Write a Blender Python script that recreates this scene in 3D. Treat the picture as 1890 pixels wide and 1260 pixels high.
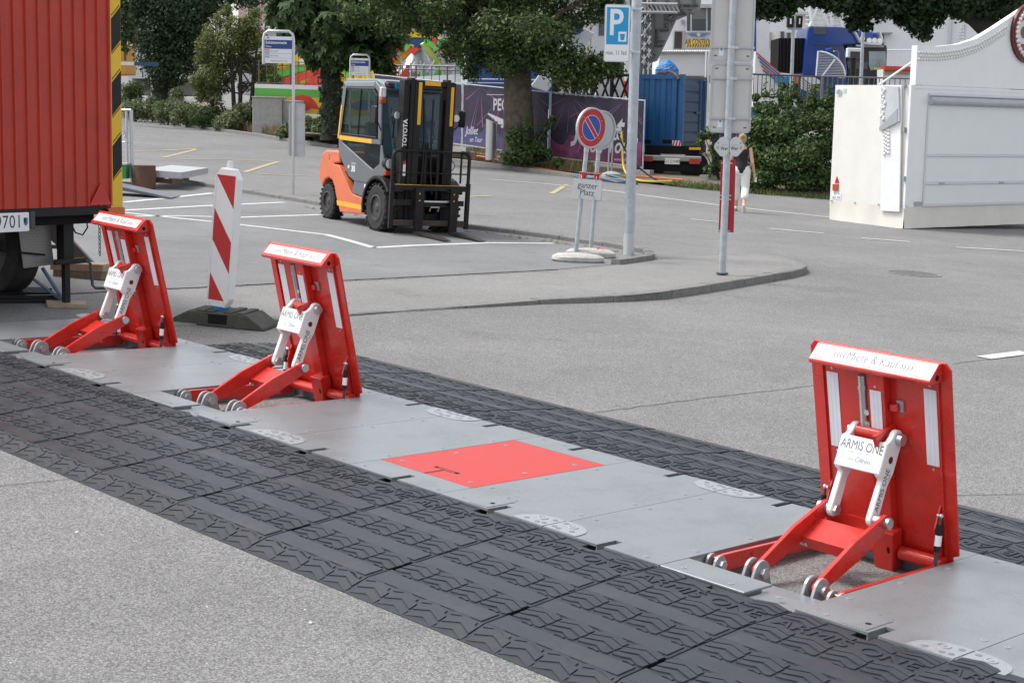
import bpy, bmesh, math, random
import numpy as np
from mathutils import Matrix, Vector

for o in list(bpy.data.objects):
    bpy.data.objects.remove(o)
SC = bpy.context.scene
COL = SC.collection
RAD = math.radians

# ---------------------------------------------------------------- camera
F_PX, PITCH, ROLL, CAM_H = 2971.4, .150209, .0629876, 2.11
_fw = np.array([0, math.cos(PITCH), -math.sin(PITCH)])
_rt = np.array([1., 0, 0])
_up = np.cross(_rt, _fw)
_r = _rt * math.cos(ROLL) + _up * math.sin(ROLL)
_u = -_rt * math.sin(ROLL) + _up * math.cos(ROLL)
_C = np.array([0, 0, CAM_H])
cam = bpy.data.cameras.new('camera')
cam.sensor_width = 36.0
cam.lens = 36.0 * F_PX / 1890.0
cam.clip_start = .1
cam.clip_end = 2000
camo = bpy.data.objects.new('camera', cam)
COL.objects.link(camo)
camo.matrix_world = Matrix(((_r[0], _u[0], -_fw[0], _C[0]), (_r[1], _u[1], -_fw[1], _C[1]),
                            (_r[2], _u[2], -_fw[2], _C[2]), (0, 0, 0, 1)))
SC.camera = camo
SC.render.resolution_x, SC.render.resolution_y = 1024, 682

# ---------------------------------------------------------------- sky, sun, exposure
SUN_EL, SUN_AZ = RAD(57), RAD(281)          # azimuth clockwise from +Y: from the left, a little beyond the strip
w = bpy.data.worlds.new('World')
SC.world = w
w.use_nodes = True
nt = w.node_tree
bg = nt.nodes['Background']
sky = nt.nodes.new('ShaderNodeTexSky')
sky.sky_type = 'NISHITA'
sky.sun_disc = False
sky.sun_elevation = SUN_EL
sky.sun_rotation = SUN_AZ
sky.altitude = 400
sky.air_density = 1.0
sky.dust_density = 3.0
hs = nt.nodes.new('ShaderNodeHueSaturation')
hs.inputs['Saturation'].default_value = .22
nt.links.new(sky.outputs[0], hs.inputs['Color'])
nt.links.new(hs.outputs[0], bg.inputs['Color'])
bg.inputs['Strength'].default_value = .15
sun = bpy.data.lights.new('sun', 'SUN')
sun.energy = 1.5
sun.angle = RAD(15)
sun.color = (1, .965, .92)
suno = bpy.data.objects.new('sun', sun)
COL.objects.link(suno)
sd = Vector((math.sin(SUN_AZ) * math.cos(SUN_EL), math.cos(SUN_AZ) * math.cos(SUN_EL), math.sin(SUN_EL)))
suno.rotation_euler = sd.to_track_quat('Z', 'Y').to_euler()
suno.location = (-20, -20, 40)
vs = SC.view_settings
vs.view_transform = 'Standard'
vs.look = 'None'
vs.exposure = .88
vs.gamma = 1

# ---------------------------------------------------------------- pixels of the photograph -> places
UPV = Vector((-.04056, .00968, .99913)).normalized()      # plumb line: the street falls a little to the right
def lean():
    q = Vector((0, 0, 1)).rotation_difference(UPV)
    return q.to_matrix().to_4x4()
LEAN = lean()
def ray(px, py):
    d = _fw * F_PX + _r * (px - 945) - _u * (py - 630)
    return d
def G(px, py, z=0.):
    d = ray(px, py)
    p = _C + d * ((z - CAM_H) / d[2])
    return Vector(p)
def D(px, py, Y):
    d = ray(px, py)
    return Vector(_C + d * (Y / d[1]))
class Frame:
    """A standing place: origin on the ground, heading, plumb or square to the ground."""
    def __init__(s, o, rz=0., plumb=True):
        s.o = Vector(o)
        s.m = Matrix.Translation(s.o) @ (LEAN if plumb else Matrix()) @ Matrix.Rotation(rz, 4, 'Z')
        s.i = s.m.inverted()
    def px(s, px, py, y=0.):
        """where the sight line through a pixel meets the frame's plane at local depth y -> (x, z)"""
        a = s.i @ Vector(_C)
        b = s.i @ Vector(_C + ray(px, py))
        t = (y - a.y) / (b.y - a.y)
        p = a + (b - a) * t
        return p.x, p.z
    def pz(s, px, py, x=0.):
        """the same on the plane at local x -> (y, z)"""
        a = s.i @ Vector(_C)
        b = s.i @ Vector(_C + ray(px, py))
        t = (x - a.x) / (b.x - a.x)
        p = a + (b - a) * t
        return p.y, p.z

# ---------------------------------------------------------------- materials
MATS = {}
def mat(name, rgb, rough=.5, metal=0., var=.0, vscale=4., bump=0., bscale=60., coat=0., spec=.5,
        rvar=0., trans=0., rand=0., dirt=0., dscale=1.5, dcol=(.05, .045, .04), scratch=0.):
    if name in MATS:
        return MATS[name]
    m = bpy.data.materials.new(name)
    m.use_nodes = True
    n = m.node_tree.nodes
    l = m.node_tree.links
    b = n['Principled BSDF']
    b.inputs['Base Color'].default_value = (*rgb, 1)
    b.inputs['Roughness'].default_value = rough
    b.inputs['Metallic'].default_value = metal
    b.inputs['Specular IOR Level'].default_value = spec
    b.inputs['Coat Weight'].default_value = coat
    b.inputs['Coat Roughness'].default_value = .12
    if trans:
        b.inputs['Transmission Weight'].default_value = trans
    tc = n.new('ShaderNodeTexCoord')
    col = None
    if var or rvar or rand:
        no = n.new('ShaderNodeTexNoise')
        no.inputs['Scale'].default_value = vscale
        no.inputs['Detail'].default_value = 6
        no.inputs['Roughness'].default_value = .65
        l.new(tc.outputs['Object'], no.inputs['Vector'])
        mr = n.new('ShaderNodeMapRange')
        mr.inputs['From Min'].default_value = .3
        mr.inputs['From Max'].default_value = .7
        mr.inputs['To Min'].default_value = 1 - var
        mr.inputs['To Max'].default_value = 1 + var
        l.new(no.outputs['Fac'], mr.inputs['Value'])
        fac = mr.outputs[0]
        if rand:
            oi = n.new('ShaderNodeObjectInfo')
            m2 = n.new('ShaderNodeMapRange')
            m2.inputs['To Min'].default_value = 1 - rand
            m2.inputs['To Max'].default_value = 1 + rand
            l.new(oi.outputs['Random'], m2.inputs['Value'])
            mu = n.new('ShaderNodeMath')
            mu.operation = 'MULTIPLY'
            l.new(fac, mu.inputs[0])
            l.new(m2.outputs[0], mu.inputs[1])
            fac = mu.outputs[0]
        sc = n.new('ShaderNodeVectorMath')
        sc.operation = 'SCALE'
        sc.inputs[0].default_value = rgb
        l.new(fac, sc.inputs['Scale'])
        col = sc.outputs[0]
        if rvar:
            rr = n.new('ShaderNodeMapRange')
            rr.inputs['From Min'].default_value = .3
            rr.inputs['From Max'].default_value = .7
            rr.inputs['To Min'].default_value = max(.03, rough - rvar)
            rr.inputs['To Max'].default_value = min(1, rough + rvar)
            l.new(no.outputs['Fac'], rr.inputs['Value'])
            l.new(rr.outputs[0], b.inputs['Roughness'])
    if dirt:
        nd = n.new('ShaderNodeTexNoise')
        nd.inputs['Scale'].default_value = dscale
        nd.inputs['Detail'].default_value = 8
        nd.inputs['Roughness'].default_value = .7
        l.new(tc.outputs['Object'], nd.inputs['Vector'])
        cr = n.new('ShaderNodeMapRange')
        cr.inputs['From Min'].default_value = .48
        cr.inputs['From Max'].default_value = .75
        cr.inputs['To Max'].default_value = dirt
        l.new(nd.outputs['Fac'], cr.inputs['Value'])
        mx = n.new('ShaderNodeMix')
        mx.data_type = 'RGBA'
        if col:
            l.new(col, mx.inputs['A'])
        else:
            mx.inputs['A'].default_value = (*rgb, 1)
        mx.inputs['B'].default_value = (*dcol, 1)
        l.new(cr.outputs[0], mx.inputs['Factor'])
        col = mx.outputs['Result']
    if scratch:
        for k_, (rot, sx) in enumerate(((.35, 1.6), (-.9, 1.1), (1.45, 2.2))):
            mp = n.new('ShaderNodeMapping')
            mp.inputs['Rotation'].default_value = (0, 0, rot)
            mp.inputs['Scale'].default_value = (sx, 95, 1)
            l.new(tc.outputs['Object'], mp.inputs['Vector'])
            ns = n.new('ShaderNodeTexNoise')
            ns.inputs['Scale'].default_value = 1.7
            ns.inputs['Detail'].default_value = 3
            l.new(mp.outputs[0], ns.inputs['Vector'])
            sr_ = n.new('ShaderNodeMapRange')
            sr_.inputs['From Min'].default_value = .68
            sr_.inputs['From Max'].default_value = .76
            sr_.inputs['To Max'].default_value = scratch
            l.new(ns.outputs['Fac'], sr_.inputs['Value'])
            mx = n.new('ShaderNodeMix')
            mx.data_type = 'RGBA'
            if col:
                l.new(col, mx.inputs['A'])
            else:
                mx.inputs['A'].default_value = (*rgb, 1)
            c_ = 1.75 if k_ != 1 else .45
            mx.inputs['B'].default_value = (*[min(.8, x * c_ + (.03 if k_ != 1 else 0)) for x in rgb], 1)
            l.new(sr_.outputs[0], mx.inputs['Factor'])
            col = mx.outputs['Result']
    if col:
        l.new(col, b.inputs['Base Color'])
    if bump:
        nb = n.new('ShaderNodeTexNoise')
        nb.inputs['Scale'].default_value = bscale
        nb.inputs['Detail'].default_value = 4
        l.new(tc.outputs['Object'], nb.inputs['Vector'])
        bp = n.new('ShaderNodeBump')
        bp.inputs['Strength'].default_value = bump
        bp.inputs['Distance'].default_value = .01
        l.new(nb.outputs['Fac'], bp.inputs['Height'])
        l.new(bp.outputs[0], b.inputs['Normal'])
    MATS[name] = m
    return m

def asphalt(name, tone, contrast, scale, patch=.12, warm=(1.0, .988, .972)):
    """aggregate in bitumen: two sizes of stones, large worn patches, faint oil stains"""
    m = bpy.data.materials.new(name)
    m.use_nodes = True
    n = m.node_tree.nodes
    l = m.node_tree.links
    b = n['Principled BSDF']
    b.inputs['Roughness'].default_value = .85
    b.inputs['Specular IOR Level'].default_value = .3
    tc = n.new('ShaderNodeTexCoord')
    def vor(s):
        v = n.new('ShaderNodeTexVoronoi')
        v.inputs['Scale'].default_value = s
        l.new(tc.outputs['Object'], v.inputs['Vector'])
        return v
    def noise(s, d=5, r=.6):
        v = n.new('ShaderNodeTexNoise')
        v.inputs['Scale'].default_value = s
        v.inputs['Detail'].default_value = d
        v.inputs['Roughness'].default_value = r
        l.new(tc.outputs['Object'], v.inputs['Vector'])
        return v
    def rng(src, a, c, lo, hi):
        q = n.new('ShaderNodeMapRange')
        for k, x in zip(('From Min', 'From Max', 'To Min', 'To Max'), (a, c, lo, hi)):
            q.inputs[k].default_value = x
        l.new(src, q.inputs['Value'])
        return q.outputs[0]
    def mul(a, c):
        q = n.new('ShaderNodeMath')
        q.operation = 'MULTIPLY'
        l.new(a, q.inputs[0])
        l.new(c, q.inputs[1])
        return q.outputs[0]
    v1 = vor(scale)
    sep = n.new('ShaderNodeSeparateColor')
    l.new(v1.outputs['Color'], sep.inputs[0])
    stones = rng(sep.outputs[0], 0, 1, 1 - contrast, 1 + contrast)
    v2 = vor(scale * 2.6)
    sep2 = n.new('ShaderNodeSeparateColor')
    l.new(v2.outputs['Color'], sep2.inputs[0])
    fine = rng(sep2.outputs[1], 0, 1, 1 - contrast * .7, 1 + contrast * .7)
    gap = rng(v1.outputs['Distance'], .25, .7, 1.06, 1 - contrast * .9)
    big = rng(noise(.35, 7, .62).outputs['Fac'], .3, .7, 1 - patch, 1 + patch)
    mid = rng(noise(2.3, 5, .7).outputs['Fac'], .3, .7, 1 - patch * .5, 1 + patch * .5)
    oil = rng(noise(1.1, 4, .6).outputs['Fac'], .60, .76, 1.0, .76)
    spot = rng(noise(5.0, 3, .5).outputs['Fac'], .70, .78, 1.0, .72)
    f = mul(mul(mul(stones, fine), mul(gap, big)), mul(mul(mid, spot), oil))
    sc = n.new('ShaderNodeVectorMath')
    sc.operation = 'SCALE'
    sc.inputs[0].default_value = tuple(tone * x for x in warm)
    l.new(f, sc.inputs['Scale'])
    l.new(sc.outputs[0], b.inputs['Base Color'])
    bp = n.new('ShaderNodeBump')
    bp.inputs['Strength'].default_value = .35
    bp.inputs['Distance'].default_value = .006
    l.new(stones, bp.inputs['Height'])
    l.new(bp.outputs[0], b.inputs['Normal'])
    MATS[name] = m
    return m

def glass_mat(name, tint=(.03, .04, .045), alpha=.55, rough=.03):
    """window pane: mostly see-through, with a glossy reflection"""
    if name in MATS:
        return MATS[name]
    m = bpy.data.materials.new(name)
    m.use_nodes = True
    n = m.node_tree.nodes
    l = m.node_tree.links
    out = n['Material Output']
    b = n['Principled BSDF']
    b.inputs['Base Color'].default_value = (*tint, 1)
    b.inputs['Roughness'].default_value = rough
    tr = n.new('ShaderNodeBsdfTransparent')
    tr.inputs['Color'].default_value = (.75, .82, .82, 1)
    mx = n.new('ShaderNodeMixShader')
    mx.inputs[0].default_value = alpha
    l.new(tr.outputs[0], mx.inputs[1])
    l.new(b.outputs[0], mx.inputs[2])
    l.new(mx.outputs[0], out.inputs['Surface'])
    MATS[name] = m
    return m

def leaf_mat(name, a, b_, c=None, rough=.55):
    """two greens mixed leaf by leaf, with light coming through"""
    m = bpy.data.materials.new(name)
    m.use_nodes = True
    n = m.node_tree.nodes
    l = m.node_tree.links
    out = n['Material Output']
    p = n['Principled BSDF']
    p.inputs['Roughness'].default_value = rough
    p.inputs['Specular IOR Level'].default_value = .35
    ge = n.new('ShaderNodeNewGeometry')
    cr = n.new('ShaderNodeValToRGB')
    cr.color_ramp.elements[0].color = (*a, 1)
    cr.color_ramp.elements[1].color = (*b_, 1)
    if c:
        e = cr.color_ramp.elements.new(.9)
        e.color = (*b_, 1)
        cr.color_ramp.elements[2].color = (*c, 1)
    l.new(ge.outputs['Random Per Island'], cr.inputs['Fac'])
    l.new(cr.outputs[0], p.inputs['Base Color'])
    t = n.new('ShaderNodeBsdfTranslucent')
    l.new(cr.outputs[0], t.inputs['Color'])
    mx = n.new('ShaderNodeMixShader')
    mx.inputs[0].default_value = .36
    l.new(p.outputs[0], mx.inputs[1])
    l.new(t.outputs[0], mx.inputs[2])
    l.new(mx.outputs[0], out.inputs['Surface'])
    MATS[name] = m
    return m

# ---------------------------------------------------------------- mesh building
def V(*a):
    return Vector(a if len(a) == 3 else a[0])
class MB:
    def __init__(s):
        s.v = []
        s.f = []
    def add(s, vs, fs):
        k = len(s.v)
        s.v += [tuple(x) for x in vs]
        s.f += [tuple(i + k for i in q) for q in fs]
        return s
    def box(s, x0, x1, y0, y1, z0, z1):
        return s.add([(x0, y0, z0), (x1, y0, z0), (x1, y1, z0), (x0, y1, z0),
                      (x0, y0, z1), (x1, y0, z1), (x1, y1, z1), (x0, y1, z1)],
                     [(3, 2, 1, 0), (4, 5, 6, 7), (0, 1, 5, 4), (1, 2, 6, 5), (2, 3, 7, 6), (3, 0, 4, 7)])
    def ext(s, poly, o, ex, ey, n, t0, t1):
        """extrude a flat outline lying in the plane o, ex, ey along n from t0 to t1"""
        o, ex, ey, n = V(o), V(ex), V(ey), V(n)
        k = len(poly)
        a = sum(poly[i][0] * poly[(i + 1) % k][1] - poly[(i + 1) % k][0] * poly[i][1] for i in range(k))
        if (a < 0) != (ex.cross(ey).dot(n) * (t1 - t0) < 0):
            poly = poly[::-1]
        lo = [o + ex * p + ey * q + n * t0 for p, q in poly]
        hi = [o + ex * p + ey * q + n * t1 for p, q in poly]
        return s.add(lo + hi, [tuple(range(k - 1, -1, -1)), tuple(range(k, 2 * k))] +
                     [(i, (i + 1) % k, k + (i + 1) % k, k + i) for i in range(k)])
    def prx(s, poly, x0, x1):   # outline in (y, z)
        return s.ext(poly, (0, 0, 0), (0, 1, 0), (0, 0, 1), (1, 0, 0), x0, x1)
    def pry(s, poly, y0, y1):   # outline in (x, z)
        return s.ext(poly, (0, 0, 0), (1, 0, 0), (0, 0, 1), (0, 1, 0), y0, y1)
    def prz(s, poly, z0, z1):   # outline in (x, y)
        return s.ext(poly, (0, 0, 0), (1, 0, 0), (0, 1, 0), (0, 0, 1), z0, z1)
    def tube(s, pts, r, n=8, closed=False):
        pts = [V(p) for p in pts]
        rs = r if isinstance(r, (list, tuple)) else [r] * len(pts)
        k = len(pts)
        vs, fs = [], []
        prev = None
        for i, p in enumerate(pts):
            a = pts[i - 1] if (i > 0 or closed) else p
            b = pts[(i + 1) % k] if (i < k - 1 or closed) else p
            t = (b - a).normalized()
            if prev is None:
                h = Vector((0, 0, 1)) if abs(t.z) < .9 else Vector((1, 0, 0))
                e = t.cross(h).normalized()
            else:
                e = (prev - t * prev.dot(t)).normalized()
            prev = e
            g = t.cross(e)
            for j in range(n):
                w_ = 2 * math.pi * j / n
                vs.append(p + (e * math.cos(w_) + g * math.sin(w_)) * rs[i])
        for i in range(k if closed else k - 1):
            for j in range(n):
                a = i * n + j
                b = i * n + (j + 1) % n
                c = ((i + 1) % k) * n + (j + 1) % n
                d = ((i + 1) % k) * n + j
                fs.append((a, b, c, d))
        if not closed:
            fs.append(tuple(range(n - 1, -1, -1)))
            fs.append(tuple(range((k - 1) * n, k * n)))
        return s.add(vs, fs)
    def cyl(s, p0, p1, r, r1=None, n=16):
        return s.tube([p0, p1], [r, r if r1 is None else r1], n)
    def disc(s, c, nrm, r, t, n=24, sx=1.0):
        c, nrm = V(c), V(nrm).normalized()
        return s.cyl(c - nrm * t / 2, c + nrm * t / 2, r, n=n)
    def lathe(s, prof, n=20, o=(0, 0, 0)):
        k = len(prof)
        vs = [(o[0] + r * math.cos(2 * math.pi * j / n), o[1] + r * math.sin(2 * math.pi * j / n), o[2] + z)
              for r, z in prof for j in range(n)]
        fs = [(i * n + j, i * n + (j + 1) % n, (i + 1) * n + (j + 1) % n, (i + 1) * n + j)
              for i in range(k - 1) for j in range(n)]
        fs.append(tuple(range(n - 1, -1, -1)))
        fs.append(tuple(range((k - 1) * n, k * n)))
        return s.add(vs, fs)
    def ball(s, c, rx, ry, rz, n=14, m=9):
        vs = [(c[0], c[1], c[2] - rz)]
        for i in range(1, m):
            a = -math.pi / 2 + math.pi * i / m
            for j in range(n):
                t = 2 * math.pi * j / n
                vs.append((c[0] + rx * math.cos(a) * math.cos(t), c[1] + ry * math.cos(a) * math.sin(t), c[2] + rz * math.sin(a)))
        vs.append((c[0], c[1], c[2] + rz))
        fs = [(0, 1 + (j + 1) % n, 1 + j) for j in range(n)]
        for i in range(m - 2):
            for j in range(n):
                a = 1 + i * n + j
                b = 1 + i * n + (j + 1) % n
                fs.append((a, b, b + n, a + n))
        t = len(vs) - 1
        b0 = 1 + (m - 2) * n
        fs += [(b0 + j, b0 + (j + 1) % n, t) for j in range(n)]
        return s.add(vs, fs)
    def frame(s, outer, inner, o, ex, ey, n, t0, t1):
        """flat ring between two outlines with the same number of points"""
        o, ex, ey, n = V(o), V(ex), V(ey), V(n)
        k = len(outer)
        q = []
        for t in (t0, t1):
            q += [o + ex * p + ey * r + n * t for p, r in outer]
            q += [o + ex * p + ey * r + n * t for p, r in inner]
        fs = []
        for i in range(k):
            j = (i + 1) % k
            fs += [(i, j, k + j, k + i), (2 * k + i, 3 * k + i, 3 * k + j, 2 * k + j),
                   (i, 2 * k + i, 2 * k + j, j), (k + i, k + j, 3 * k + j, 3 * k + i)]
        return s.add(q, fs)
    def mesh(s, name, m, smooth=False):
        me = bpy.data.meshes.new(name)
        me.from_pydata(s.v, [], s.f)
        b = bmesh.new()
        b.from_mesh(me)
        bmesh.ops.recalc_face_normals(b, faces=b.faces)
        b.to_mesh(me)
        b.free()
        if smooth:
            me.polygons.foreach_set('use_smooth', [True] * len(me.polygons))
            me.set_sharp_from_angle(angle=RAD(38))
        if m:
            me.materials.append(m)
        return me
    def build(s, name, m, parent=None, bevel=0., smooth=False, seg=1):
        o = bpy.data.objects.new(name, s.mesh(name, m, smooth))
        COL.objects.link(o)
        if parent:
            o.parent = parent
        if bevel:
            bv = o.modifiers.new('bevel', 'BEVEL')
            bv.width = bevel
            bv.segments = seg
            bv.limit_method = 'ANGLE'
            bv.angle_limit = RAD(40)
        return o

def tag(o, label=None, cat=None, group=None, kind=None):
    if label:
        o['label'] = label
    if cat:
        o['category'] = cat
    if group:
        o['group'] = group
    if kind:
        o['kind'] = kind
    return o
def thing(name, label, cat, loc=(0, 0, 0), rz=0., plumb=False, group=None, m=None):
    o = bpy.data.objects.new(name, None)
    COL.objects.link(o)
    o.empty_display_size = .1
    o.matrix_world = m if m is not None else (Matrix.Translation(V(loc)) @ (LEAN if plumb else Matrix()) @ Matrix.Rotation(rz, 4, 'Z'))
    return tag(o, label, cat, group)
def linked(name, me, parent=None):
    o = bpy.data.objects.new(name, me)
    COL.objects.link(o)
    if parent:
        o.parent = parent
    return o
def copy_tree(o, parent=None):
    c = o.copy()
    COL.objects.link(c)
    c.parent = parent
    for ch in list(o.children):
        copy_tree(ch, c)
    return c
_TXT = {}
def text_mesh(s, m, size=1., bold=0., align='CENTER', ext=0., shear=0., res=3, space=1., xs=1.):
    key = (s, m.name, size, bold, align, ext, shear, space, xs)
    if key in _TXT:
        return _TXT[key]
    c = bpy.data.curves.new('lettering', 'FONT')
    c.body = s
    c.size = size
    c.align_x = align
    c.align_y = 'CENTER'
    c.offset = bold
    c.extrude = ext
    c.shear = shear
    c.space_character = space
    c.space_line = .85
    c.resolution_u = res
    o = bpy.data.objects.new('lettering', c)
    COL.objects.link(o)
    bpy.context.view_layer.update()
    me = bpy.data.meshes.new_from_object(o.evaluated_get(bpy.context.evaluated_depsgraph_get()))
    bpy.data.objects.remove(o)
    bpy.data.curves.remove(c)
    me.materials.clear()
    me.materials.append(m)
    if xs != 1:
        me.transform(Matrix.Diagonal((xs, 1, 1, 1)))
    _TXT[key] = me
    return me
def text(s, m, parent, o, ex, ey, name='lettering', **k):
    """lettering laid flat on a surface: baseline along ex, upright along ey"""
    ob = bpy.data.objects.new(name, text_mesh(s, m, **k))
    COL.objects.link(ob)
    ex, ey = V(ex).normalized(), V(ey).normalized()
    n = ex.cross(ey)
    o = V(o)
    ob.matrix_local = Matrix(((ex.x, ey.x, n.x, o.x), (ex.y, ey.y, n.y, o.y), (ex.z, ey.z, n.z, o.z), (0, 0, 0, 1)))
    if parent:
        ob.parent = parent
    return ob
def rrect(x0, x1, y0, y1, r, n=4):
    p = []
    for cx, cy, a in ((x1 - r, y1 - r, 0), (x0 + r, y1 - r, 90), (x0 + r, y0 + r, 180), (x1 - r, y0 + r, 270)):
        for i in range(n + 1):
            t = RAD(a + 90 * i / n)
            p.append((cx + r * math.cos(t), cy + r * math.sin(t)))
    return p
def circ(cx, cy, r, n=24, ry=None, a0=0., a1=360.):
    full = abs(a1 - a0) >= 360
    return [(cx + r * math.cos(RAD(a0 + (a1 - a0) * i / (n if full else n - 1))),
             cy + (ry or r) * math.sin(RAD(a0 + (a1 - a0) * i / (n if full else n - 1)))) for i in range(n)]
X, Y, Z = Vector((1, 0, 0)), Vector((0, 1, 0)), Vector((0, 0, 1))

# ---------------------------------------------------------------- palette
red_paint = mat('red_paint', (.57, .025, .016), .30, var=.10, vscale=6, coat=.25, rvar=.14, dirt=.45, dscale=9, dcol=(.24, .02, .016))
white_paint = mat('white_paint', (.78, .79, .79), .38, var=.04, vscale=5, dirt=.25, dscale=11, dcol=(.5, .48, .46))
off_white = mat('off_white', (.74, .75, .73), .45, var=.04, vscale=1.2)
galv = mat('galvanised_steel', (.40, .42, .43), .5, metal=.45, var=.12, vscale=26, rvar=.12)
galv_light = mat('galvanised_bracket', (.34, .36, .375), .42, metal=.35, var=.1, vscale=18, rvar=.1)
steel = mat('bright_steel', (.55, .56, .57), .32, metal=.8, var=.08, vscale=20)
pole_steel = mat('pole_steel', (.42, .46, .50), .5, metal=.35, var=.18, vscale=9, rvar=.1)
plate_grey = mat('plate_paint', (.235, .256, .268), .36, metal=.25, var=.07, vscale=140, rvar=.12, bump=.12, bscale=260, dirt=.6, dscale=3.2, dcol=(.15, .153, .153), scratch=.5)
plate_red = mat('plate_red', (.50, .024, .016), .42, var=.09, vscale=120, bump=.12, bscale=260, dirt=.35, dscale=4, dcol=(.36, .035, .025), scratch=.25)
rubber = mat('black_rubber', (.021, .026, .033), .55, spec=.45, var=.25, vscale=10, rvar=.1, bump=.15, bscale=120, rand=.15, dirt=.6, dscale=3.5, dcol=(.04, .042, .044))
rubber_bar = mat('worn_rubber', (.023, .028, .036), .48, spec=.5, var=.25, vscale=9, rvar=.1, rand=.12, dirt=.7, dscale=6, dcol=(.05, .049, .047))
black = mat('black_paint', (.010, .010, .011), .45, var=.2, vscale=8, spec=.3)
black_matt = mat('black_matt', (.010, .010, .011), .85, spec=.2)
dark_grey = mat('dark_grey', (.05, .053, .058), .5, var=.1)
ink = mat('ink', (.03, .03, .035), .6)
ink_grey = mat('ink_grey', (.19, .195, .205), .6)
blue_sign = mat('sign_blue', (.004, .30, .62), .35)
navy = mat('sign_navy', (.012, .045, .20), .4)
sign_red = mat('sign_red', (.50, .012, .015), .4)
sign_white = mat('sign_white', (.80, .81, .82), .4)
sign_back = mat('sign_back', (.56, .56, .545), .55, var=.04, vscale=3, dirt=.15)
yellow = mat('yellow_paint', (.75, .40, .012), .45, var=.06, vscale=5)
concrete = mat('concrete', (.36, .36, .345), .9, var=.16, vscale=6, bump=.4, bscale=40, dirt=.4, dscale=2, dcol=(.18, .175, .165))
tyre = mat('tyre_rubber', (.018, .018, .019), .8, var=.3, vscale=12, bump=.3, bscale=60, dirt=.5, dscale=6, dcol=(.06, .055, .05))
wood = mat('wood', (.33, .25, .17), .8, var=.2, vscale=11, bump=.3, bscale=70)
wood_dark = mat('dark_wood', (.16, .125, .09), .85, var=.25, vscale=11, bump=.3, bscale=70)
# ================================================================ ground, kerbs, markings
asph = asphalt('asphalt_street', .235, .40, 128, .14)
asph_lot = asphalt('asphalt_lot', .205, .2, 150, .15, (.98, 1, 1.01))
asph_walk = asphalt('asphalt_walk', .25, .28, 130, .12, (1, .985, .955))
mark_white = mat('marking_white', (.58, .58, .57), .8, var=.1, vscale=7, dirt=.75, dscale=9, dcol=(.27, .27, .265))
mark_yellow = mat('marking_yellow', (.42, .36, .19), .8, var=.1, vscale=7, dirt=.9, dscale=6, dcol=(.22, .21, .18))
tar = mat('tar_joint', (.06, .06, .06), .8, var=.3, vscale=20)
granite = mat('granite_kerb', (.20, .197, .187), .9, var=.25, vscale=22, bump=.6, bscale=60, dirt=.6, dscale=5, dcol=(.12, .12, .11))
soil = mat('soil', (.16, .13, .09), .95, var=.35, vscale=5, bump=.6, bscale=25)

g = MB().add([(-260, -30, 0), (260, -30, 0), (260, 1500, 0), (-260, 1500, 0)], [(0, 1, 2, 3)]).build('ground', asph)
tag(g, 'grey street asphalt of the fairground', kind='structure')

def sheet(name, pts, z, m, kind='structure'):
    o = MB().add([G(*p, z) for p in pts], [tuple(range(len(pts)))]).build(name, m)
    return tag(o, kind=kind)
lot_front = [(60, 546), (190, 538), (306, 533), (423, 528), (504, 523), (637, 517), (760, 511), (1030, 497), (1127, 488), (1180, 482)]
lot_back = [(1200, 471), (1187, 467), (1148, 459), (1060, 447), (1000, 437), (870, 423), (720, 401), (583, 378), (440, 354), (333, 336), (200, 318), (-200, 300), (-900, 420)]
sheet('parking_lot', lot_front + lot_back, .004, asph_lot)

front = [(200, 606), (330, 599), (477, 593), (647, 581), (760, 572), (900, 562), (1000, 554), (1100, 549), (1169, 544), (1226, 538), (1290, 529),
         (1341, 521), (1400, 511), (1431, 506), (1462, 501), (1482, 496), (1490, 491)]
back = [(200, 545), (306, 537), (423, 532), (504, 527), (637, 521), (760, 515), (880, 509), (1000, 502), (1090, 495), (1150, 487), (1215, 480),
        (1270, 474), (1330, 471), (1390, 470), (1430, 472), (1462, 479), (1480, 486)]
def kz(i):
    return .012 + .075 * min(1, max(0, (i - 4) / 5.))
fp = [G(*p, kz(i)) for i, p in enumerate(front)]
bp_ = [G(*p, .008) for p in back]
n_ = len(fp)
mb = MB().add(fp + bp_, [(i, i + 1, n_ + i + 1, n_ + i) for i in range(n_ - 1)])
pav = tag(mb.build('pavement', asph_walk), kind='structure')
# kerb stones: split the front line into stones about a metre long
def resample(pts, step):
    out = [pts[0].copy()]
    acc = 0
    for a, b in zip(pts[:-1], pts[1:]):
        d = (b - a).length
        while acc + d >= step:
            t = (step - acc) / d
            a = a.lerp(b, t)
            out.append(a.copy())
            d = (b - a).length
            acc = 0
        acc += d
    out.append(pts[-1].copy())
    return out
def kerb_line(name, pts, wid, hfun, step, m, side=1, gap=.006):
    root = MB()
    rnd = random.Random(len(pts) + int(step * 10))
    line = resample(pts, step)
    ob = bpy.data.objects.new(name, None)
    COL.objects.link(ob)
    tag(ob, kind='structure')
    for i, (a, b) in enumerate(zip(line[:-1], line[1:])):
        d = (b - a)
        L_ = d.length
        if L_ < .05:
            continue
        d.normalize()
        nrm = Vector((-d.y, d.x, 0)) * side
        h0, h1 = hfun(a), hfun(b)
        j = rnd.uniform(-.004, .004)
        a2, b2 = a + d * gap, b - d * gap
        q = []
        for p, h in ((a2, h0), (b2, h1)):
            p = Vector((p.x, p.y, 0))
            q += [p + Z * -.05, p + nrm * wid + Z * -.05, p + nrm * wid + Z * (h + j), p + nrm * .012 + Z * (h + j), p + Z * (h + j - .015)]
        mb_ = MB().add(q, [(0, 1, 2, 3, 4), (9, 8, 7, 6, 5)] + [(k, k + 5, (k + 1) % 5 + 5, (k + 1) % 5) for k in range(5)])
        mb_.build('kerbstone', m, ob)
    return ob
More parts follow.
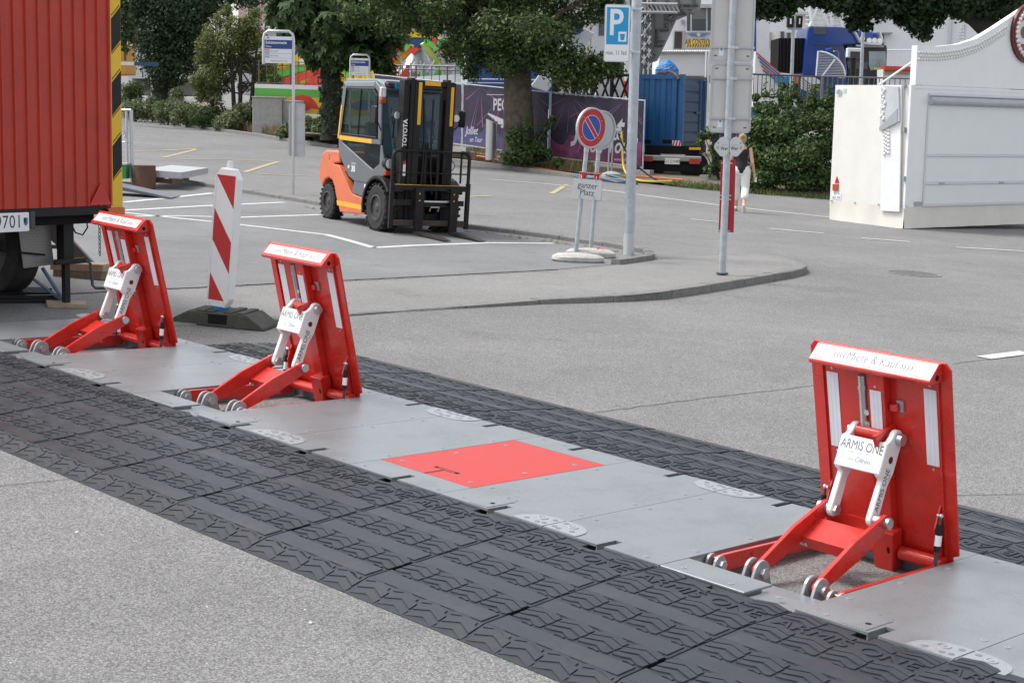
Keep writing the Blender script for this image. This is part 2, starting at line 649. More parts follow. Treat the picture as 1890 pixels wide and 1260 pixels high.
fx = [p.x for p in fp]
def fh(p):
    return float(np.interp(p.x, fx, [q.z for q in fp])) + .004
kerb_line('kerb', [Vector((p.x, p.y, 0)) for p in fp], .16, fh, 1.0, granite, side=1)
k2 = [G(*p) for p in [(333, 338), (390, 347), (440, 355), (520, 368), (583, 379), (720, 402), (870, 424), (1000, 438), (1060, 448), (1148, 460), (1187, 468), (1200, 472), (1196, 477), (1180, 481), (1150, 485), (1127, 488)]]
kerb_line('kerb', k2, .13, lambda p: .075, .9, granite, side=1)
k3 = [G(*p) for p in [(120, 196), (232, 214), (330, 233), (465, 251), (540, 263), (620, 274), (760, 291), (870, 304), (950, 314), (1020, 324), (1100, 334), (1170, 341)]]
kerb_line('kerb', k3, .2, lambda p: .12, 1.6, granite, side=1)
def kerb_y(px):
    return float(np.interp(px, [232, 330, 465, 540, 620, 760, 870, 950, 1020, 1100, 1170, 1285, 1420, 1540, 1640], [212, 231, 249, 261, 272, 289, 302, 312, 322, 332, 339, 351, 362, 371, 373]))
FENCE_PX = [(560, 246, 56.5), (690, 253, 54.0), (853, 277, 51.0), (1013, 300, 48.0), (1165, 319, 46.4), (1310, 330, 45.6), (1420, 336, 45.0), (1640, 344, 44.0)]
FENCE = [D(*q) for q in FENCE_PX]
va, vb2, vc = [], [], []
for (px, py, Y_), fpnt in zip(FENCE_PX, FENCE):
    k_ = G(px, kerb_y(px) - 2)
    va.append(Vector((k_.x, k_.y, .1 if px < 1200 else .015)))
    vb2.append(Vector((fpnt.x, fpnt.y, fpnt.z)))
    vc.append(Vector((fpnt.x * 1.5, fpnt.y + 60, fpnt.z)))
m_ = len(va)
tag(MB().add(va + vb2 + vc, [(i, i + 1, m_ + i + 1, m_ + i) for i in range(m_ - 1)] + [(m_ + i, m_ + i + 1, 2 * m_ + i + 1, 2 * m_ + i) for i in range(m_ - 1)]).build('planted_verge', soil), kind='structure')
hl = [G(px, kerb_y(px) - 2) for px in (60, 150, 232, 330, 465, 560)]
tag(MB().add([Vector((p.x, p.y, .1)) for p in hl] + [Vector((p.x - 2, p.y + 30, .3)) for p in hl], [(i, i + 1, 7 + i, 6 + i) for i in range(5)]).build('planted_verge', soil), kind='structure')
def vz_at(px, Y_):
    """height of the verge under a sight column at a depth"""
    i = int(np.searchsorted([q[0] for q in FENCE_PX], px)) - 1
    i = max(0, min(i, len(FENCE_PX) - 2))
    t = (px - FENCE_PX[i][0]) / (FENCE_PX[i + 1][0] - FENCE_PX[i][0])
    return FENCE[i].z * (1 - t) + FENCE[i + 1].z * t

def stripe(name, pts, wid, m, z=.008, jag=0., closed=False):
    """a painted line (or tar seam) of real width through ground points given as photo pixels"""
    ps = [G(*p) for p in pts]
    if jag:
        rn = random.Random(int(pts[0][0]))
        ps = resample(ps, .12)
        ps = [p + Vector((rn.uniform(-jag, jag), rn.uniform(-jag, jag), 0)) for p in ps]
    vs_, fs_ = [], []
    for i, p in enumerate(ps):
        a = ps[max(0, i - 1)]
        b = ps[min(len(ps) - 1, i + 1)]
        d = (b - a).normalized()
        n2 = Vector((-d.y, d.x, 0)) * wid / 2
        vs_ += [p + n2 + Z * z, p - n2 + Z * z]
    fs_ = [(2 * i, 2 * i + 1, 2 * i + 3, 2 * i + 2) for i in range(len(ps) - 1)]
    return tag(MB().add(vs_, fs_).build(name, m), kind='structure')
for pts in [[(228, 374), (310, 366), (392, 357)], [(228, 389), (370, 381), (525, 374)], [(440, 402), (590, 397)],
            [(228, 393), (383, 409), (440, 415), (560, 429)], [(250, 400), (330, 399), (440, 402)],
            [(560, 429), (603, 434), (641, 444), (690, 458)], [(690, 458), (760, 454), (900, 449), (1022, 450)]]:
    stripe('parking_line', pts, .13, mark_white)
for pts in [[(225, 280), (300, 278), (367, 275)], [(302, 291), (367, 275)], [(330, 294), (420, 295), (505, 298)], [(452, 318), (512, 299)],
            [(480, 322), (540, 324), (600, 326)], [(460, 272), (540, 276)], [(852, 364), (905, 362)], [(1018, 358), (1046, 341)]]:
    stripe('bus_bay_line', pts, .13, mark_yellow)
for pts, wd in [([(1420, 422), (1470, 427), (1520, 431)], .12), ([(1590, 440), (1680, 447)], .12), ([(1765, 457), (1890, 464)], .12),
                ([(900, 331), (1000, 339), (1112, 351), (1326, 379)], .14), ([(1326, 379), (1460, 394), (1535, 402)], .14),
                ([(1815, 661), (1895, 651)], .16), ([(1275, 405), (1335, 411)], .1)]:
    stripe('lane_line', pts, wd, mark_white)
for pts, wd in [([(1075, 765), (1170, 752), (1300, 735), (1420, 722), (1510, 711)], .009), ([(1757, 672), (1820, 664), (1895, 655)], .009),
                ([(-20, 899), (50, 893), (130, 884), (200, 878)], .006), ([(504, 524), (637, 518), (760, 512), (1030, 498)], .025), ([(100, 544), (306, 534), (504, 524)], .025),
                ([(1440, 492), (1300, 507), (1150, 541), (1000, 551), (760, 566)], .015), ([(1757, 915), (1895, 912)], .007)]:
    stripe('asphalt_seam', pts, wd, tar, z=.0085 if wd > .012 else .004, jag=.012)
c0 = G(1685, 505)
mh = thing('manhole_cover', 'round cast iron manhole cover set in the grey roadway', 'manhole cover', c0)
MB().cyl((0, 0, 0), (0, 0, .006), .33, n=32).build('cover', mat('cast_iron', (.12, .118, .115), .7, metal=.3, var=.3, vscale=14, bump=.8, bscale=30), mh)
MB().frame(circ(0, 0, .40, 32), circ(0, 0, .34, 32), (0, 0, 0), X, Y, Z, 0, .008).build('rim', MATS['granite_kerb'], mh)

# crumbs of litter, pale chips and dry bits on the asphalt
rs_ = random.Random(31)
mbp, mbd = MB(), MB()
for i in range(150):
    px, py = rs_.uniform(0, 1890), rs_.uniform(560, 1250)
    c_ = G(px, py) + Z * .006
    a = rs_.uniform(0, 6.28)
    s = rs_.uniform(.004, .012)
    e, h = Vector((math.cos(a), math.sin(a), .2)) * s, Vector((-math.sin(a), math.cos(a), .1)) * s * rs_.uniform(.3, .8)
    (mbp if i % 3 == 0 else mbd).add([c_ - e, c_ - h, c_ + e, c_ + h], [(0, 1, 2, 3)])
tag(mbp.build('paper_crumbs', mat('crumb_pale', (.55, .54, .5), .9)), 'tiny pale paper crumbs scattered on the asphalt', 'litter', kind='stuff')
tag(mbd.build('leaf_crumbs', mat('crumb_brown', (.12, .09, .06), .9)), 'tiny dark leaf crumbs scattered on the asphalt', 'litter', kind='stuff')
# ================================================================ the barrier strip: mats, plates, barriers
UN, ZS, WS = .7302, .11, 1.476
U_A, V_A = Vector((.70561, -.70860, 0)).normalized(), Vector((.70860, .70561, 0)).normalized()
S_O = Vector((-3.151, 10.785, 0))
def strip_m(k, flip=False, v=0.):
    """local x along the strip, y across it away from the camera, z up"""
    a, b = (U_A, V_A) if not flip else (-U_A, -V_A)
    o = S_O + U_A * (k * UN) + V_A * v
    return Matrix(((a.x, b.x, 0, o.x), (a.y, b.y, 0, o.y), (0, 0, 1, 0), (0, 0, 0, 1)))

# --- rubber ramp mat: profile measured along a seam (distance from the plates -> height)
PV = [-1.2, -1.15, -1.06, -.95, -.78, -.68, -.5, -.395, -.285, -.03]
PZ = [.004, .018, .047, .058, .068, .078, .091, .099, .105, .105]
def pz(v):
    return float(np.interp(v, PV, PZ))
LUG = .005
def mat_slab():
    mb = MB()
    g = .004
    def strip(x0, x1, v0, v1):
        vv = [v0] + [a for a in PV if v0 < a < v1] + [v1]
        q, k = [], len(vv)
        for v in vv:
            z = max(.003, pz(v) - LUG)
            q += [(x0, v, z), (x1, v, z), (x0, v, 0.), (x1, v, 0.)]
        f = []
        for i in range(k - 1):
            a, b = 4 * i, 4 * i + 4
            f += [(a, a + 1, b + 1, b), (a + 2, b + 2, b + 3, a + 3), (a, b, b + 2, a + 2), (a + 1, a + 3, b + 3, b + 1)]
        f += [(0, 2, 3, 1), (4 * k - 4, 4 * k - 3, 4 * k - 1, 4 * k - 2)]
        mb.add(q, f)
    x0, x1 = g, UN - g
    strip(x0, x1, -1.2, -.93)
    strip(x0 + .028, x1 - .016, -.93, -.80)          # hand hole left open between two mats
    strip(x0, x1, -.80, -.06)
    strip(x0, UN / 2 - .055, -.06, -.012)             # slot at the plate edge
    strip(UN / 2 + .03, x1, -.06, -.012)
    return mb
def lug(mb, x, v, pts_lo, w_, t=LUG):
    """a raised chevron rib: lower edge polyline pts_lo, width w_ across the mat"""
    lo = [(x + a, v + b) for a, b in pts_lo]
    hi = [(a, b + w_) for a, b in lo]
    k = len(lo)
    q = []
    for a, b in lo + hi:
        q.append((a, b, pz(b)))
    for a, b in lo + hi:
        q.append((a, b, max(0, pz(b) - LUG * 1.1)))
    f = []
    for i in range(k - 1):
        f.append((i, i + 1, k + i + 1, k + i))
        f.append((i, 2 * k + i, 2 * k + i + 1, i + 1))
        f.append((k + i, k + i + 1, 3 * k + i + 1, 3 * k + i))
    f.append((0, k, 3 * k, 2 * k))
    f.append((k - 1, 3 * k - 1, 4 * k - 1, 2 * k - 1))
    mb.add(q, f)
CHE = [(0, 0), (.078, .030), (.168, -.008)]
SOFT = [(0, 0), (.040, .006), (.080, .020), (.120, -.004), (.145, -.014), (.163, -.008)]
def tread():
    mb = MB()
    P = .1795
    def band(v0, n=3, top=True, c0=True):
        for j in range(4):
            x = .012 + P * j
            if c0:
                lug(mb, x + .012, v0 + .026, SOFT, .034)
            lug(mb, x + .006, v0 + .068, CHE, .042)
            lug(mb, x, v0 + .118, CHE, .038 if top else .042)
            lug(mb, x + .085, v0 + .004, [(0, .0), (.018, .006), (.05, -.002)], .012)
            if top:
                lug(mb, x - .004 + (.004 if j == 0 else 0), v0 + .163, [(.0, 0), (.05, .004), (.125, -.006), (.15, -.004)], .007)
    band(-.675)
    band(-.955)
    for j in range(4):                       # outer band running down to the street
        x = .012 + P * j
        lug(mb, x + .02, -1.188, CHE, .036)
        lug(mb, x + .012, -1.138, CHE, .042)
        lug(mb, x + .006, -1.086, [(0, 0), (.05, .014), (.12, -.006), (.15, -.012)], .022)
    band(-.398, top=False)
    for j in range(4):                       # rows beside the plates
        x = .012 + P * j
        if x < UN / 2 + .03 and x + .168 > UN / 2 - .055:
            lug(mb, x, -.115, CHE, .034)
            continue
        lug(mb, x + .004, -.118, SOFT, .03)
        lug(mb, x, -.084, CHE, .03)
        lug(mb, x, -.047, CHE, .03)
    return mb
def bar(v0, v1):
    mb = MB()
    x0, x1 = .022, UN - .022
    h = .0047
    vm = (v0 + v1) / 2
    q = []
    for v in (v0, vm, v1):
        q += [(x0, v, pz(v) - LUG + h), (x1, v, pz(v) - LUG + h), (x0, v, pz(v) - LUG - .002), (x1, v, pz(v) - LUG - .002)]
    f = []
    for a, b in ((0, 4), (4, 8)):
        f += [(a, a + 1, b + 1, b), (a, b, b + 2, a + 2), (a + 1, a + 3, b + 3, b + 1)]
    f += [(0, 2, 3, 1), (8, 9, 11, 10)]
    return mb.add(q, f)
slab_me = mat_slab().mesh('slab', rubber)
tread_me = tread().mesh('tread', rubber)
bar_me = [bar(a, b).mesh('smooth_bar', rubber_bar) for a, b in ((-.5, -.4), (-.78, -.68), (-1.06, -.96))]
tx = text_mesh('ARMIS ONE', rubber, size=.125, ext=.0035, space=1.03)
def ramp_mat(k, far):
    m = strip_m(k + (.5 if not far else .5 + 1), far, WS if far else 0.)
    if k >= 9 and not far:              # the last mats were pushed a little up onto the plates
        m = Matrix.Translation(V_A * .06 + Z * .012) @ m
    side = 'far' if far else 'near'
    lab = ('black rubber ramp mat between the grey plates and the street side asphalt' if not far else
           'black rubber ramp mat between the grey plates and the parking lot')
    t = thing('ramp_mat', lab, 'ramp mat', m=m, group='rubber ramp mats, ' + ('street side' if not far else 'parking lot side'))
    linked('slab', slab_me, t)
    tag(linked('tread', tread_me, t), kind='stuff')
    for me in bar_me:
        linked('smooth_bar', me, t)
    o = linked('lettering', tx, t)
    v = -.178
    o.matrix_local = Matrix.Translation((UN / 2, v, pz(v) - .0033))
for k in range(-5, 11):
    ramp_mat(k, False)
for k in range(-1, 11):
    ramp_mat(k, True)

# --- plates
def slot_plate(mb, x0, x1, y0, y1, z0, z1, near=True, far=True, sw=.045, sl=.13):
    """plate with a hook slot in the middle of its long edges"""
    c = (x0 + x1) / 2
    ya = y0 + (sl if near else 0)
    yb = y1 - (sl if far else 0)
    mb.box(x0, x1, ya, yb, z0, z1)
    if near:
        mb.box(x0, c - .012, y0, ya - .0005, z0, z1)
        mb.box(c - .012 + sw, x1, y0, ya - .0005, z0, z1)
    if far:
        mb.box(x0, c - .03, yb + .0005, y1, z0, z1)
        mb.box(c - .03 + sw, x1, yb + .0005, y1, z0, z1)
bolt_me = MB().lathe([(.014, 0), (.014, .0025), (.006, .0028), (.006, .001)], 12).mesh('bolt', galv_light)
def bolts(parent, pts, z, me=None):
    for x, y in pts:
        o = linked('bolt', me or bolt_me, parent)
        o.location = (x, y, z)
big_bolt = MB().lathe([(.028, 0), (.028, .004), (.019, .005), (.019, .002), (.011, .002), (.011, .006)], 16).mesh('bolt', steel)
hole_me = MB().disc((0, 0, .0005), Z, .014, .001, 12).mesh('hole', mat('bracket_hole', (.17, .175, .18), .6))
def plate_body(mb, z1=.097):
    mb.box(.006, UN - .006, .14, WS - .14, .0, z1)
    mb.box(.006, .03, .004, .138, 0., z1)
    mb.box(UN - .03, UN - .006, .004, .138, 0., z1)
    mb.box(.006, .03, WS - .138, WS - .004, 0., z1)
    mb.box(UN - .03, UN - .006, WS - .138, WS - .004, 0., z1)
    mb.box(UN / 2 - .02, UN / 2 - .012, .004, .138, 0., z1)
def road_plate(k, label, lever=False):
    t = thing('road_plate', label, 'steel plate', m=strip_m(k), group='grey steel plates of the strip')
    mb = MB()
    slot_plate(mb, .002, UN - .002, 0, WS, .098, ZS)
    mb.build('top_plate', plate_grey, t)
    mb = MB()
    plate_body(mb)
    mb.build('under_frame', galv, t)
    bolts(t, [(.05, .32), (.05, .72), (.05, 1.12), (UN - .05, .32), (UN - .05, .72), (UN - .05, 1.12), (.12, .05), (UN - .12, .05), (.12, WS - .05), (UN - .12, WS - .05)], ZS)
    if lever:
        l = MB().box(.50 * UN - .16, .50 * UN - .03, .012, .21, ZS, ZS + .003).build('lock_flap', plate_grey, t)
        MB().disc((.50 * UN - .07, .09, ZS + .0035), Z, .013, .001).build('hole', black_matt, l)
        for q in (.02, .08):
            o = linked('hole', hole_me, l)
            o.location = (.5 * UN - .13 + q, .24, ZS + .0002)
            o.scale = (.6, .6, 1)
    return t
def joint_bracket(k, far):
    """perforated splice plate bridging the seam between two units"""
    t = thing('joint_bracket', 'pale perforated splice plate across a plate seam, ' + ('on the parking lot edge' if far else 'on the street edge'),
              'bracket', m=strip_m(k), group='splice plates, ' + ('parking lot side' if far else 'street side'))
    y0, y1 = (.006, .2) if not far else (WS - .2, WS - .006)
    for s in (-1, 1):
        p = rrect(min(s * .004, s * .19), max(s * .004, s * .19), y0, y1, .012, 3)
        hx = .19
        arc_ = [(.205 * math.cos(RAD(a)) ** .75, .165 * max(0, math.sin(RAD(a))) ** .75) for a in range(0, 86, 9)]
        arc_ = [(s * (a + .006), (y0 + b) if not far else (y1 - b)) for a, b in arc_]
        poly = [(s * .004, y0 if not far else y1)] + arc_ + [(s * .004, arc_[-1][1])]
        MB().prz(poly, ZS + .0005, ZS + .004).build('half_plate', galv_light, t, bevel=.01 if 0 else 0)
        yc = (y0 + y1) / 2
        o = linked('bolt', big_bolt, t)
        o.location = (s * .10, (y0 + .10) if not far else (y1 - .10), ZS + .004)
        for a, b in ((.035, -.055), (.035, .025), (.07, -.065), (.15, -.055)):
            o = linked('hole', hole_me, t)
            o.location = (s * a, yc + (b if not far else -b), ZS + .0042)
K_B = (-1.5, 1.5, 7.5)
K_R = 4.5
road_plate(-2.5, 'bare grey steel plate partly in the frame beside the truck')
road_plate(-.5, 'grey steel plate between the barrier by the truck and a joint seam', True)
road_plate(.5, 'grey steel plate just before the middle red barrier')
road_plate(2.5, 'grey steel plate just behind the middle red barrier', True)
road_plate(3.5, 'grey steel plate against the left edge of the bright red cover plate')
road_plate(5.5, 'grey steel plate against the right edge of the bright red cover plate', True)
road_plate(6.5, 'grey steel plate just before the tallest red barrier')
road_plate(8.5, 'grey steel plate just past the tallest red barrier', True)
road_plate(9.5, 'grey steel plate at the very end of the strip past the splice plate')
for k in (-2.5, .5, 3.5, 6.5, 9.5):
    joint_bracket(k, False)
    joint_bracket(k, True)
# --- red cover plate with its grey rim
t = thing('cover_plate', 'bright red steel cover plate with a T shaped slot set into the grey plates', 'cover plate', m=strip_m(K_R))
mb = MB()
c = UN / 2
mb.box(.004, UN - .004, .222, WS - .232, .098, ZS)
top = mb.build('top_plate', plate_red, t)
MB().box(c - .012, c + .004, .222, .36, ZS, ZS + .0012).build('slot', mat('slot_shadow_gap', (.12, .012, .01), .7), t)
MB().box(c - .085, c + .10, .36, .385, ZS, ZS + .0012).build('slot', black_matt, t)
MB().box(c - .06, c + .075, .364, .372, ZS + .0013, ZS + .0022).build('handle', mat('handle_rose', (.55, .12, .10), .5), t)
mb = MB()
plate_body(mb)
mb.build('under_frame', galv, t)
mb = MB()
mb.box(.002, UN / 2 - .012, 0, .219, .098, ZS).box(UN / 2 + .033, UN - .002, 0, .219, .098, ZS).box(UN / 2 - .0118, UN / 2 + .0328, .13, .219, .098, ZS)
mb.build('rim', plate_grey, t)
mb = MB()
mb.box(.002, UN / 2 - .03, WS - .229, WS, .098, ZS).box(UN / 2 + .015, UN - .002, WS - .229, WS, .098, ZS).box(UN / 2 - .0298, UN / 2 + .0148, WS - .229, WS - .13, .098, ZS)
mb.build('rim', plate_grey, t)
bolts(t, [(.09, .30), (.09, .70), (.09, 1.09), (UN - .09, .30), (UN - .09, .70), (UN - .09, 1.09)], ZS)
bolts(t, [(.07, .05), (UN - .07, .05), (.07, WS - .06), (UN - .07, WS - .06), (.25, WS - .06), (UN - .25, WS - .06)], ZS)

# --- barrier
def barrier(k, label):
    t = thing('vehicle_barrier', label, 'barrier', m=strip_m(k), group='raised red vehicle barriers')
    RP = red_paint
    # base frame left open to the street
    mb = MB()
    mb.box(.002, .47, 0, .20, .099, ZS)
    mb.box(.003, .46, .004, .14, 0, .098)
    b = mb.build('base_beam', plate_grey, t, bevel=.002)
    mb = MB()
    mb.box(.475, UN - .002, .012, .16, .078, .088)
    mb.box(.476, UN - .003, .018, .15, 0, .077)
    mb.box(.30, UN - .002, .161, .33, .052, .06)
    mb.build('base_beam', plate_grey, t, bevel=.002)
    mb = MB()
    mb.box(.002, UN / 2 - .03, 1.275, WS, .098, ZS).box(UN / 2 + .015, UN - .002, 1.275, WS, .098, ZS).box(UN / 2 - .0298, UN / 2 + .0148, 1.275, WS - .13, .098, ZS)
    mb.box(.003, UN - .003, 1.28, WS - .15, 0, .097)
    mb.build('base_beam', plate_grey, t, bevel=.002)
    bolts(t, [(.09, .06), (.36, .05), (.6, .07), (.1, WS - .06), (UN - .1, WS - .06)], ZS)
    # leaning plate frame: origin at hinge, face towards the street
    hy, hz = 1.262, .085
    ang = math.atan2(.262, .955)
    ev = Vector((0, -math.sin(ang), math.cos(ang)))      # up the plate
    en = Vector((0, -math.cos(ang), -math.sin(ang)))     # out of the plate, towards the street
    O_ = Vector((0, hy, hz))
    def P(u, s, d=0.):
        return O_ + X * u + ev * s + en * d
    x0, x1, H = -.002, .755, 1.012
    ch = .032
    mb = MB()
    mb.ext([(.008, 0), (.722, 0), (.722, .042), (x1, .055), (x1, H - ch), (x1 - ch * .8, H), (x0 + ch * .8, H), (x0, H - ch), (x0, .055), (.008, .042)], O_, X, ev, en, -.012, 0)
    pl = mb.build('shield_plate', RP, t, bevel=.003)
    # side flanges folded back
    for xx in (x0 + .064, x1 - .068):
        MB().ext([(xx, .0), (xx + .008, .0), (xx + .008, H - .06), (xx, H - .06)], O_, X, ev, en, .0005, .012).build('stiffener', RP, pl)
    # middle channel
    mb = MB()
    mb.ext([(.345, .02), (.435, .02), (.435, H - .08), (.345, H - .08)], O_, X, ev, en, .0005, .055)
    ribo = mb.build('middle_channel', RP, pl, bevel=.004)
    mb = MB()
    mb.ext([(.355, -.07), (.455, -.07), (.47, .14), (.355, .14)], O_, X, ev, en, .02, .10)
    foot = mb.build('channel_foot', RP, pl, bevel=.004)
    MB().ext(circ(.44, .05, .008, 12, .018), O_, X, ev, en, .1, .1015).build('hole', black_matt, foot)
    # head box: sloping front with lettering
    prof = [(0, .008), (.0, .098), (.022, .104), (.106, .052), (.112, .042), (.1, .026)]
    mb = MB()
    mb.ext(prof, P(.062, H - .1), en, ev, X, 0, .652)
    hd = mb.build('head_box', RP, t, bevel=.004, seg=2)
    a = P(.062, H - .1) + en * .022 + ev * .104
    b_ = P(.062, H - .1) + en * .106 + ev * .052
    fy = (a - b_).normalized()
    fn = X.cross(fy).normalized()
    mid = (a + b_) / 2
    mb = MB()
    mb.ext([(.02, -.037), (.625, -.037), (.625, .037), (.02, .037)], mid, X, fy, fn, .0006, .0018)
    st = mb.build('sticker', mat('sticker_white', (.60, .60, .595), .45, var=.04, dirt=.2, dscale=14, dcol=(.45, .42, .40)), hd)
    text('Miete & Kauf', ink_grey, st, mid + X * .326 + fn * .0026, X, fy, size=.066, xs=.78)
    text('‹‹‹‹', ink_grey, st, mid + X * .15 + fn * .0026, X, fy, size=.06, xs=.9, bold=.001)
    text('››››', ink_grey, st, mid + X * .51 + fn * .0026, X, fy, size=.06, xs=.9, bold=.001)
    MB().disc(P(.062 + .6525, H - .055, .05), X, .014, .001, 16).build('hole', black_matt, hd)
    # reflective strips
    refl = mat('reflector', (.74, .76, .82), .4, var=.05, vscale=3)
    for (ua, ub, s0, s1, d) in ((.084, .148, .48, .865, .0), (.36, .42, .43, .84, .0555), (.612, .677, .495, .872, .0)):
        mb = MB()
        mb.ext([(ua, s0), (ub, s0), (ub, s1), (ua, s1)], O_, X, ev, en, d + .001, d + .0035)
        r_ = mb.build('reflector_strip', refl, pl)
        mb = MB()
        for q in (.33, .66):
            uu = ua + (ub - ua) * q
            mb.ext([(uu - .0015, s0), (uu + .0015, s0), (uu + .0015, s1), (uu - .0015, s1)], O_, X, ev, en, d + .0036, d + .0042)
        mb.build('groove', mat('reflector_groove', (.68, .70, .76), .5), r_)
        for s in (s0 - .02, s1 + .02):
            MB().disc(P((ua + ub) / 2, s, d + .002), en, .006, .004, 10).build('screw', steel, pl)
    # locking rod and latch
    mb = MB()
    mb.cyl(P(.312, .58, .045), P(.312, .90, .045), .019, n=14)
    mb.cyl(P(.312, .575, .045), P(.312, .60, .045), .03, n=14)
    mb.cyl(P(.312, .83, .045), P(.312, .85, .045), .023, n=14)
    mb.build('locking_rod', steel, t, smooth=True)
    for s in (.66, .72):
        MB().disc(P(.336, s, .045), en, .014, .03, 12).build('pin', steel, t)
    MB().ext([(.44, .735), (.485, .74), (.485, .775), (.44, .77)], O_, X, ev, en, .001, .03).build('latch', RP, pl, bevel=.003)
    MB().ext([(.487, .735), (.505, .735), (.505, .79), (.47, .79), (.47, .777), (.487, .777)], O_, X, ev, en, .001, .012).build('latch_hook', galv_light, pl)
    # bottom hinge tube
    mb = MB()
    for ua, ub in ((.04, .34), (.472, .70)):
        MB().cyl(P(ua, .02, .045), P(ub, .02, .045), .034, n=18).build('hinge_tube', RP, t, smooth=True)
    for ua, ub in ((.47, .672), (.06, .35)):
        MB().ext([(ua, .055), (ub, .055), (ub, .125), (ua, .125)], O_, X, ev, en, .001, .006).build('tube_cover', RP, t)
    mb = MB()
    # gussets with gas struts
    for uu, sg in ((.672, 1), (.075, -1)):
        mb = MB()
        mb.ext([(.001, .0), (.001, .30), (.02, .275), (.065, .20), (.07, .0)], P(uu - .004, 0), en, ev, X, 0, .008)
        mb.build('gusset', RP, t)
        ux = uu + sg * .022
        a = P(ux, .265, .035)
        b2 = Vector((ux, a.y - .012, .06))
        m1, m2 = a.lerp(b2, .16), a.lerp(b2, .62)
        s_ = MB().cyl(m1, m2, .0155, n=12).build('gas_strut', black, t, smooth=True)
        MB().cyl(m1.lerp(m2, .38), m1.lerp(m2, .78), .0159, n=12).build('sticker', sign_white, s_, smooth=True)
        MB().cyl(a, m1, .007, n=10).build('rod', dark_grey, s_, smooth=True)
        MB().cyl(m2, b2, .009, n=10).build('rod', dark_grey, s_, smooth=True)
        MB().ball(a, .012, .012, .012, 10, 6).cyl(a, a - X * sg * .02, .008, n=8).build('ball_joint', steel, s_, smooth=True)
    # red arms from the base brackets to the lower pivots
    lp = Vector((0, .917, .30))
    bp0 = Vector((0, .415, .072))
    d = (lp - bp0).normalized()
    nn = Vector((0, -d.z, d.y))
    L_ = (lp - bp0).length
    def arm_out(n=8):
        q = []
        for i in range(n + 1):
            a = RAD(90 + 180 * i / n)
            q.append((math.cos(a) * .030, math.sin(a) * .030))
        q += [(L_ * .55, -.052), (L_, -.040)]
        for i in range(n + 1):
            a = RAD(-90 + 180 * i / n)
            q.append((L_ + math.cos(a) * .036, math.sin(a) * .036))
        q += [(L_ * .55, .050)]
        return q
    for uu in (.225, .548):
        MB().ext(arm_out(), bp0 + X * (uu - .011), d, nn, X, 0, .022).build('swing_arm', RP, t, bevel=.003)
        # base clevis
        for q in (-.034, .018):
            pr = circ(0, 0, .056, 12, a0=-10, a1=165) + [(-.085, -.065), (.075, -.065)]
            MB().ext([(a_, b3) for a_, b3 in pr], bp0 + X * (uu + q), Y, Z, X, 0, .016).build('clevis', galv_light, t, bevel=.002)
        bo = MB()
        bo.cyl(bp0 + X * (uu - .05), bp0 + X * (uu + .052), .0165, n=14)
        bo.cyl(bp0 + X * (uu + .0345), bp0 + X * (uu + .056), .026, n=6 if uu < .3 else 14)
        bo.build('bolt', steel, t, smooth=True)
    # web between the arms
    mb = MB()
    c1, c2 = bp0 + d * (L_ * .60) - nn * .03, bp0 + d * (L_ * .87) - nn * .02
    mb.ext([(0, 0), ((c2 - c1).length, 0), ((c2 - c1).length, .008), (0, .008)], c1 + X * .237, (c2 - c1).normalized(), nn, X, 0, .30)
    mb.ext([(0, -.05), (.008, -.05), (.008, 0), (0, 0)], c1 + X * .237, (c2 - c1).normalized(), nn, X, 0, .30)
    mb.build('arm_web', RP, t)
    MB().cyl(Vector((.20, c1.y + .02, c1.z - .03)), Vector((.25, c1.y + .02, c1.z - .03)), .009, n=10).ball(Vector((.252, c1.y + .02, c1.z - .03)), .012, .012, .012, 8, 5).build('stop_bolt', steel, t)
    # long low side arms beside the opening
    for uu in (.035, .695):
        y0_, y1_ = .35, 1.22
        MB().prx([(y0_, .035), (y0_ + .06, .022), (y1_, .022), (y1_, .098), (y0_ + .06, .104), (y0_, .098)], uu - .01, uu + .012).build('side_arm', RP, t, bevel=.003)
        if uu < .3:
            for yy in (.62, .75):
                MB().disc((uu + .014, yy, .075), X, .009, .006, 10).build('rivet', RP, t)
        for q in (-.03, .016):
            MB().prx([(y + .36, z + .07) for y, z in circ(0, 0, .04, 12, a0=-10, a1=170) + [(-.07, -.065), (.05, -.065)]], uu + q, uu + q + .013).build('clevis', galv_light, t)
        MB().cyl((uu + .02, .36, .07), (uu + .052, .36, .07), .022, n=6).build('bolt', steel, t)
    # white link: two cheeks and a lettered bridge
    up_ = Vector((0, 1.05, .665))
    dl = (up_ - lp).normalized()
    nl = Vector((0, -dl.z, dl.y))                 # towards the street
    LL = (up_ - lp).length
    def cheek():
        q = []
        n = 8
        for i in range(n + 1):
            a = RAD(90 + 180 * i / n)
            q.append((math.cos(a) * .033, math.sin(a) * .033))
        q += [(LL * .42, -.026), (LL * .6, -.045)]
        for i in range(n + 1):
            a = RAD(-90 + 180 * i / n)
            q.append((LL + math.cos(a) * .042, math.sin(a) * .042))
        q += [(LL * .93, .058), (LL * .90, .072), (LL * .50, .068), (LL * .46, .03)]
        return q
    for uu in (.262, .478):
        ck = MB().ext(cheek(), lp + X * (uu - .0125), dl, nl, X, 0, .03).build('link_cheek', white_paint, t, bevel=.004)
        if uu > .4:
            fx_ = lp + X * (uu + .0182)
            text('ARMIS ONE', ink, ck, fx_ + dl * (LL * .36) + nl * .008, dl, nl, size=.047, xs=.86)
            text('PASS', ink_grey, ck, fx_ + dl * (LL * .53) - nl * .018, dl, nl, size=.014)
            MB().ext(circ(LL * .73, .012, .017, 16), fx_, dl, nl, X, 0, .001).build('hole', mat('hole_red', (.12, .008, .006), .6), ck)
    mb = MB()
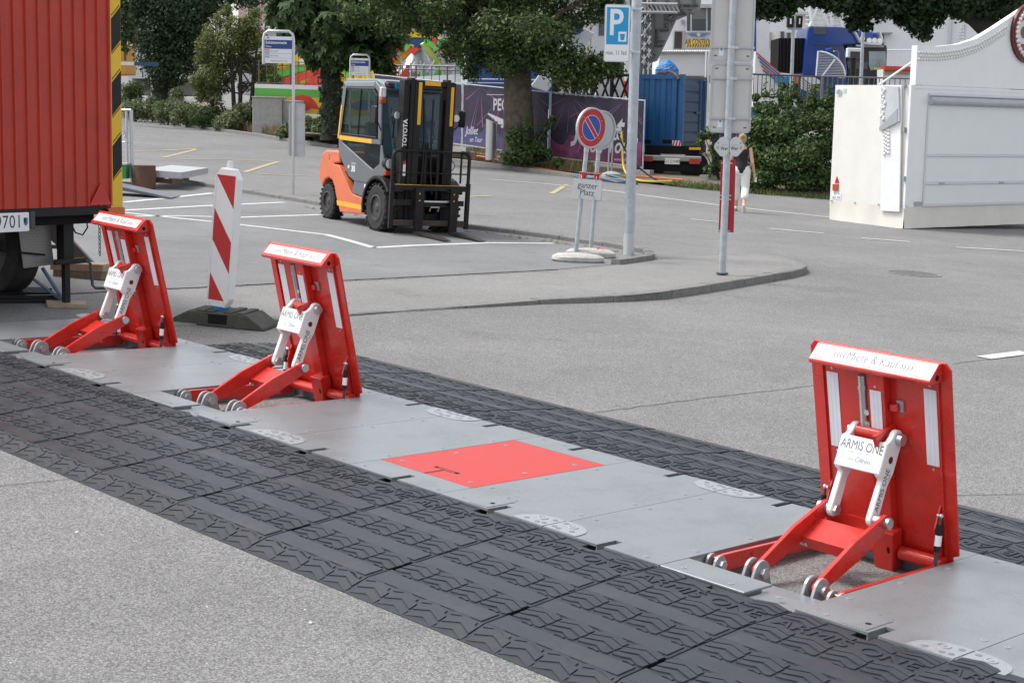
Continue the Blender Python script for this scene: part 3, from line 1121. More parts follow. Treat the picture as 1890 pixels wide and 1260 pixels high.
    mb.ext([(LL * .51, .066), (LL * .90, .072), (LL * .90, .08), (LL * .51, .076)], lp + X * .2485, dl, nl, X, 0, .248)
    br = mb.build('link_bridge', white_paint, t, bevel=.004)
    fo = lp + X * .372 + dl * (LL * .705) + nl * .0797
    text('ARMIS ONE', mat('ink_mid', (.11, .115, .125), .6), br, fo + dl * .033, X, dl, size=.062, xs=.72)
    text('mobile barrier systems', mat('ink_pale', (.5, .52, .53), .6), br, fo + dl * .002, X, dl, size=.016)
    text('››› Olten', mat('ink_teal', (.34, .42, .44), .6), br, fo - dl * .03, X, dl, size=.036, shear=.2)
    text('protection for events and squares', MATS['ink_pale'], br, fo - dl * .06, X, dl, size=.012)
    # pivots
    mb = MB()
    for c_, a_, b4, r_, n_s in ((lp, .19, .215, .027, 14), (lp, .236, .25, .026, 14), (lp, .279, .296, .0265, 6), (lp, .495, .537, .026, 14),
                               (lp, .559, .58, .0265, 14), (up_, .23, .249, .024, 14), (up_, .495, .524, .028, 14)):
        MB().cyl(c_ + X * a_, c_ + X * b4, r_, n=n_s).build('pivot_bolt', steel, t, smooth=True)
    MB().cyl(up_ + X * .28, up_ + X * .465, .036, n=16).build('pivot_tube', RP, t, smooth=True)
    MB().ext([(-.02, -.1), (.05, -.12), (.05, .06), (-.02, .03)], up_ + X * .435, ev, en * -1, X, 0, .02).build('pivot_lug', RP, t)
    return t
barrier(K_B[0], 'raised red vehicle barrier next to the red corrugated truck and striped beacon')
barrier(K_B[1], 'raised red vehicle barrier between the striped beacon foot and the bright red cover plate')
barrier(K_B[2], 'raised red vehicle barrier at the end of the strip away from the truck')
# ================================================================ red showman's truck at the left
def ex_ey(fr, pts, y=0.):
    return [fr.px(a, b, y) for a, b in pts]
truck_red = mat('truck_red', (.46, .04, .022), .5, var=.12, vscale=2.5, dirt=.5, dscale=3.5, dcol=(.24, .03, .022))
W_O = Vector((-3.62, 14.35, 0))
W_R = math.atan2(.79, .61)
fw_ = Frame(W_O, W_R)
tr = thing('box_truck', 'red corrugated box trailer with yellow and black striped warning edge, number plate below', 'trailer', m=fw_.m)
zb, zt = .935, 3.45
# corrugated rear wall: flat panels with raised ribs
mb = MB()
poly = []
xx = -2.42
pitch_ = .122
while xx < -.06:
    poly += [(xx, 0), (xx + .092, 0), (xx + .098, -.02), (xx + .114, -.02)]
    xx += pitch_
poly += [(-.004, 0), (-.004, .04), (-2.42, .04)]
mb.prz(poly, zb, zt)
wall = mb.build('rear_wall', truck_red, tr)
MB().box(-2.42, -.004, .042, 5.5, zb, zt).build('body', truck_red, tr)
MB().box(-2.42, .0, .0, .1, zb - .075, zb - .003).build('rear_beam', black, tr)
MB().box(-2.3, -.1, .1, 5.4, zb - .16, zb - .004).build('chassis', black_matt, tr)
# striped warning board along the corner
y_edge = mat('board_yellow', (.72, .46, .02), .45, var=.05, vscale=4)
wb = MB().box(0.002, .13, -.012, .012, zb - .02, zt).build('warning_board', y_edge, tr)
fb = Frame(W_O, W_R)
zz = zb + .235
i_ = 0
cond = mat('board_ink', (.02, .02, .02), .5)
while zz < zt + .3:
    MB().pry([(.026, zz), (.128, zz + .11), (.128, zz + .40), (.026, zz + .29)], -.0135, -.0122).build('stripe', black, wb)
    for q in (zz - .022, zz + .312):
        for j in range(7):
            t_ = j / 7.
            xa = .03 + .09 * t_
            za = q + .13 * (xa - .026) / .127
            MB().pry([(xa, za), (xa + .01, za + .01), (xa + .01, za + .024), (xa, za + .014)], -.0132, -.0122).build('small_print', cond, wb) if j % 2 == 0 or True else None
    zz += .555
# triangular reflector, lamp, plate
tri = MB().pry([(-.235, zb + .012), (-.008, zb + .012), (-.115, zb + .20)], -.026, -.0155).build('warning_triangle', mat('reflector_red', (.45, .012, .012), .25, coat=.5), tr)
MB().frame([(-.235, zb + .012), (-.008, zb + .012), (-.115, zb + .2)], [(-.212, zb + .026), (-.03, zb + .026), (-.116, zb + .175)], (0, 0, 0), X, Z, -Y, .0262, .0275).build('rim', mat('reflector_rim', (.6, .03, .03), .35), tri)
lamp = MB().box(-.055, .13, -.045, .03, zb - .155, zb - .02).build('tail_light', mat('lamp_red', (.28, .02, .012), .2, coat=.6), tr, bevel=.008)
MB().box(-.05, .125, -.049, -.044, zb - .085, zb - .026).build('indicator_lens', mat('lamp_amber', (.55, .13, .01), .2, coat=.6), lamp)
MB().box(-.058, -.0551, -.04, .03, zb - .15, zb - .03).build('lamp_housing', black, lamp)
npz = zb - .105
npl = MB().pry(rrect(-1.50, -.872, npz - .085, npz + .075, .012), -.03, -.022).build('number_plate', sign_white, tr)
text('SO 9701', ink, npl, (-.94, -.0306, npz - .006), X, Z, size=.155, xs=.82, space=1.05, align='RIGHT')
MB().pry([(-.925, npz + .03), (-.887, npz + .03), (-.887, npz - .02), (-.906, npz - .042), (-.925, npz - .02)], -.032, -.0305).build('crest', mat('crest_blue', (.03, .16, .36), .5), npl)
MB().pry([(-.925, npz + .03), (-.907, npz + .03), (-.907, npz - .01), (-.925, npz - .01)], -.0332, -.0322).build('crest_field', black, npl)
MB().box(-.85, -.80, -.02, .03, npz - .07, npz + .08).build('plate_lamp', dark_grey, tr, bevel=.006)
# support leg with screw jack
lx, ly = -.235, .34
MB().box(lx - .055, lx + .055, ly - .055, ly + .055, .43, zb - .01).build('support_leg', black, tr, bevel=.004)
MB().box(lx - .027, lx + .027, ly - .027, ly + .027, .045, .428).build('leg_tube', black, tr)
MB().box(lx - .06, lx + .06, ly - .06, ly + .06, .038, .05).build('foot_plate', black, tr)
MB().tube([(lx - .02, ly - .07, .42), (lx + .16, ly - .07, .42), (lx + .2, ly - .09, .40), (lx + .215, ly - .1, .2), (lx + .23, ly - .12, .175), (lx + .40, ly - .18, .165)], .014, 8).build('crank', dark_grey, tr)
MB().box(lx - .18, lx + .16, ly - .1, ly - .06, .405, .455).build('gear_housing', black, tr, bevel=.01)
MB().tube([(lx + .05, ly - .02, .82), (lx + .1, ly - .02, .86), (lx + .2, ly - .04, .8), (lx + .215, ly - .04, .72), (lx + .16, ly - .04, .655), (lx + .08, ly - .04, .68), (lx + .05, ly - .04, .74), (lx - .02, ly - .03, .80), (lx - .25, ly - .02, .8)], .007, 6).build('cable', black_matt, tr)
link = MB().tube(circ3 := [(0, .011 * math.cos(t), .022 * math.sin(t)) for t in [i * math.pi / 5 for i in range(10)]], .0035, 5, closed=True).mesh('chain_link', dark_grey)
for i in range(11):
    o = linked('chain_link', link, tr)
    o.location = (.05, .22, zb - .1 - .035 * i)
    o.rotation_euler = (0, 0, math.pi / 2 * (i % 2))
# wheel and mudguard
wx, wy, wr = -.46, 1.0, .46
wh = MB()
prof = [(wr - .16, -.14), (wr - .05, -.145), (wr - .01, -.12), (wr, -.08), (wr, .08), (wr - .01, .12), (wr - .05, .145), (wr - .16, .14)]
def wheel_mesh(prof, n=40):
    mb = MB()
    k = len(prof)
    vs_ = [(z, r * math.cos(2 * math.pi * j / n), r * math.sin(2 * math.pi * j / n)) for r, z in prof for j in range(n)]
    fs_ = [(i * n + j, i * n + (j + 1) % n, (i + 1) * n + (j + 1) % n, (i + 1) * n + j) for i in range(k - 1) for j in range(n)]
    return mb.add(vs_, fs_)
for q in (1.0, 2.2):
    wo = wheel_mesh(prof).build('tyre', tyre, tr, smooth=True)
    wo.location = (wx, wy if q == 1.0 else wy + 1.25, wr + .09)
    ro = MB().disc((0, 0, 0), X, wr - .155, .2, 28).build('rim', dark_grey, wo)
ax = MB().cyl((-1.9, wy, wr + .09), (-.4, wy, wr + .09), .06).build('axle', black_matt, tr)
checker = mat('checker_plate', (.23, .225, .22), .45, metal=.5, var=.12, vscale=8, dirt=.5, dscale=4, dcol=(.12, .115, .11))
gx0, gz0 = fw_.px(36, 410, .42)
pg = [fw_.px(a, b, .42) for a, b in [(33, 412), (90, 407), (100, 488), (44, 495)]]
mg = MB().pry(pg, .42, .43).build('mud_flap', checker, tr)
mbar = MB()
(ax0, az0), (ax1, az1) = pg[3], pg[1]
barm = MB().box(-.011, .011, -.0015, 0, -.0028, .0028).mesh('tread_bar', mat('checker_bar', (.30, .295, .29), .4, metal=.5))
for r_i in range(15):
    for c_i in range(11):
        a = ax0 + .03 + (ax1 - ax0 - .05) * c_i / 10.
        b = az0 + .03 + (az1 - az0 - .05) * r_i / 14.
        a += (pg[0][0] - pg[3][0]) * r_i / 14. * .9
        if a > ax1 + (pg[2][0] - pg[1][0]) * (1 - r_i / 14.) - .02:
            continue
        o = linked('tread_bar', barm, mg)
        o.location = (a, .4195, b)
        o.rotation_euler = (0, RAD(40 if (r_i + c_i) % 2 else -40), 0)
MB().tube([fw_.px(0, 462, .4)[:1] + (.4,) + fw_.px(0, 462, .4)[1:], fw_.px(80, 470, .4)[:1] + (.38,) + fw_.px(80, 470, .4)[1:]], .01, 6).build('brake_rod', black, tr)
# things under the truck
lw = fw_.m @ Vector((lx, ly, 0))
bd = thing('wooden_pad', 'pale square wooden board under the truck support leg', 'board', (lw.x, lw.y, 0), RAD(20))
MB().box(-.17, .17, -.13, .13, 0, .036).build('board', wood, bd, bevel=.003)
pw = G(55, 556)
bd = thing('levelling_pad', 'flat black ridged board that the truck wheel stands on', 'board', (pw.x - .15, pw.y + .1, 0), RAD(28))
MB().box(-.55, .4, -.28, .28, 0, .045).build('base', black, bd, bevel=.01)
MB().box(-.45, .28, -.2, .2, .046, .085).build('top', black_matt, bd, bevel=.01)
for y_ in (-.24, .24):
    MB().box(-.5, .36, y_ - .02, y_ + .02, .046, .07).build('ridge', black, bd)
# grey loading ramp foot on dark timbers behind the truck
fq = Frame(G(178, 512), RAD(-8))
rp = thing('ramp_brace', 'dark grey triangular steel ramp end standing on timbers behind the truck', 'ramp', m=fq.m)
tri_ = [fq.px(a, b) for a, b in [(86, 408), (101, 408), (178, 490), (150, 492), (92, 440)]]
MB().pry(tri_, -.02, .03).build('side_plate', mat('ramp_grey', (.11, .115, .12), .5, metal=.4, var=.1), rp)
a_, b_2 = fq.px(96, 455), fq.px(143, 457)
MB().box(a_[0], b_2[0], -.025, .035, a_[1] - .02, a_[1] + .02).build('cross_bar', MATS['ramp_grey'], rp)
for i, (a, b) in enumerate((((76, 495), (60, 532)), ((78, 494), (118, 556)))):
    p0 = G(b[0], b[1])
    x_, z_ = fq.px(*a, .1)
tb = Frame(G(170, 515), RAD(-12))
for nm, pts, lab in (('timber', [(100, 482), (198, 492), (198, 502), (100, 493)], 'upper weathered timber under the grey ramp end behind the truck'),
                     ('timber', [(105, 495), (195, 504), (195, 517), (108, 505)], 'lower dark timber under the grey ramp end behind the truck')):
    q = [tb.px(a, b) for a, b in pts]
    x0_, x1_ = min(p[0] for p in q), max(p[0] for p in q)
    z0_, z1_ = (.085, .165) if 'upper' in lab else (.0, .083)
    t = thing(nm, lab, 'timber', m=tb.m)
    MB().box(x0_, x1_, -.09, .1, z0_, z1_).build('beam', wood if 'upper' in lab else wood_dark, t, bevel=.006)
# blue steel prop leaning under the truck
pa, pb = fw_.px(78, 494, .6), fw_.px(118, 556, .45)
t = thing('steel_prop', 'thin blue grey steel prop leaning under the truck beside its support leg', 'prop', m=fw_.m)
MB().tube([(pa[0], .6, pa[1]), (pb[0], .45, max(.02, pb[1]))], .018, 8).build('tube', mat('prop_blue', (.10, .15, .22), .45, metal=.3), t)
pa, pb = fw_.px(62, 515, .62), fw_.px(75, 534, .62)
MB().tube([(pa[0], .62, pa[1]), (pb[0] + .12, .46, max(.02, pb[1] - .1))], .015, 8).build('stay', MATS['prop_blue'], t)

# ================================================================ striped beacon and its foot
bz = G(392, 606)
ft_dir = (G(492, 612) - G(335, 597)).normalized()
frz = math.atan2(ft_dir.y, ft_dir.x)
fo_c = (G(492, 611) + G(330, 596)) / 2 + Vector((0, .16, 0))
foot_m = mat('recycled_rubber', (.055, .056, .046), .85, var=.2, vscale=30, bump=.6, bscale=90, dirt=.5, dscale=6, dcol=(.13, .13, .10))
bf = thing('beacon_foot', 'dark recycled rubber foot slab that carries the striped beacon', 'foot slab', fo_c, frz)
MB().pry([(-.41, 0), (.42, 0), (.42, .025), (.26, .125), (-.27, .125), (-.41, .05)], -.2, .2).build('slab', foot_m, bf, bevel=.008)
MB().box(-.085, .085, -.204, -.196, .03, .11).build('recess', black_matt, bf)
for x_ in (-.2, -.11, .05, .16):
    MB().box(x_, x_ + .07, -.19, .19, .1255, .137).build('ridge', foot_m, bf)
MB().pry([(-.38, .064), (-.26, .1265), (-.25, .1285), (-.385, .068)], -.16, .16).build('grip_panel', mat('grip_tan', (.24, .22, .16), .9, var=.2, vscale=20), bf)
bb = bf.matrix_world @ Vector((-.06, -.02, .1))
bt = D(424, 300, bb.y)
up_b = (bt - bb).normalized()
rzb = RAD(-22)
xb = Vector((math.cos(rzb), math.sin(rzb), 0))
xb = (xb - up_b * xb.dot(up_b)).normalized()
yb = up_b.cross(xb)
bm_ = Matrix(((xb.x, yb.x, up_b.x, bb.x), (xb.y, yb.y, up_b.y, bb.y), (xb.z, yb.z, up_b.z, bb.z), (0, 0, 0, 1)))
be = thing('traffic_beacon', 'tall white plastic traffic beacon with red diagonal stripes', 'beacon', m=bm_)
HB = (bt - bb).length
white_pl = mat('white_plastic', (.78, .79, .79), .35, var=.03, vscale=6, dirt=.12, dscale=5, dcol=(.5, .5, .48))
hw = .118
out_ = [(-hw * .62, .05), (hw * .62, .05), (hw, .13), (hw, HB - .14), (hw * .55, HB - .05), (-hw * .55, HB - .05), (-hw, HB - .14), (-hw, .13)]
MB().pry(out_, -.035, .055).build('body', white_pl, be, bevel=.012, seg=2)
MB().cyl((0, .01, HB - .06), (0, .01, HB + .01), .03, .024, n=16).build('handle', white_pl, be, smooth=True)
MB().cyl((0, .01, -.06), (0, .01, .06), .06, .075, n=12).build('socket', mat('socket_blue', (.02, .2, .42), .5), be, smooth=True)
MB().frame([(-hw + .016, .10), (hw - .016, .10), (hw - .016, HB - .10), (-hw + .016, HB - .10)], [(-hw + .022, .108), (hw - .022, .108), (hw - .022, HB - .108), (-hw + .022, HB - .108)], (0, 0, 0), X, Z, -Y, .0352, .039).build('rim', white_pl, be)
s_red = mat('stripe_red', (.48, .02, .022), .4, var=.04)
l_, r_2 = -hw + .024, hw - .024
wz = r_2 - l_
def stripe_poly(z_top_left, h_, drop):
    """band falling from left to right, trimmed to the panel"""
    lo, hi = .112, HB - .112
    q = [(l_, z_top_left), (r_2, z_top_left - drop), (r_2, z_top_left - drop - h_), (l_, z_top_left - h_)]
    return q
import itertools
def clip_z(poly, lo, hi):
    for sgn, lim in ((1, lo), (-1, hi)):
        out = []
        for i in range(len(poly)):
            a, b = poly[i], poly[(i + 1) % len(poly)]
            ia, ib = sgn * a[1] >= sgn * lim, sgn * b[1] >= sgn * lim
            if ia:
                out.append(a)
            if ia != ib:
                t_ = (lim - a[1]) / (b[1] - a[1])
                out.append((a[0] + (b[0] - a[0]) * t_, lim))
        poly = out
    return poly
lo_, hi_ = .112, HB - .112
for zt_ in (hi_ + .27, hi_ - .29, hi_ - .85):
    q = clip_z([(l_, zt_), (r_2, zt_ - .28), (r_2, zt_ - .55), (l_, zt_ - .27)], lo_, hi_)
    if len(q) > 2:
        MB().pry(q, -.0372, -.0355).build('stripe', s_red, be)

# ================================================================ ramp and railing of a stage beyond the truck
fs = Frame(G(243, 346), RAD(0))
st = thing('stage_ramp', 'grey metal access ramp with railing post beyond the red truck', 'ramp', m=fs.m)
alu = mat('aluminium', (.50, .51, .53), .4, metal=.6, var=.08, vscale=8)
def fx(a, b, y=0.):
    x_, z_ = fs.px(a, b, y)
    return x_, z_
def vbar(a0, b0, a1, b1, wd, y=0., name='rail_post', m=alu, par=None):
    p, q = fx(a0, b0, y), fx(a1, b1, y)
    MB().tube([(p[0], y, p[1]), (q[0], y, q[1])], wd, 4).build(name, m, par or st)
vbar(242, 203, 244, 346, .035)
vbar(233, 205, 235, 312, .025)
vbar(180, 203, 242, 203, .02, name='rail')
vbar(180, 262, 242, 262, .015, name='rail')
vbar(228, 255, 235, 240, .012, name='brace')
vbar(228, 240, 236, 262, .012, name='brace')
g0, g1 = fx(205, 303), fx(240, 329)
MB().box(g0[0], g1[0], -.3, .0, g1[1], g0[1]).build('green_box', mat('stage_green', (.02, .26, .06), .5, var=.06), st)
MB().box(g0[0], g1[0] + .02, -.32, .02, g0[1] + .002, g0[1] + .03).build('box_lid', alu, st)
a, b = fx(246, 310), fx(280, 325)
MB().ext([(a[0], a[1]), (b[0], b[1]), (b[0], b[1] - .08), (a[0], a[1] - .12)], (0, 0, 0), X, Z, Y, -.05, 1.6).build('upper_ramp', mat('ramp_steel', (.28, .30, .32), .5, metal=.4, var=.1), st)
a, b = fx(270, 315), fx(334, 330)
MB().ext([(a[0] - .1, .34), (b[0], .30), (b[0], .18), (a[0] - .1, .22)], (0, 0, 0), X, Z, Y, .02, 2.6).build('deck', alu, st)
MB().ext([(a[0] - .1, .2), (b[0] - .2, .16), (b[0] - .2, .08), (a[0] - .1, .1)], (0, 0, 0), X, Z, Y, .1, .2).build('deck_beam', mat('rust', (.11, .06, .04), .9, var=.3), st)
x_, z_ = fx(270, 337)
MB().cyl((x_, -.1, 0), (x_, -.1, .42), .2, n=20).build('deck_support', MATS['rust'], st, smooth=True)
c_ = G(240, 346)
fr2 = Frame(G(317, 368), 0)
p0, p1 = fr2.px(218, 344), fr2.px(316, 367)
lr = thing('loading_plank', 'long thin grey loading plank lying at a slant beyond the red truck', 'plank', m=fr2.m)
MB().ext([(p0[0] - .4, p0[1] + .08), (p1[0], .03), (p1[0], 0), (p0[0] - .4, p0[1] + .0)], (0, 0, 0), X, Z, Y, 0, .75).build('plank', mat('plank_steel', (.14, .16, .18), .45, metal=.5, var=.12), lr)
for k_, (a, b) in enumerate(((240, 345), (330, 337))):
    c_ = G(a, b)
    t = thing('packing_block', ['stack of thin wooden packing under the stage railing post', 'small wooden packing under the far corner of the stage deck'][k_], 'packing', c_, 0)
    MB().box(-.2, .2, -.15, .15, 0, .05).box(-.18, .18, -.14, .14, .052, .1).build('wood', wood, t)
# ================================================================ forklift
fk_h = Vector((.51, -.86, 0)).normalized()
fk_rz = math.atan2(fk_h.y, fk_h.x)
fk_o = G(700, 427) + Vector((-fk_h.y, fk_h.x, 0)) * .56
fk = thing('forklift', 'orange and grey forklift truck with black mast parked on the lot', 'forklift', fk_o, fk_rz)
orange = mat('forklift_orange', (.68, .15, .055), .42, var=.07, vscale=3, coat=.2, dirt=.5, dscale=4, dcol=(.34, .10, .05))
fgrey = mat('forklift_grey', (.115, .125, .14), .42, var=.08, vscale=4, coat=.15)
fgrey2 = mat('forklift_grey_light', (.21, .235, .26), .4, var=.05)
fblack = mat('forklift_black', (.008, .008, .0085), .5, var=.25, vscale=9, spec=.3, dirt=.35, dscale=6, dcol=(.03, .026, .023))
chrome = mat('lamp_glass', (.7, .72, .74), .12, metal=.6)
cabglass = glass_mat('cab_glass', (.03, .045, .05), .24)
def wheel(x, y, r, wd, name):
    s = -1 if y < 0 else 1
    prof = [(r * .58, -wd * .42), (r * .62, -wd * .5), (r * .9, -wd * .5), (r * .97, -wd * .42), (r, -wd * .3), (r, wd * .3), (r * .97, wd * .42), (r * .9, wd * .5), (r * .62, wd * .5), (r * .58, wd * .42)]
    mb = MB()
    n = 40
    vs_ = [(rr * math.cos(2 * math.pi * j / n), zz_, rr * math.sin(2 * math.pi * j / n)) for rr, zz_ in prof for j in range(n)]
    fs_ = [(i * n + j, i * n + (j + 1) % n, (i + 1) * n + (j + 1) % n, (i + 1) * n + j) for i in range(len(prof) - 1) for j in range(n)]
    mb.add(vs_, fs_)
    w_ = mb.build('tyre', tyre, fk, smooth=True)
    w_.location = (x, y, r)
    for j in range(22):          # tread lugs
        a = 2 * math.pi * j / 22
        for q in (-1, 1):
            ca, sa = math.cos(a + q * .07), math.sin(a + q * .07)
            e1, e2 = Vector((-sa, 0, ca)), Vector((ca, 0, sa))
            mbl = MB().ext([(-r * .055, q * wd * .06), (r * .055, q * wd * .06), (r * .075, q * wd * .5), (-r * .035, q * wd * .5)], e2 * (r - .004), e1, Y, e2, 0, .022)
            mbl.build('tread_lug', tyre, w_)
    yo = s * wd * .5
    rim = MB().lathe([(r * .585, 0), (r * .585, .03), (r * .5, .035), (r * .46, -.03), (r * .2, -.05), (r * .2, .0), (r * .13, .015)], 28).build('rim', mat('rim_grey', (.05, .046, .044), .6, var=.3, vscale=20), w_, smooth=True)
    rim.matrix_local = Matrix.Translation((0, yo - s * .03, 0)) @ Matrix.Rotation(RAD(90) * s * -1, 4, 'X')
    for j in range(6):
        a = 2 * math.pi * j / 6
        MB().cyl((math.cos(a) * r * .3, yo - s * .09, math.sin(a) * r * .3), (math.cos(a) * r * .3, yo - s * .045, math.sin(a) * r * .3), .014, n=6).build('wheel_nut', dark_grey, rim.parent)
    return w_
for s in (-1, 1):
    wheel(-.04, s * .50, .352, .25, 'front')
    wheel(-1.98, s * .46, .285, .2, 'rear')
MB().cyl((-.04, -.42, .352), (-.04, .42, .352), .09).build('front_axle', fblack, fk)
MB().cyl((-1.98, -.4, .285), (-1.98, .4, .285), .06).build('rear_axle', fblack, fk)
# counterweight
cw = [(-2.36, .56), (-2.38, .84), (-2.30, 1.02), (-2.16, 1.09), (-1.66, 1.10), (-1.60, .92), (-1.84, .9), (-1.72, .58), (-1.76, .52), (-1.86, .62), (-2.0, .66), (-2.14, .62), (-2.24, .5)]
MB().pry(cw, -.54, .54).build('counterweight', orange, fk, bevel=.025, seg=2)
MB().pry([(-2.34, .40), (-2.34, .55), (-2.24, .49), (-2.14, .61), (-2.0, .65), (-1.86, .61), (-1.76, .5), (-1.7, .3), (-1.75, .25), (-2.2, .3)], -.36, .36).build('rear_frame', fblack, fk)
# side frame in orange
for s in (-1, 1):
    pts = [(-1.84, .885), (-1.60, .885), (-1.28, .66), (-1.06, .48), (-.66, .45), (-.56, .20), (-1.46, .155), (-1.66, .42), (-1.72, .56)]
    y0_ = .56 * s
    sf = MB().pry(pts, min(y0_, y0_ - s * .12), max(y0_, y0_ - s * .12)).build('side_frame', orange, fk, bevel=.015, seg=2)
    a0, a1 = sorted((y0_ + s * .0005, y0_ + s * .003))
    MB().pry([(-1.57, .255), (-.63, .262), (-.635, .335), (-1.6, .33)], a0, a1).build('stripe', yellow, sf)
    MB().pry([(-1.575, .855), (-1.535, .855), (-1.02, .455), (-.67, .425), (-.67, .45), (-1.03, .48)], a0, a1).build('pale_edge', mat('forklift_orange_pale', (.72, .26, .14), .45), sf)
    lw_ = [(-1.05, .5), (-.68, .47), (-.50, .68), (-1.0, .68)]
    b0, b1 = sorted((y0_ - s * .08, y0_ - s * .01))
    stp = MB().pry(lw_, b0, b1).build('step', fgrey, fk)
    MB().pry([(-.62, .49), (-.5, .49), (-.5, .66), (-.62, .66)], min(s * .552, s * .556), max(s * .552, s * .556)).build('decal', sign_white, stp)
MB().box(-1.66, -.35, -.44, .44, .18, .8).build('chassis', fblack, fk)
# front mudguards
for s in (-1, 1):
    arc = [(-.04 + .45 * math.cos(RAD(a)), .352 + .43 * math.sin(RAD(a))) for a in range(35, 196, 16)]
    arc_o = [(-.04 + .50 * math.cos(RAD(a)), .352 + .48 * math.sin(RAD(a))) for a in range(35, 196, 16)]
    y0_, y1_ = sorted((s * .36, s * .63))
    MB().pry(arc + arc_o[::-1], y0_, y1_).build('mudguard', fblack, fk, bevel=.006)
# cab: lower side panels, pillars, roof, panes
for s in (-1, 1):
    ys = sorted((s * .555, s * .525))
    low = [(-1.66, 1.36), (-.12, 1.36), (.10, .88), (.0, .80), (-.45, .68), (-1.02, .68), (-1.22, .74), (-1.62, 1.06)]
    win = [(-1.46, 1.27), (-.56, 1.27), (-.16, 1.22), (-.13, 1.0), (-.32, .91), (-1.36, 1.2)]
    # panel built around the lower window
    dp = MB().pry([(-1.66, 1.36), (-.12, 1.36), (-.12, 1.28), (-1.5, 1.28), (-1.5, 1.24), (-.36, .90), (-.13, 1.0), (-.12, 1.279), (-.08, 1.28), (.10, .88), (.0, .80), (-.45, .68), (-1.02, .68), (-1.22, .74), (-1.62, 1.06)], *ys).build('door_panel', fgrey, fk, bevel=.01)
    MB().pry([(-1.5, 1.278), (-1.5, 1.242), (-.36, .902), (-.132, 1.002), (-.122, 1.276)], s * .538 - .002, s * .538 + .002).build('lower_pane', cabglass, dp)
    MB().pry([(-1.615, 1.285), (-.42, 1.285), (-.42, 1.35), (-1.615, 1.35)], min(s * .5555, s * .559), max(s * .5555, s * .559)).build('stripe', yellow, dp)
    MB().pry([(-1.685, 1.30), (-1.64, 1.30), (-1.56, 1.82), (-1.605, 1.82)], min(s * .5555, s * .559), max(s * .5555, s * .559)).build('stripe', yellow, dp)
    if s < 0:
        text('30', sign_white, dp, (-1.05, -.5562, .86), X, Z, size=.13, bold=.004, xs=1.1)
        text('8F', sign_white, dp, (-1.22, -.5562, .88), X, Z, size=.07, bold=.002)
        text('TONERO', sign_white, dp, (-1.04, -.5562, .945), X, Z, size=.04)
        text('2', ink, fk, (-2.0, -.5415, .98), X, Z, size=.12)
    # pillars
    rp_ = MB().pry([(-1.68, 1.361), (-1.58, 1.361), (-1.44, 2.1), (-1.54, 2.18), (-1.56, 2.14)], *ys).build('rear_pillar', fgrey, fk, bevel=.008)
    MB().pry([(-.22, 1.361), (-.11, 1.361), (-.16, 2.0), (-.24, 2.14), (-.40, 2.22), (-.42, 2.13), (-.3, 2.06), (-.27, 1.98)], *ys).build('front_pillar', fgrey, fk, bevel=.008)
    MB().pry([(-1.56, 2.105), (-.42, 2.13), (-.42, 2.215), (-1.53, 2.185)], *ys).build('roof_rail', fgrey2, fk, bevel=.012)
    MB().pry([(-1.575, 1.362), (-.222, 1.362), (-.272, 1.98), (-.31, 2.06), (-.42, 2.128), (-1.435, 2.106)], s * .538 - .002, s * .538 + .002).build('side_pane', cabglass, fk)
    MB().tube([(-1.55, s * .556, 1.385), (-.25, s * .556, 1.385), (-.30, s * .556, 2.0), (-.44, s * .556, 2.1), (-1.41, s * .556, 2.085)], .014, 6, closed=True).build('pane_seal', black, fk)
    MB().tube([(-.95, s * .548, 1.37), (-.9, s * .548, 2.1)], .010, 6).build('window_bar', black, fk)
    # grab bar and mirror
    arm_ = MB().tube([(-.12, s * .56, 1.5), (.0, s * .66, 1.6), (-.05, s * .72, 1.66)], .01, 6).build('mirror_arm', black, fk)
    mm = MB().pry(rrect(-.09, .09, 1.60, 1.86, .04), s * .74 - .02, s * .74 + .02).build('mirror', black, arm_, bevel=.01)
    # head lights and indicators
    hl = MB().cyl((.02, s * .50, 1.02), (.13, s * .50, 1.02), .085, .09, n=18).build('headlight', fblack, fk, smooth=True)
    MB().disc((.132, s * .50, 1.02), X, .075, .006, 18).build('lens', chrome, hl)
    MB().box(.03, .12, s * .50 - .06, s * .50 + .06, .84, .92).build('indicator', mat('indicator_red', (.4, .05, .01), .3), fk, bevel=.01)
    wl = MB().cyl((.15, s * .42 + (s * .1 if s > 0 else -.05), 1.74), (.22, s * .42 + (s * .1 if s > 0 else -.05), 1.74), .06, .065, n=16).build('work_light', fblack, fk, smooth=True)
    MB().disc((.222, s * .42 + (s * .1 if s > 0 else -.05), 1.74), X, .055, .006, 16).build('lens', chrome, wl)
    MB().tube([(.14, s * .42 + (s * .1 if s > 0 else -.05), 1.66), (.12, s * .42 + (s * .1 if s > 0 else -.05), 1.5), (.05, s * .44, 1.4)], .012, 6).build('bracket', fblack, wl)
rf = MB().pry([(-1.6, 2.19), (-1.52, 2.235), (-.45, 2.255), (-.2, 2.2), (-.14, 2.12), (-.2, 2.1), (-.45, 2.18), (-1.55, 2.16)], -.52, .52).build('roof', fgrey2, fk, bevel=.015)
MB().pry([(-.20, 2.14), (-.06, 2.13), (-.1, 2.2), (-.2, 2.24)], -.5, .5).build('front_visor', fblack, fk, bevel=.02)
bl = MB().box(-.08, .02, -.64, -.56, 1.98, 2.14).build('turn_lamp', chrome, fk, bevel=.015)
MB().box(-.085, .025, -.645, -.555, 1.89, 1.978).build('lens', mat('lamp_amber_dark', (.30, .05, .02), .3), bl, bevel=.015)
sp = MB().box(-.04, -.035, -.40, -.22, 2.13, 2.215).build('number_plate', mat('plate_blue', (.01, .33, .55), .4), fk)
text('SO 4', ink, sp, (-.0335, -.31, 2.17), Y, Z, size=.075, xs=.8)
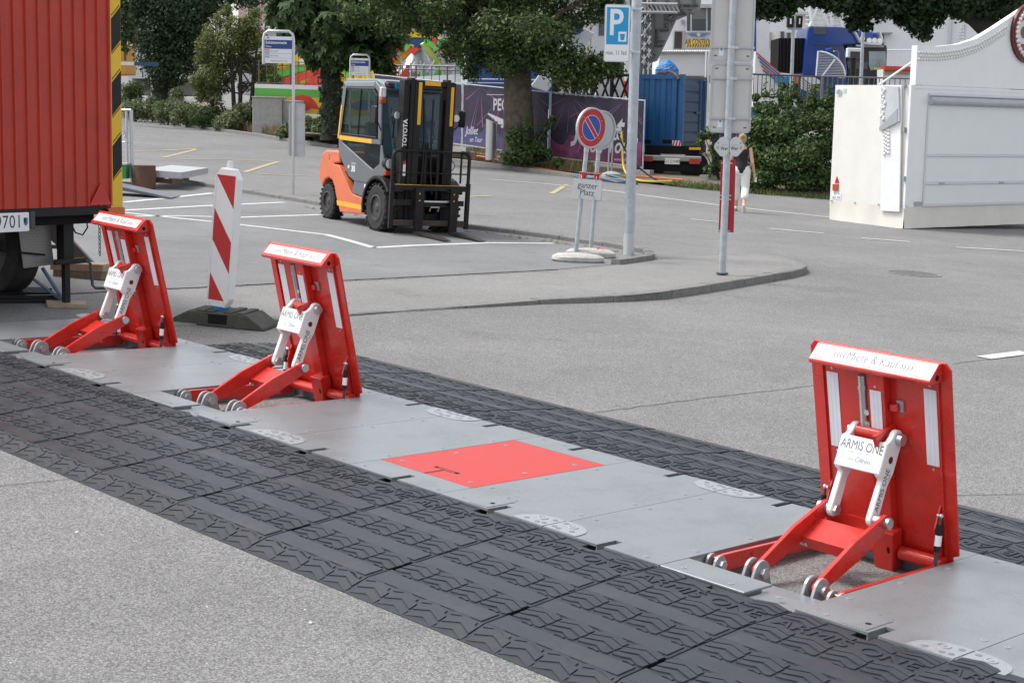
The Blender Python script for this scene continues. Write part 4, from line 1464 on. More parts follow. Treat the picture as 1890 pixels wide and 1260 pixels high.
# windscreen and rear screen, inside of the cab
MB().ext([(-.5, 1.0), (.5, 1.0), (.5, 2.12), (-.5, 2.12)], (.06, 0, 0), Y, Vector((-.16, 0, 1)).normalized(), X, -.002, .002).build('windscreen', glass_mat('screen_sky_reflection', (.10, .17, .21), .5), fk)  # milky blue base colour stands in for sky reflected in the windscreen
MB().box(-1.64, -1.635, -.5, .5, 1.15, 2.1).build('rear_pane', cabglass, fk)
seat = MB().pry([(-1.35, .95), (-.85, .95), (-.82, 1.05), (-1.2, 1.1), (-1.33, 1.6), (-1.45, 1.58), (-1.42, 1.0)], -.22, .22).build('driver_seat', mat('seat_black', (.03, .03, .032), .7), fk, bevel=.03)
MB().tube([(-.45 + .16 * math.cos(t) * .6, .16 * math.sin(t), 1.28 + .16 * math.cos(t) * .7) for t in [i * math.pi / 8 for i in range(16)]], .015, 6, closed=True).build('steering_wheel', black, fk)
MB().cyl((-.45, 0, 1.28), (-.25, 0, .95), .03).build('steering_column', fblack, fk)
MB().box(-.3, -.02, -.45, .45, .8, 1.15).build('dashboard', fblack, fk, bevel=.03)
MB().box(-1.6, -.1, -.5, .5, .72, .80).build('cab_floor', fblack, fk)
MB().cyl((-1.98, -.38, 1.09), (-1.98, .38, 1.09), .12, n=16).build('gas_bottle', mat('bottle_grey', (.2, .2, .2), .5), fk, smooth=True)
# mast: outer and inner channels
for s in (-1, 1):
    for (ya, yb, xa, xb, zt_, nm) in ((.43, .335, .16, .34, 2.26, 'outer_mast'), (.33, .265, .2, .36, 2.30, 'inner_mast')):
        y0_, y1_ = sorted((s * ya, s * yb))
        q = MB().box(xa, xb, y0_, y1_, .12, zt_).build(nm, fblack, fk, bevel=.006)
    if s < 0:
        MB().box(.25, .36, -.262, -.15, .12, 2.27).build('inner_mast', fblack, fk, bevel=.006)
    ya, yb = (-.205, -.152) if s < 0 else (.345, .395)
    xs_ = .3605 if s < 0 else .3405
    MB().box(xs_, xs_ + .004, ya, yb, 1.62, 2.24).build('stripe', yellow, fk)
    MB().cyl((.28, s * .235, .3), (.28, s * .235, 2.0), .024, n=12).build('lift_cylinder', fblack, fk, smooth=True)
    ch_ = MB()
    MB().box(.30, .315, s * .2 - .015, s * .2 + .015, .4, 2.1).build('lift_chain', mat('chain_dark', (.03, .028, .025), .6, metal=.5, bump=.9, bscale=40), fk)
    MB().tube([(.3, s * .08, 2.0), (.33, s * .06, 1.5), (.34, s * .07, .9), (.36, s * .1, .6)], .016, 8).build('hose', black, fk)
MB().box(.345, .36, -.10, .16, 2.20, 2.265).build('stripe', yellow, fk)
MB().box(.16, .345, -.4, .4, 2.19, 2.27).build('mast_cross_member', fblack, fk, bevel=.006)
MB().box(.18, .30, -.335, .335, 1.18, 1.26).build('mast_cross_member', fblack, fk)
MB().box(.18, .30, -.335, .335, .16, .3).build('mast_cross_member', fblack, fk)
MB().cyl((.27, 0, .2), (.27, 0, 1.35), .05, n=14).build('lift_cylinder', fblack, fk, smooth=True)
text('TOYOTA', sign_white, fk, (.3412, -.383, 1.49), Z, -Y, size=.098, bold=.003)
lb = MB().box(.3405, .342, -.39, -.345, .86, 1.08).build('sticker', sign_white, fk)
MB().box(.3421, .343, -.39, -.345, 1.03, 1.08).build('sticker_head', sign_red, lb)
# carriage, backrest and forks
xc = .50
for s in (-1, 1):
    y0_, y1_ = s * .635 - .028, s * .635 + .028
    MB().tube([(xc, s * .635, .12), (xc, s * .635, 1.14), (xc, s * .62, 1.2), (xc, s * .58, 1.235), (xc, s * .5, 1.24)], .027, 8).build('backrest_post', fblack, fk, smooth=True)
    MB().box(xc - .02, xc + .03, s * .635 - .03, s * .635 + .03, .1, .78).build('carriage_side', fblack, fk)
    MB().box(xc - .01, xc + .01, s * .5 - .012, s * .5 + .012, .78, 1.23).build('backrest_bar', fblack, fk)
for z_, th in ((1.24, .014), (.92, .010)):
    MB().cyl((xc, -.62, z_), (xc, .62, z_), th, n=8).build('backrest_rail', fblack, fk)
cp = MB().box(xc - .03, xc + .03, -.63, .63, .66, .74).build('carriage_plate', fblack, fk, bevel=.005)
MB().box(xc - .028, xc + .028, -.6, .6, .7405, .745).build('stripe', mat('worn_yellow', (.55, .33, .04), .6, dirt=.9, dscale=14), cp)
MB().box(xc - .03, xc + .03, -.6, .6, .14, .22).build('carriage_plate', mat('rusty_brown', (.05, .034, .028), .7, var=.3), fk, bevel=.005)
for z_ in (.50, .43):
    MB().cyl((xc + .01, -.1, z_), (xc + .01, .34, z_), .02, n=10).build('shift_cylinder', steel if z_ > .45 else fblack, fk, smooth=True)
MB().box(xc - .025, xc + .0, -.58, .58, .44, .52).build('carriage_bar', fblack, fk)
rusty = mat('fork_steel', (.055, .045, .04), .6, metal=.5, var=.3, vscale=9)
for y_ in (-.20, .375):
    fs_ = MB().box(xc + .035, xc + .085, y_ - .065, y_ + .065, .06, .70).build('fork', fblack, fk, bevel=.006)
    MB().pry([(xc + .036, .02), (xc + 1.0, .02), (xc + 1.02, .028), (xc + .5, .065), (xc + .036, .068)], y_ - .06, y_ + .06).build('blade', rusty, fs_)
    for z_ in (.62, .52):
        MB().disc((xc + .087, y_ - .01, z_), X, .012, .003, 8).build('mark', yellow, fs_)
MB().tube([(xc + .02, .0, .36), (xc + .05, .0, .42), (xc + .05, .14, .42), (xc + .02, .14, .36)], .012, 6).build('hose', alu, fk)
MB().tube([(-1.62, -.45, 1.02), (-1.75, -.5, 1.2), (-1.85, -.48, 1.15)], .018, 6).build('hose', black, fk)
MB().box(-1.78, -1.66, -.5, -.38, 1.1, 1.24).build('rear_lamp', black, fk, bevel=.02)
# ================================================================ street signs and poles
# --- tall galvanised pole with the parking sign
fp_ = Frame(G(1160, 471), 0)
t = thing('lamp_pole', 'thick galvanised street pole with a pale sleeve at its foot', 'pole', m=fp_.m)
MB().cyl((0, 0, .3), (0, 0, 5.2), .073, .066, n=24).build('shaft', pole_steel, t, smooth=True)
MB().cyl((0, 0, 0), (0, 0, .31), .0765, n=24).build('foot_sleeve', mat('sleeve_grey', (.50, .52, .54), .5, var=.05), t, smooth=True)
for py in (17, 96):
    x_, z_ = fp_.px(1172, py)
    MB().cyl((0, 0, z_ - .012), (0, 0, z_ + .012), .0745, n=24).build('clamp', steel, t, smooth=True)
c = [fp_.px(a, b, -.09) for a, b in ((1117.6, 9), (1164, 8.3), (1161.7, 115.5), (1113, 114))]
x0_, x1_ = (c[0][0] + c[3][0]) / 2, (c[1][0] + c[2][0]) / 2
z1_, z0_ = (c[0][1] + c[1][1]) / 2, (c[2][1] + c[3][1]) / 2
sg = thing('parking_sign', 'blue and white parking sign with white P and the words max. 11 Std.', 'sign', m=fp_.m)
panel = MB().pry(rrect(x0_, x1_, z0_, z1_, .03), -.1, -.08).build('panel', mat('sign_frame_grey', (.50, .52, .53), .45, metal=.3), sg)
MB().pry(rrect(x0_ + .012, x1_ - .012, z0_ + .012, z1_ - .012, .024), -.1025, -.1003).build('white_face', sign_white, sg)
zm = z0_ + (z1_ - z0_) * .305
bf_ = MB().pry([(x0_ + .028, zm), (x1_ - .028, zm), (x1_ - .028, z1_ - .04), (x0_ + .028, z1_ - .04)], -.1042, -.1027).build('blue_face', blue_sign, sg)
wsg = x1_ - x0_
text('P', sign_white, bf_, (x0_ + wsg * .44, -.1046, (zm + z1_) / 2 + .01), X, Z, size=.50, bold=.008, xs=.8)
MB().pry([(x1_ - .16, zm + .04), (x1_ - .05, zm + .04), (x1_ - .05, zm + .175), (x1_ - .16, zm + .175)], -.1052, -.1044).build('disc_symbol', sign_white, bf_)
MB().pry([(x1_ - .13, zm + .06), (x1_ - .08, zm + .06), (x1_ - .068, zm + .145), (x1_ - .142, zm + .145)], -.106, -.1054).build('disc_symbol_dial', blue_sign, bf_)
text('max. 11 Std.', ink, sg, ((x0_ + x1_) / 2, -.1032, z0_ + (zm - z0_) * .52), X, Z, size=.082, xs=.74)
for py in (17, 96):
    x_, z_ = fp_.px(1166, py)
    MB().box(-.12, -.02, -.08, -.05, z_ - .015, z_ + .015).build('bracket', steel, sg)

# --- two mobile no parking signs on stone feet
stone = mat('washed_concrete', (.46, .45, .43), .95, var=.2, vscale=18, bump=1.0, bscale=50, dirt=.3, dscale=14, dcol=(.25, .24, .22))
def noparking(base, top, label, gl, back=False, plate=True):
    bx_, tx_ = G(*base), None
    d_ = D(top[0], top[1], bx_.y)
    up_ = (d_ - bx_).normalized()
    xx = Vector((1, 0, 0))
    xx = (xx - up_ * xx.dot(up_)).normalized()
    yy = up_.cross(xx)
    m = Matrix(((xx.x, yy.x, up_.x, bx_.x), (xx.y, yy.y, up_.y, bx_.y), (xx.z, yy.z, up_.z, bx_.z), (0, 0, 0, 1)))
    t = thing('no_parking_sign', label, 'sign', m=m, group=gl)
    Hh = (d_ - bx_).length
    MB().cyl((0, 0, .05), (0, 0, Hh + .12), .03, n=16).build('post', pole_steel, t, smooth=True)
    zc = Hh + .26
    ang = RAD(42)
    nrm = Vector((math.sin(ang), -math.cos(ang), 0))
    rr = Vector((math.cos(ang), math.sin(ang), 0))
    oo = Vector((0, 0, zc)) + nrm * .05
    if back:
        oo = Vector((0, 0, zc)) + nrm * .03
    MB().ext(circ(0, 0, .272, 40), oo, rr, Z, nrm, -.012, .0).build('disc', mat('sign_alu', (.45, .46, .48), .4, metal=.5), t)
    MB().frame(circ(0, 0, .276, 40), circ(0, 0, .252, 40), oo, rr, Z, nrm, -.02, .012).build('rim', MATS['sign_alu'], t)
    if not back:
        rd = MB().ext(circ(0, 0, .25, 40), oo, rr, Z, nrm, .001, .002).build('red_face', sign_red, t)
        MB().ext(circ(0, 0, .172, 32), oo, rr, Z, nrm, .0021, .003).build('white_line', sign_white, rd)
        MB().ext(circ(0, 0, .166, 32), oo, rr, Z, nrm, .0031, .004).build('blue_face', mat('sign_deep_blue', (.012, .07, .36), .4), rd)
        for wd, mm, o_ in ((.036, sign_white, .0041), (.028, sign_red, .0051)):
            q = []
            for (a, b) in ((-.5, -1), (.5, -1), (.5, 1), (-.5, 1)):
                u_, v_ = a * 2 * wd, b * .166
                q.append((u_ * .72 + v_ * -.69, u_ * .69 + v_ * .72))
            MB().ext(q, oo, rr, Z, nrm, o_, o_ + .0009).build('bar', mm, rd)
        for a in (30, 140, 220, 320):
            MB().ext(circ(.21 * math.cos(RAD(a)), .21 * math.sin(RAD(a)), .007, 8), oo, rr, Z, nrm, .0021, .004).build('rivet', steel, rd)
    else:
        MB().ext(circ(0, 0, .25, 40), oo, rr, Z, nrm, -.0135, -.0125).build('back_face', mat('sign_back_reflection', (.50, .40, .38), .5), t)  # pinkish reflection on the bare back, put into its colour
    MB().cyl((0, 0, Hh - .07), (0, 0, Hh + .01), .036, n=16).build('clamp', steel, t, smooth=True)
    MB().cyl((0, 0, Hh * .70), (0, 0, Hh * .77), .04, n=16).build('red_clamp', sign_red, t, smooth=True)
    MB().cyl((.0, 0, Hh * .745), (.07, -.02, Hh * .76), .012, n=8).build('clamp_screw', sign_red, t)
    if plate:
        zp = Hh * .745
        fr_ = Frame(bx_, 0)
        q0, q1 = (-.12, zp - .32), (.26, zp - .05)
        w0 = MB().pry(rrect(q0[0] - .01, q1[0], q0[1], q1[1], .03), -.062, -.052).build('plate', mat('plate_pale', (.62, .64, .65), .45), t)
        text('ganzer\nPlatz', ink, w0, ((q0[0] + q1[0]) / 2 - .005, -.063, (q0[1] + q1[1]) / 2), X, Z, size=.115, xs=.9)
        for x_ in (-.03, .17):
            MB().tube([(x_, -.05, zp), (x_, -.066, zp - .03), (x_, -.066, zp - .075)], .006, 6).build('hook', steel, t)
            MB().tube([(x_, -.05, zp - .33), (x_, -.067, zp - .325), (x_, -.067, zp - .27)], .008, 6).build('hook', steel, t)
        MB().tube([(-.06, -.04, zp - .05), (-.06, -.03, zp + .04), (.22, -.03, zp + .04), (.22, -.04, zp - .05)], .005, 6).build('wire', steel, t)
    else:
        zp = Hh * .745
        q = MB().ext(rrect(-.13, .13, -.36, -.06, .03), (0.06, -.03, zp), rr * .3 + Vector((0, 0, 0)), Z, nrm, 0, .008).build('plate', glass_mat('clear_plate', (.5, .5, .5), .5, .2), t)
    return t
noparking((1062, 474), (1083, 271), 'round no parking sign with a plate reading ganzer Platz hanging below', 'mobile signs')
noparking((1090, 465), (1105, 274), 'round sign seen from its back, pinkish with painted reflection, right behind the ganzer Platz sign', 'mobile signs', back=True, plate=False)
for (px, lab, red_) in (((1064, 483), 'rough stone sign foot under the ganzer Platz sign', 0), ((1092, 474), 'rough stone sign foot with a red patch under the second mobile sign', 1)):
    c_ = G(*px)
    t = thing('ballast_stone', lab, 'ballast stone', c_, RAD(12))
    rn = random.Random(px[0])
    mb = MB()
    prof = [(.30, 0), (.33, .03), (.32, .07), (.26, .10), (.12, .115), (.05, .12)]
    n = 22
    vs_ = []
    for r_, z_ in prof:
        for j in range(n):
            a = 2 * math.pi * j / n
            k_ = 1 + .06 * math.sin(3 * a + px[0]) + rn.uniform(-.02, .02)
            vs_.append((r_ * 1.1 * k_ * math.cos(a), r_ * .62 * k_ * math.sin(a), z_ + rn.uniform(-.004, .004) * (z_ > 0)))
    fs_ = [(i * n + j, i * n + (j + 1) % n, (i + 1) * n + (j + 1) % n, (i + 1) * n + j) for i in range(len(prof) - 1) for j in range(n)] + [tuple(range((len(prof) - 1) * n, len(prof) * n))]
    mb.add(vs_, fs_).build('stone', stone, t, smooth=True)
    if red_:
        MB().disc((.12, -.06, .108), (0.15, -.25, 1), .07, .004, 14).build('red_patch', mat('faded_red', (.5, .1, .08), .8), t)

# --- post with two sign backs, the Weg signs and the red panel
fq_ = Frame(G(1333, 506, .08), 0)
pt = thing('sign_post', 'slim galvanised sign post standing on the pavement corner', 'post', m=fq_.m)
MB().cyl((0, 0, 0), (0, 0, 4.4), .045, n=20).build('shaft', pole_steel, pt, smooth=True)
MB().cyl((0, 0, 0), (0, 0, .02), .075, n=16).build('foot_ring', dark_grey, pt, smooth=True)
def sign_back_panel(corners, label, rails):
    q = [fq_.px(a, b, .06) for a, b in corners]
    x0_, x1_ = (q[0][0] + q[3][0]) / 2, (q[1][0] + q[2][0]) / 2
    z1_, z0_ = (q[0][1] + q[1][1]) / 2, (q[2][1] + q[3][1]) / 2
    t = thing('road_sign', label, 'sign', m=fq_.m)
    MB().pry(rrect(x0_, x1_, z0_, z1_, .05), .056, .064).build('panel', sign_back, t)
    MB().frame(rrect(x0_ - .008, x1_ + .008, z0_ - .008, z1_ + .008, .055), rrect(x0_ + .016, x1_ - .016, z0_ + .016, z1_ - .016, .035), (0, 0, 0), X, Z, Y, .045, .075).build('rim', MATS['sign_alu'], t)
    for r_ in rails:
        z_ = fq_.px(1350, r_, .05)[1]
        MB().box(x0_ - .02, x1_ + .02, .033, .055, z_ - .012, z_ + .012).build('rail', MATS['sign_alu'], t)
        MB().cyl((0, 0, z_ - .015), (0, 0, z_ + .015), .049, n=20).build('clamp', steel, t, smooth=True)
        MB().box(.045, .09, .01, .04, z_ - .018, z_ + .018).build('clamp_bolt', steel, t)
    st_ = MB().box(x0_ + .10, x0_ + .16, .0545, .0555, z0_ + .06, z0_ + .15).build('sticker', sign_white, t)
    MB().disc((x0_ + .13, .0535, z0_ + .135), Y, .014, .002, 10).build('sticker_dot', blue_sign, st_)
    for x_ in (x0_ + .06, x1_ - .06):
        for z_ in ((z0_ + .06), (z1_ - .06)):
            MB().box(x_ - .018, x_ + .018, .050, .0555, z_ - .006, z_ + .006).build('clip', dark_grey, t).rotation_euler = (0, 0, 0)
    return t
sign_back_panel([(1317, -60), (1396, -60), (1389, 114), (1312, 111)], 'tall pale sign seen from the back, upper one on the slim post', [88, -10])
sign_back_panel([(1314, 119), (1388, 117), (1384, 246), (1309, 243)], 'pale sign seen from the back, below the taller one on the slim post', [145, 219])
for k_, (pxc, sgn, lab) in enumerate((((1334, 271), -1, 'small grey Weg trail marker pointing towards the forklift'), ((1358, 271), 1, 'small grey Weg trail marker pointing towards the white kiosk'))):
    x_, z_ = fq_.px(pxc[0], pxc[1], -.05)
    t = thing('trail_marker', lab, 'trail marker', m=fq_.m @ Matrix.Translation((x_, -.05, z_)))
    hh = .125
    pts = [(-sgn * .075, .06), (-sgn * .05, .10), (-sgn * .02, .118), (0, .122), (sgn * .03, .115), (sgn * .10, .03), (sgn * .108, 0), (sgn * .10, -.03), (sgn * .03, -.115), (0, -.122), (-sgn * .02, -.118), (-sgn * .05, -.1), (-sgn * .075, -.06)]
    pl_ = MB().pry(pts, -.006, 0).build('plate', mat('trail_grey', (.55, .57, .58), .5), t)
    text('Weg', ink, pl_, (-sgn * .018, -.0068, -.022), X, Z, size=.06, bold=.0012, xs=.75)
    text('Kulturbahn', ink_grey, pl_, (-sgn * .02, -.0068, .025), X, Z, size=.017)
    for j, (cc, s0, s1) in enumerate((((.02, .22, .42), .045, .02), ((.25, .45, .12)[:3], .0, .02), ((.6, .2, .08), -.02, .02))):
        pts = [(sgn * .05, s0 + s1 * .6), (sgn * .088 - abs(s0) * sgn * .3, s0), (sgn * .05, s0 - s1 * .6)]
        MB().pry(pts, -.0075 - .0003 * j, -.0065 - .0003 * j).build('arrow', mat('trail_mark%d' % j, cc, .5), pl_)
q = [fq_.px(a, b, .06) for a, b in ((1331, 296), (1358, 295), (1354, 429), (1326, 428))]
t = thing('red_panel', 'narrow red panel fixed upright behind the slim sign post', 'panel', m=fq_.m)
MB().pry(q, .05, .06).build('panel', mat('panel_red', (.42, .015, .025), .45, var=.06), t)
for py in (301, 361, 368, 426):
    z_ = fq_.px(1340, py, .05)[1]
    MB().box(-.06, .075, .03, .05, z_ - .008, z_ + .008).build('strap', steel, t)

# --- bus stops
def bus_stop(base, Y_, k, label, board=True, rz=0.):
    o_ = D(base[0], base[1], Y_)
    o_.z = max(0, o_.z) if Y_ > 40 else 0
    f_ = Frame(o_, rz)
    t = thing('bus_stop_sign', label, 'bus stop', m=f_.m)
    Hh = 3.08
    al = mat('stop_alu', (.52, .53, .54), .35, metal=.6)
    MB().tube([(0, 0, 0), (0, 0, Hh - .14), (-.02, 0, Hh - .05), (-.09, 0, Hh), (-.48, 0, Hh), (-.55, 0, Hh - .05), (-.57, 0, Hh - .14), (-.57, 0, Hh - .62 if board else 2.0)] + ([] if board else [(-.57, 0, 0)]), .028, 10).build('frame_tube', al, t, smooth=True)
    zt_ = Hh - .1
    p = MB().box(-.545, -.028, -.02, .02, zt_ - .5, zt_).build('board', mat('stop_white', (.68, .71, .75), .4), t)
    MB().box(-.544, -.029, -.0225, -.0205, zt_ - .23, zt_ - .065).build('blue_band', navy, p)
    text('Schützenmatte', sign_white, p, (-.53, -.0232, zt_ - .115), X, Z, size=.074, align='LEFT', bold=.001, xs=.92)
    text('Olten', sign_white, p, (-.53, -.0232, zt_ - .19), X, Z, size=.048, align='LEFT')
    for i, (cc, nn) in enumerate((((.60, .12, .10), '501'), ((.05, .38, .62), '505'))):
        z_ = zt_ - .275 - .085 * i
        MB().box(-.535, -.455, -.0225, -.0205, z_ - .032, z_ + .032).build('line_field', mat('line%d' % i, cc, .5), p)
        text(nn, sign_white, p, (-.495, -.0235, z_), X, Z, size=.05)
        text('Bornfeld', ink_grey, p, (-.435, -.0232, z_), X, Z, size=.042, align='LEFT')
        MB().box(-.54, -.03, -.0222, -.0205, z_ - .044, z_ - .04).build('divider', ink_grey, p)
    text('Haltestelle EHC Olten', ink_grey, p, (-.435, -.0232, zt_ - .455), X, Z, size=.036, align='LEFT')
    MB().cyl((-.5, -.0225, zt_ - .03), (-.46, -.0225, zt_ - .025), .008, n=6).build('logo', navy, p)
    if board:
        q = [f_.px(a, b, .04) for a, b in ((534, 192), (562, 194), (560, 293), (534, 288))]
        x0_, x1_ = q[0][0], q[1][0]
        z0_, z1_ = q[3][1], q[0][1]
        b_ = MB().pry(rrect(x0_, x1_, z0_, z1_, .03), .04, .06).build('timetable_board', mat('board_grey', (.48, .50, .51), .45), t)
        MB().frame(rrect(x0_ - .01, x1_ + .01, z0_ - .01, z1_ + .01, .035), rrect(x0_ + .015, x1_ - .015, z0_ + .015, z1_ - .015, .02), (0, 0, 0), X, Z, Y, .025, .07).build('rim', al, b_)
        for zz_ in (.28, .72):
            z_ = z0_ + (z1_ - z0_) * zz_
            MB().box(x0_ + .01, x1_ - .01, .028, .039, z_ - .012, z_ + .012).build('rail', al, b_)
    return t
bus_stop((541, 359), 31.01, 1, 'bus stop sign reading Schützenmatte on a curved tube pole by the kerb')
bus_stop((680, 303), 48.5, .63, 'second bus stop sign, half hidden behind the forklift cab', board=False)

# ================================================================ white kiosk trailer at the right
kc = G(1667, 422)
ke = (G(1892, 416.5) - kc)
krz = RAD(38)
fk_ = Frame(kc, krz)
kw = mat('kiosk_white', (.80, .81, .81), .4, var=.02, vscale=2, dirt=.22, dscale=2.5, dcol=(.6, .59, .56))
kw2 = mat('kiosk_cream', (.76, .75, .71), .45, var=.03, vscale=2, dirt=.25, dscale=2.5, dcol=(.6, .57, .5))
tarp = mat('kiosk_skirt', (.66, .64, .58), .6, var=.05, vscale=3, bump=.15, bscale=6)
ktrim = mat('kiosk_trim', (.60, .62, .63), .4, metal=.2)
ks = thing('kiosk_trailer', 'white closed fairground kiosk trailer with curved bulb lined header', 'kiosk', m=fk_.m)
yl, _z = fk_.pz(1530, 404, 0.)
KL = max(1.6, yl)
zs_ = .42
zt_ = fk_.px(1700, 158)[1]
KW = 5.2
MB().box(.0, KW, .0, KL, zs_, zt_).build('body', kw2, ks)
# front wall: trim frame, shutters
def F(a, b):
    return fk_.px(a, b, 0.)
frm = MB().frame([(.02, zs_ + .01), (KW, zs_ + .01), (KW, zt_ - .005), (.02, zt_ - .005)], [(.1, zs_ + .06), (KW - .1, zs_ + .06), (KW - .1, zt_ - .06), (.1, zt_ - .06)], (0, 0, 0), X, Z, -Y, .001, .02).build('front_frame', kw, ks)
MB().box(.101, KW - .101, -.008, -.001, zs_ + .061, zt_ - .061).build('front_panel', kw, ks)
ox0 = F(1712, 200)[0]
rows = [F(1740, y_)[1] for y_ in (176, 195, 287, 292, 338, 343, 378)]
x1w = KW - .4
for i, (za, zb_) in enumerate(((rows[2], rows[0] - .0), (rows[4], rows[2] - .0), (rows[6], rows[4]))):
    pnl = MB().box(ox0 + .03, x1w, -.016, -.0085, za + .03, zb_ - .03).build('shutter', mat('shutter_grey', (.74, .76, .765), .4, var=.02, vscale=1.5), ks)
    MB().box(ox0 - .01, x1w, -.04, -.0085, za - .028, za + .028).build('shutter_rail', ktrim, ks, bevel=.006)
MB().box(ox0 - .02, ox0 + .028, -.032, -.0085, rows[6] - .03, rows[0] + .02).build('shutter_post', ktrim, ks)
MB().cyl((ox0 - .02, -.05, rows[0]), (x1w, -.05, rows[0]), .03, n=12).build('awning_bar', ktrim, ks, smooth=True)
MB().cyl((ox0 - .01, -.06, rows[0] - .12), (x1w, -.06, rows[0] - .12), .085, n=14).build('rolled_awning', mat('awning_grey', (.42, .44, .45), .5, var=.12, vscale=3), ks, smooth=True)
a = F(1765, 340)
for px in (1735, 1845):
    x_ = F(px, 340)[0]
    MB().box(x_ - .08, x_ + .08, -.055, -.041, rows[4] - .02, rows[4] + .015).build('hinge', galv_light, ks)
x_, z_ = F(1692, 377)
MB().box(x_ - .11, x_ + .14, -.025, -.0205, z_ - .04, z_ + .05).build('maker_plate', mat('maker_grey', (.32, .37, .42), .4), ks)
# header above
hp = [F(a, b) for a, b in ((1688, 156), (1692, 84), (1728, 86), (1767, 82), (1800, 72), (1832, 53), (1855, 38), (1885, 18), (1925, 0), (1990, -18))]
hp += [(KW, hp[-1][1]), (KW, zt_ + .012)]
hp[0] = (hp[0][0], zt_ + .012)
MB().pry(hp, -.02, .12).build('header_board', kw, ks)
bulb = MB().ball((0, 0, 0), .034, .034, .034, 10, 6).mesh('bulb', mat('bulb_white', (.78, .78, .76), .25))
def along(pts, step):
    v_ = [Vector((a, 0, b)) for a, b in pts]
    return resample(v_, step)
cur = [F(a, b) for a, b in ((1694, 97), (1728, 98), (1767, 93), (1800, 83), (1832, 65), (1855, 49))]
for row in range(3):
    for i, p in enumerate(along([(x_, z_ - .065 * row) for x_, z_ in cur], .085)):
        o = linked('bulb', bulb, ks)
        o.location = (p.x + .04 * (row % 2), -.03, p.z)
# round red sign with bulbs
cx_, cz_ = F(1896, 62)
R_ = abs(F(1896, 116)[1] - cz_)
rsn = thing('kiosk_sign', 'dark red round sign edged with white bulbs on the kiosk header', 'sign', m=fk_.m)
MB().pry(circ(cx_, cz_, R_ + .02, 40), -.09, -.021).build('back_disc', mat('sign_rim_dark', (.10, .012, .012), .4), rsn)
MB().pry(circ(cx_, cz_, R_ - .03, 40), -.1, -.0905).build('face', mat('kiosk_red', (.26, .03, .028), .4, var=.05), rsn)
for i in range(34):
    a = 2 * math.pi * i / 34
    o = linked('bulb', bulb, rsn)
    o.scale = (1.25, 1.25, 1.25)
    o.location = (cx_ + (R_ - .1) * math.cos(a), -.115, cz_ + (R_ - .1) * math.sin(a))
text('C', mat('letter_silver', (.62, .62, .64), .35), rsn, (cx_ - R_ * .50, -.106, cz_ - .03), Vector((.97, 0, .25)), Vector((-.25, 0, .97)), size=.62, bold=.03, ext=.012)
text('o', MATS['letter_silver'], rsn, (cx_ - R_ * .13, -.106, cz_ + .20), Vector((.97, 0, .25)), Vector((-.25, 0, .97)), size=.62, bold=.03, ext=.012)
# left wall trimmings: vent, plate, lamp, triangle
def Lw(a, b):
    return fk_.pz(a, b, -.004)
y_, z_ = Lw(1549, 170)
MB().disc((-.012, y_, z_), X, .075, .02, 18).build('vent', ktrim, ks)
MB().disc((-.024, y_, z_), X, .05, .004, 18).build('vent_grille', mat('vent_grey', (.3, .31, .32), .5), ks)
q = [Lw(a, b) for a, b in ((1545, 325), (1549, 338), (1541, 338))]
MB().prx(q, -.012, -.003).build('reflector_triangle', MATS['reflector_red'], ks)
q = [Lw(a, b) for a, b in ((1538, 340), (1548, 340), (1547, 352), (1538, 352))]
MB().prx(q, -.03, -.003).build('tail_lamp', mat('lamp_orange', (.45, .06, .015), .25, coat=.5), ks)
q = [Lw(a, b) for a, b in ((1536, 354), (1553, 356), (1552, 369), (1535, 367))]
npl = MB().prx(q, -.008, -.003).build('number_plate', sign_white, ks)
cy_, cz2 = sum(p[0] for p in q) / 4, sum(p[1] for p in q) / 4
text('ZH 4', ink, npl, (-.0086, cy_, cz2 + .045), -Y, Z, size=.075)
text('803 749', ink, npl, (-.0086, cy_, cz2 - .04), -Y, Z, size=.075, xs=.85)
MB().prx([Lw(1557, 164), Lw(1562, 164), Lw(1562, 172), Lw(1557, 172)], -.007, -.003).build('green_sticker', mat('mint', (.35, .62, .55), .5), ks)
MB().box(-.03, .02, -.03, .02, zs_ - .02, zt_ + .01).build('corner_post', kw, ks)
MB().box(-.035, .01, .15, .2, zs_ + .05, zt_ - .02).build('side_post', ktrim, ks)
# leaning board with torn trim near the corner
q = [Lw(a, b) for a, b in ((1632, 158), (1668, 158), (1664, 391), (1629, 389))]
bd = thing('folded_board', 'narrow white folded board strapped to the kiosk wall near its corner', 'board', m=fk_.m)
MB().prx(q, -.075, -.04).build('board', kw, bd, bevel=.004)
q = [Lw(a, b) for a, b in ((1634, 158), (1665, 160), (1667, 224), (1630, 240))]
MB().prx(q, -.12, -.076).build('wing_board', mat('board_grey_light', (.50, .52, .54), .5, var=.1, vscale=5), bd, bevel=.004)
q = [Lw(a, b) for a, b in ((1630, 236), (1664, 200), (1663, 226), (1631, 243))]
MB().prx(q, -.13, -.121).build('lip', mat('lip_grey', (.36, .38, .40), .5), bd)
rn = random.Random(3)
for i in range(26):
    y_, z_ = Lw(rn.uniform(1633, 1641), rn.uniform(160, 225))
    o = linked('bulb', bulb, bd)
    o.location = (-.125, y_, z_)
    o.scale = (.8, .8, .8)
for i in range(22):
    y_, z_ = Lw(1637 + (i % 3) * 4, 236 + i * 2.3)
    o = linked('bulb', bulb, bd)
    o.location = (-.08, y_, z_)
for py in (157, 240, 330):
    MB().box(-.085, .0, Lw(1672, py)[0] - .02, Lw(1672, py)[0] + .02, Lw(1672, py)[1] - .05, Lw(1672, py)[1] + .05).build('hinge', galv_light, ks)
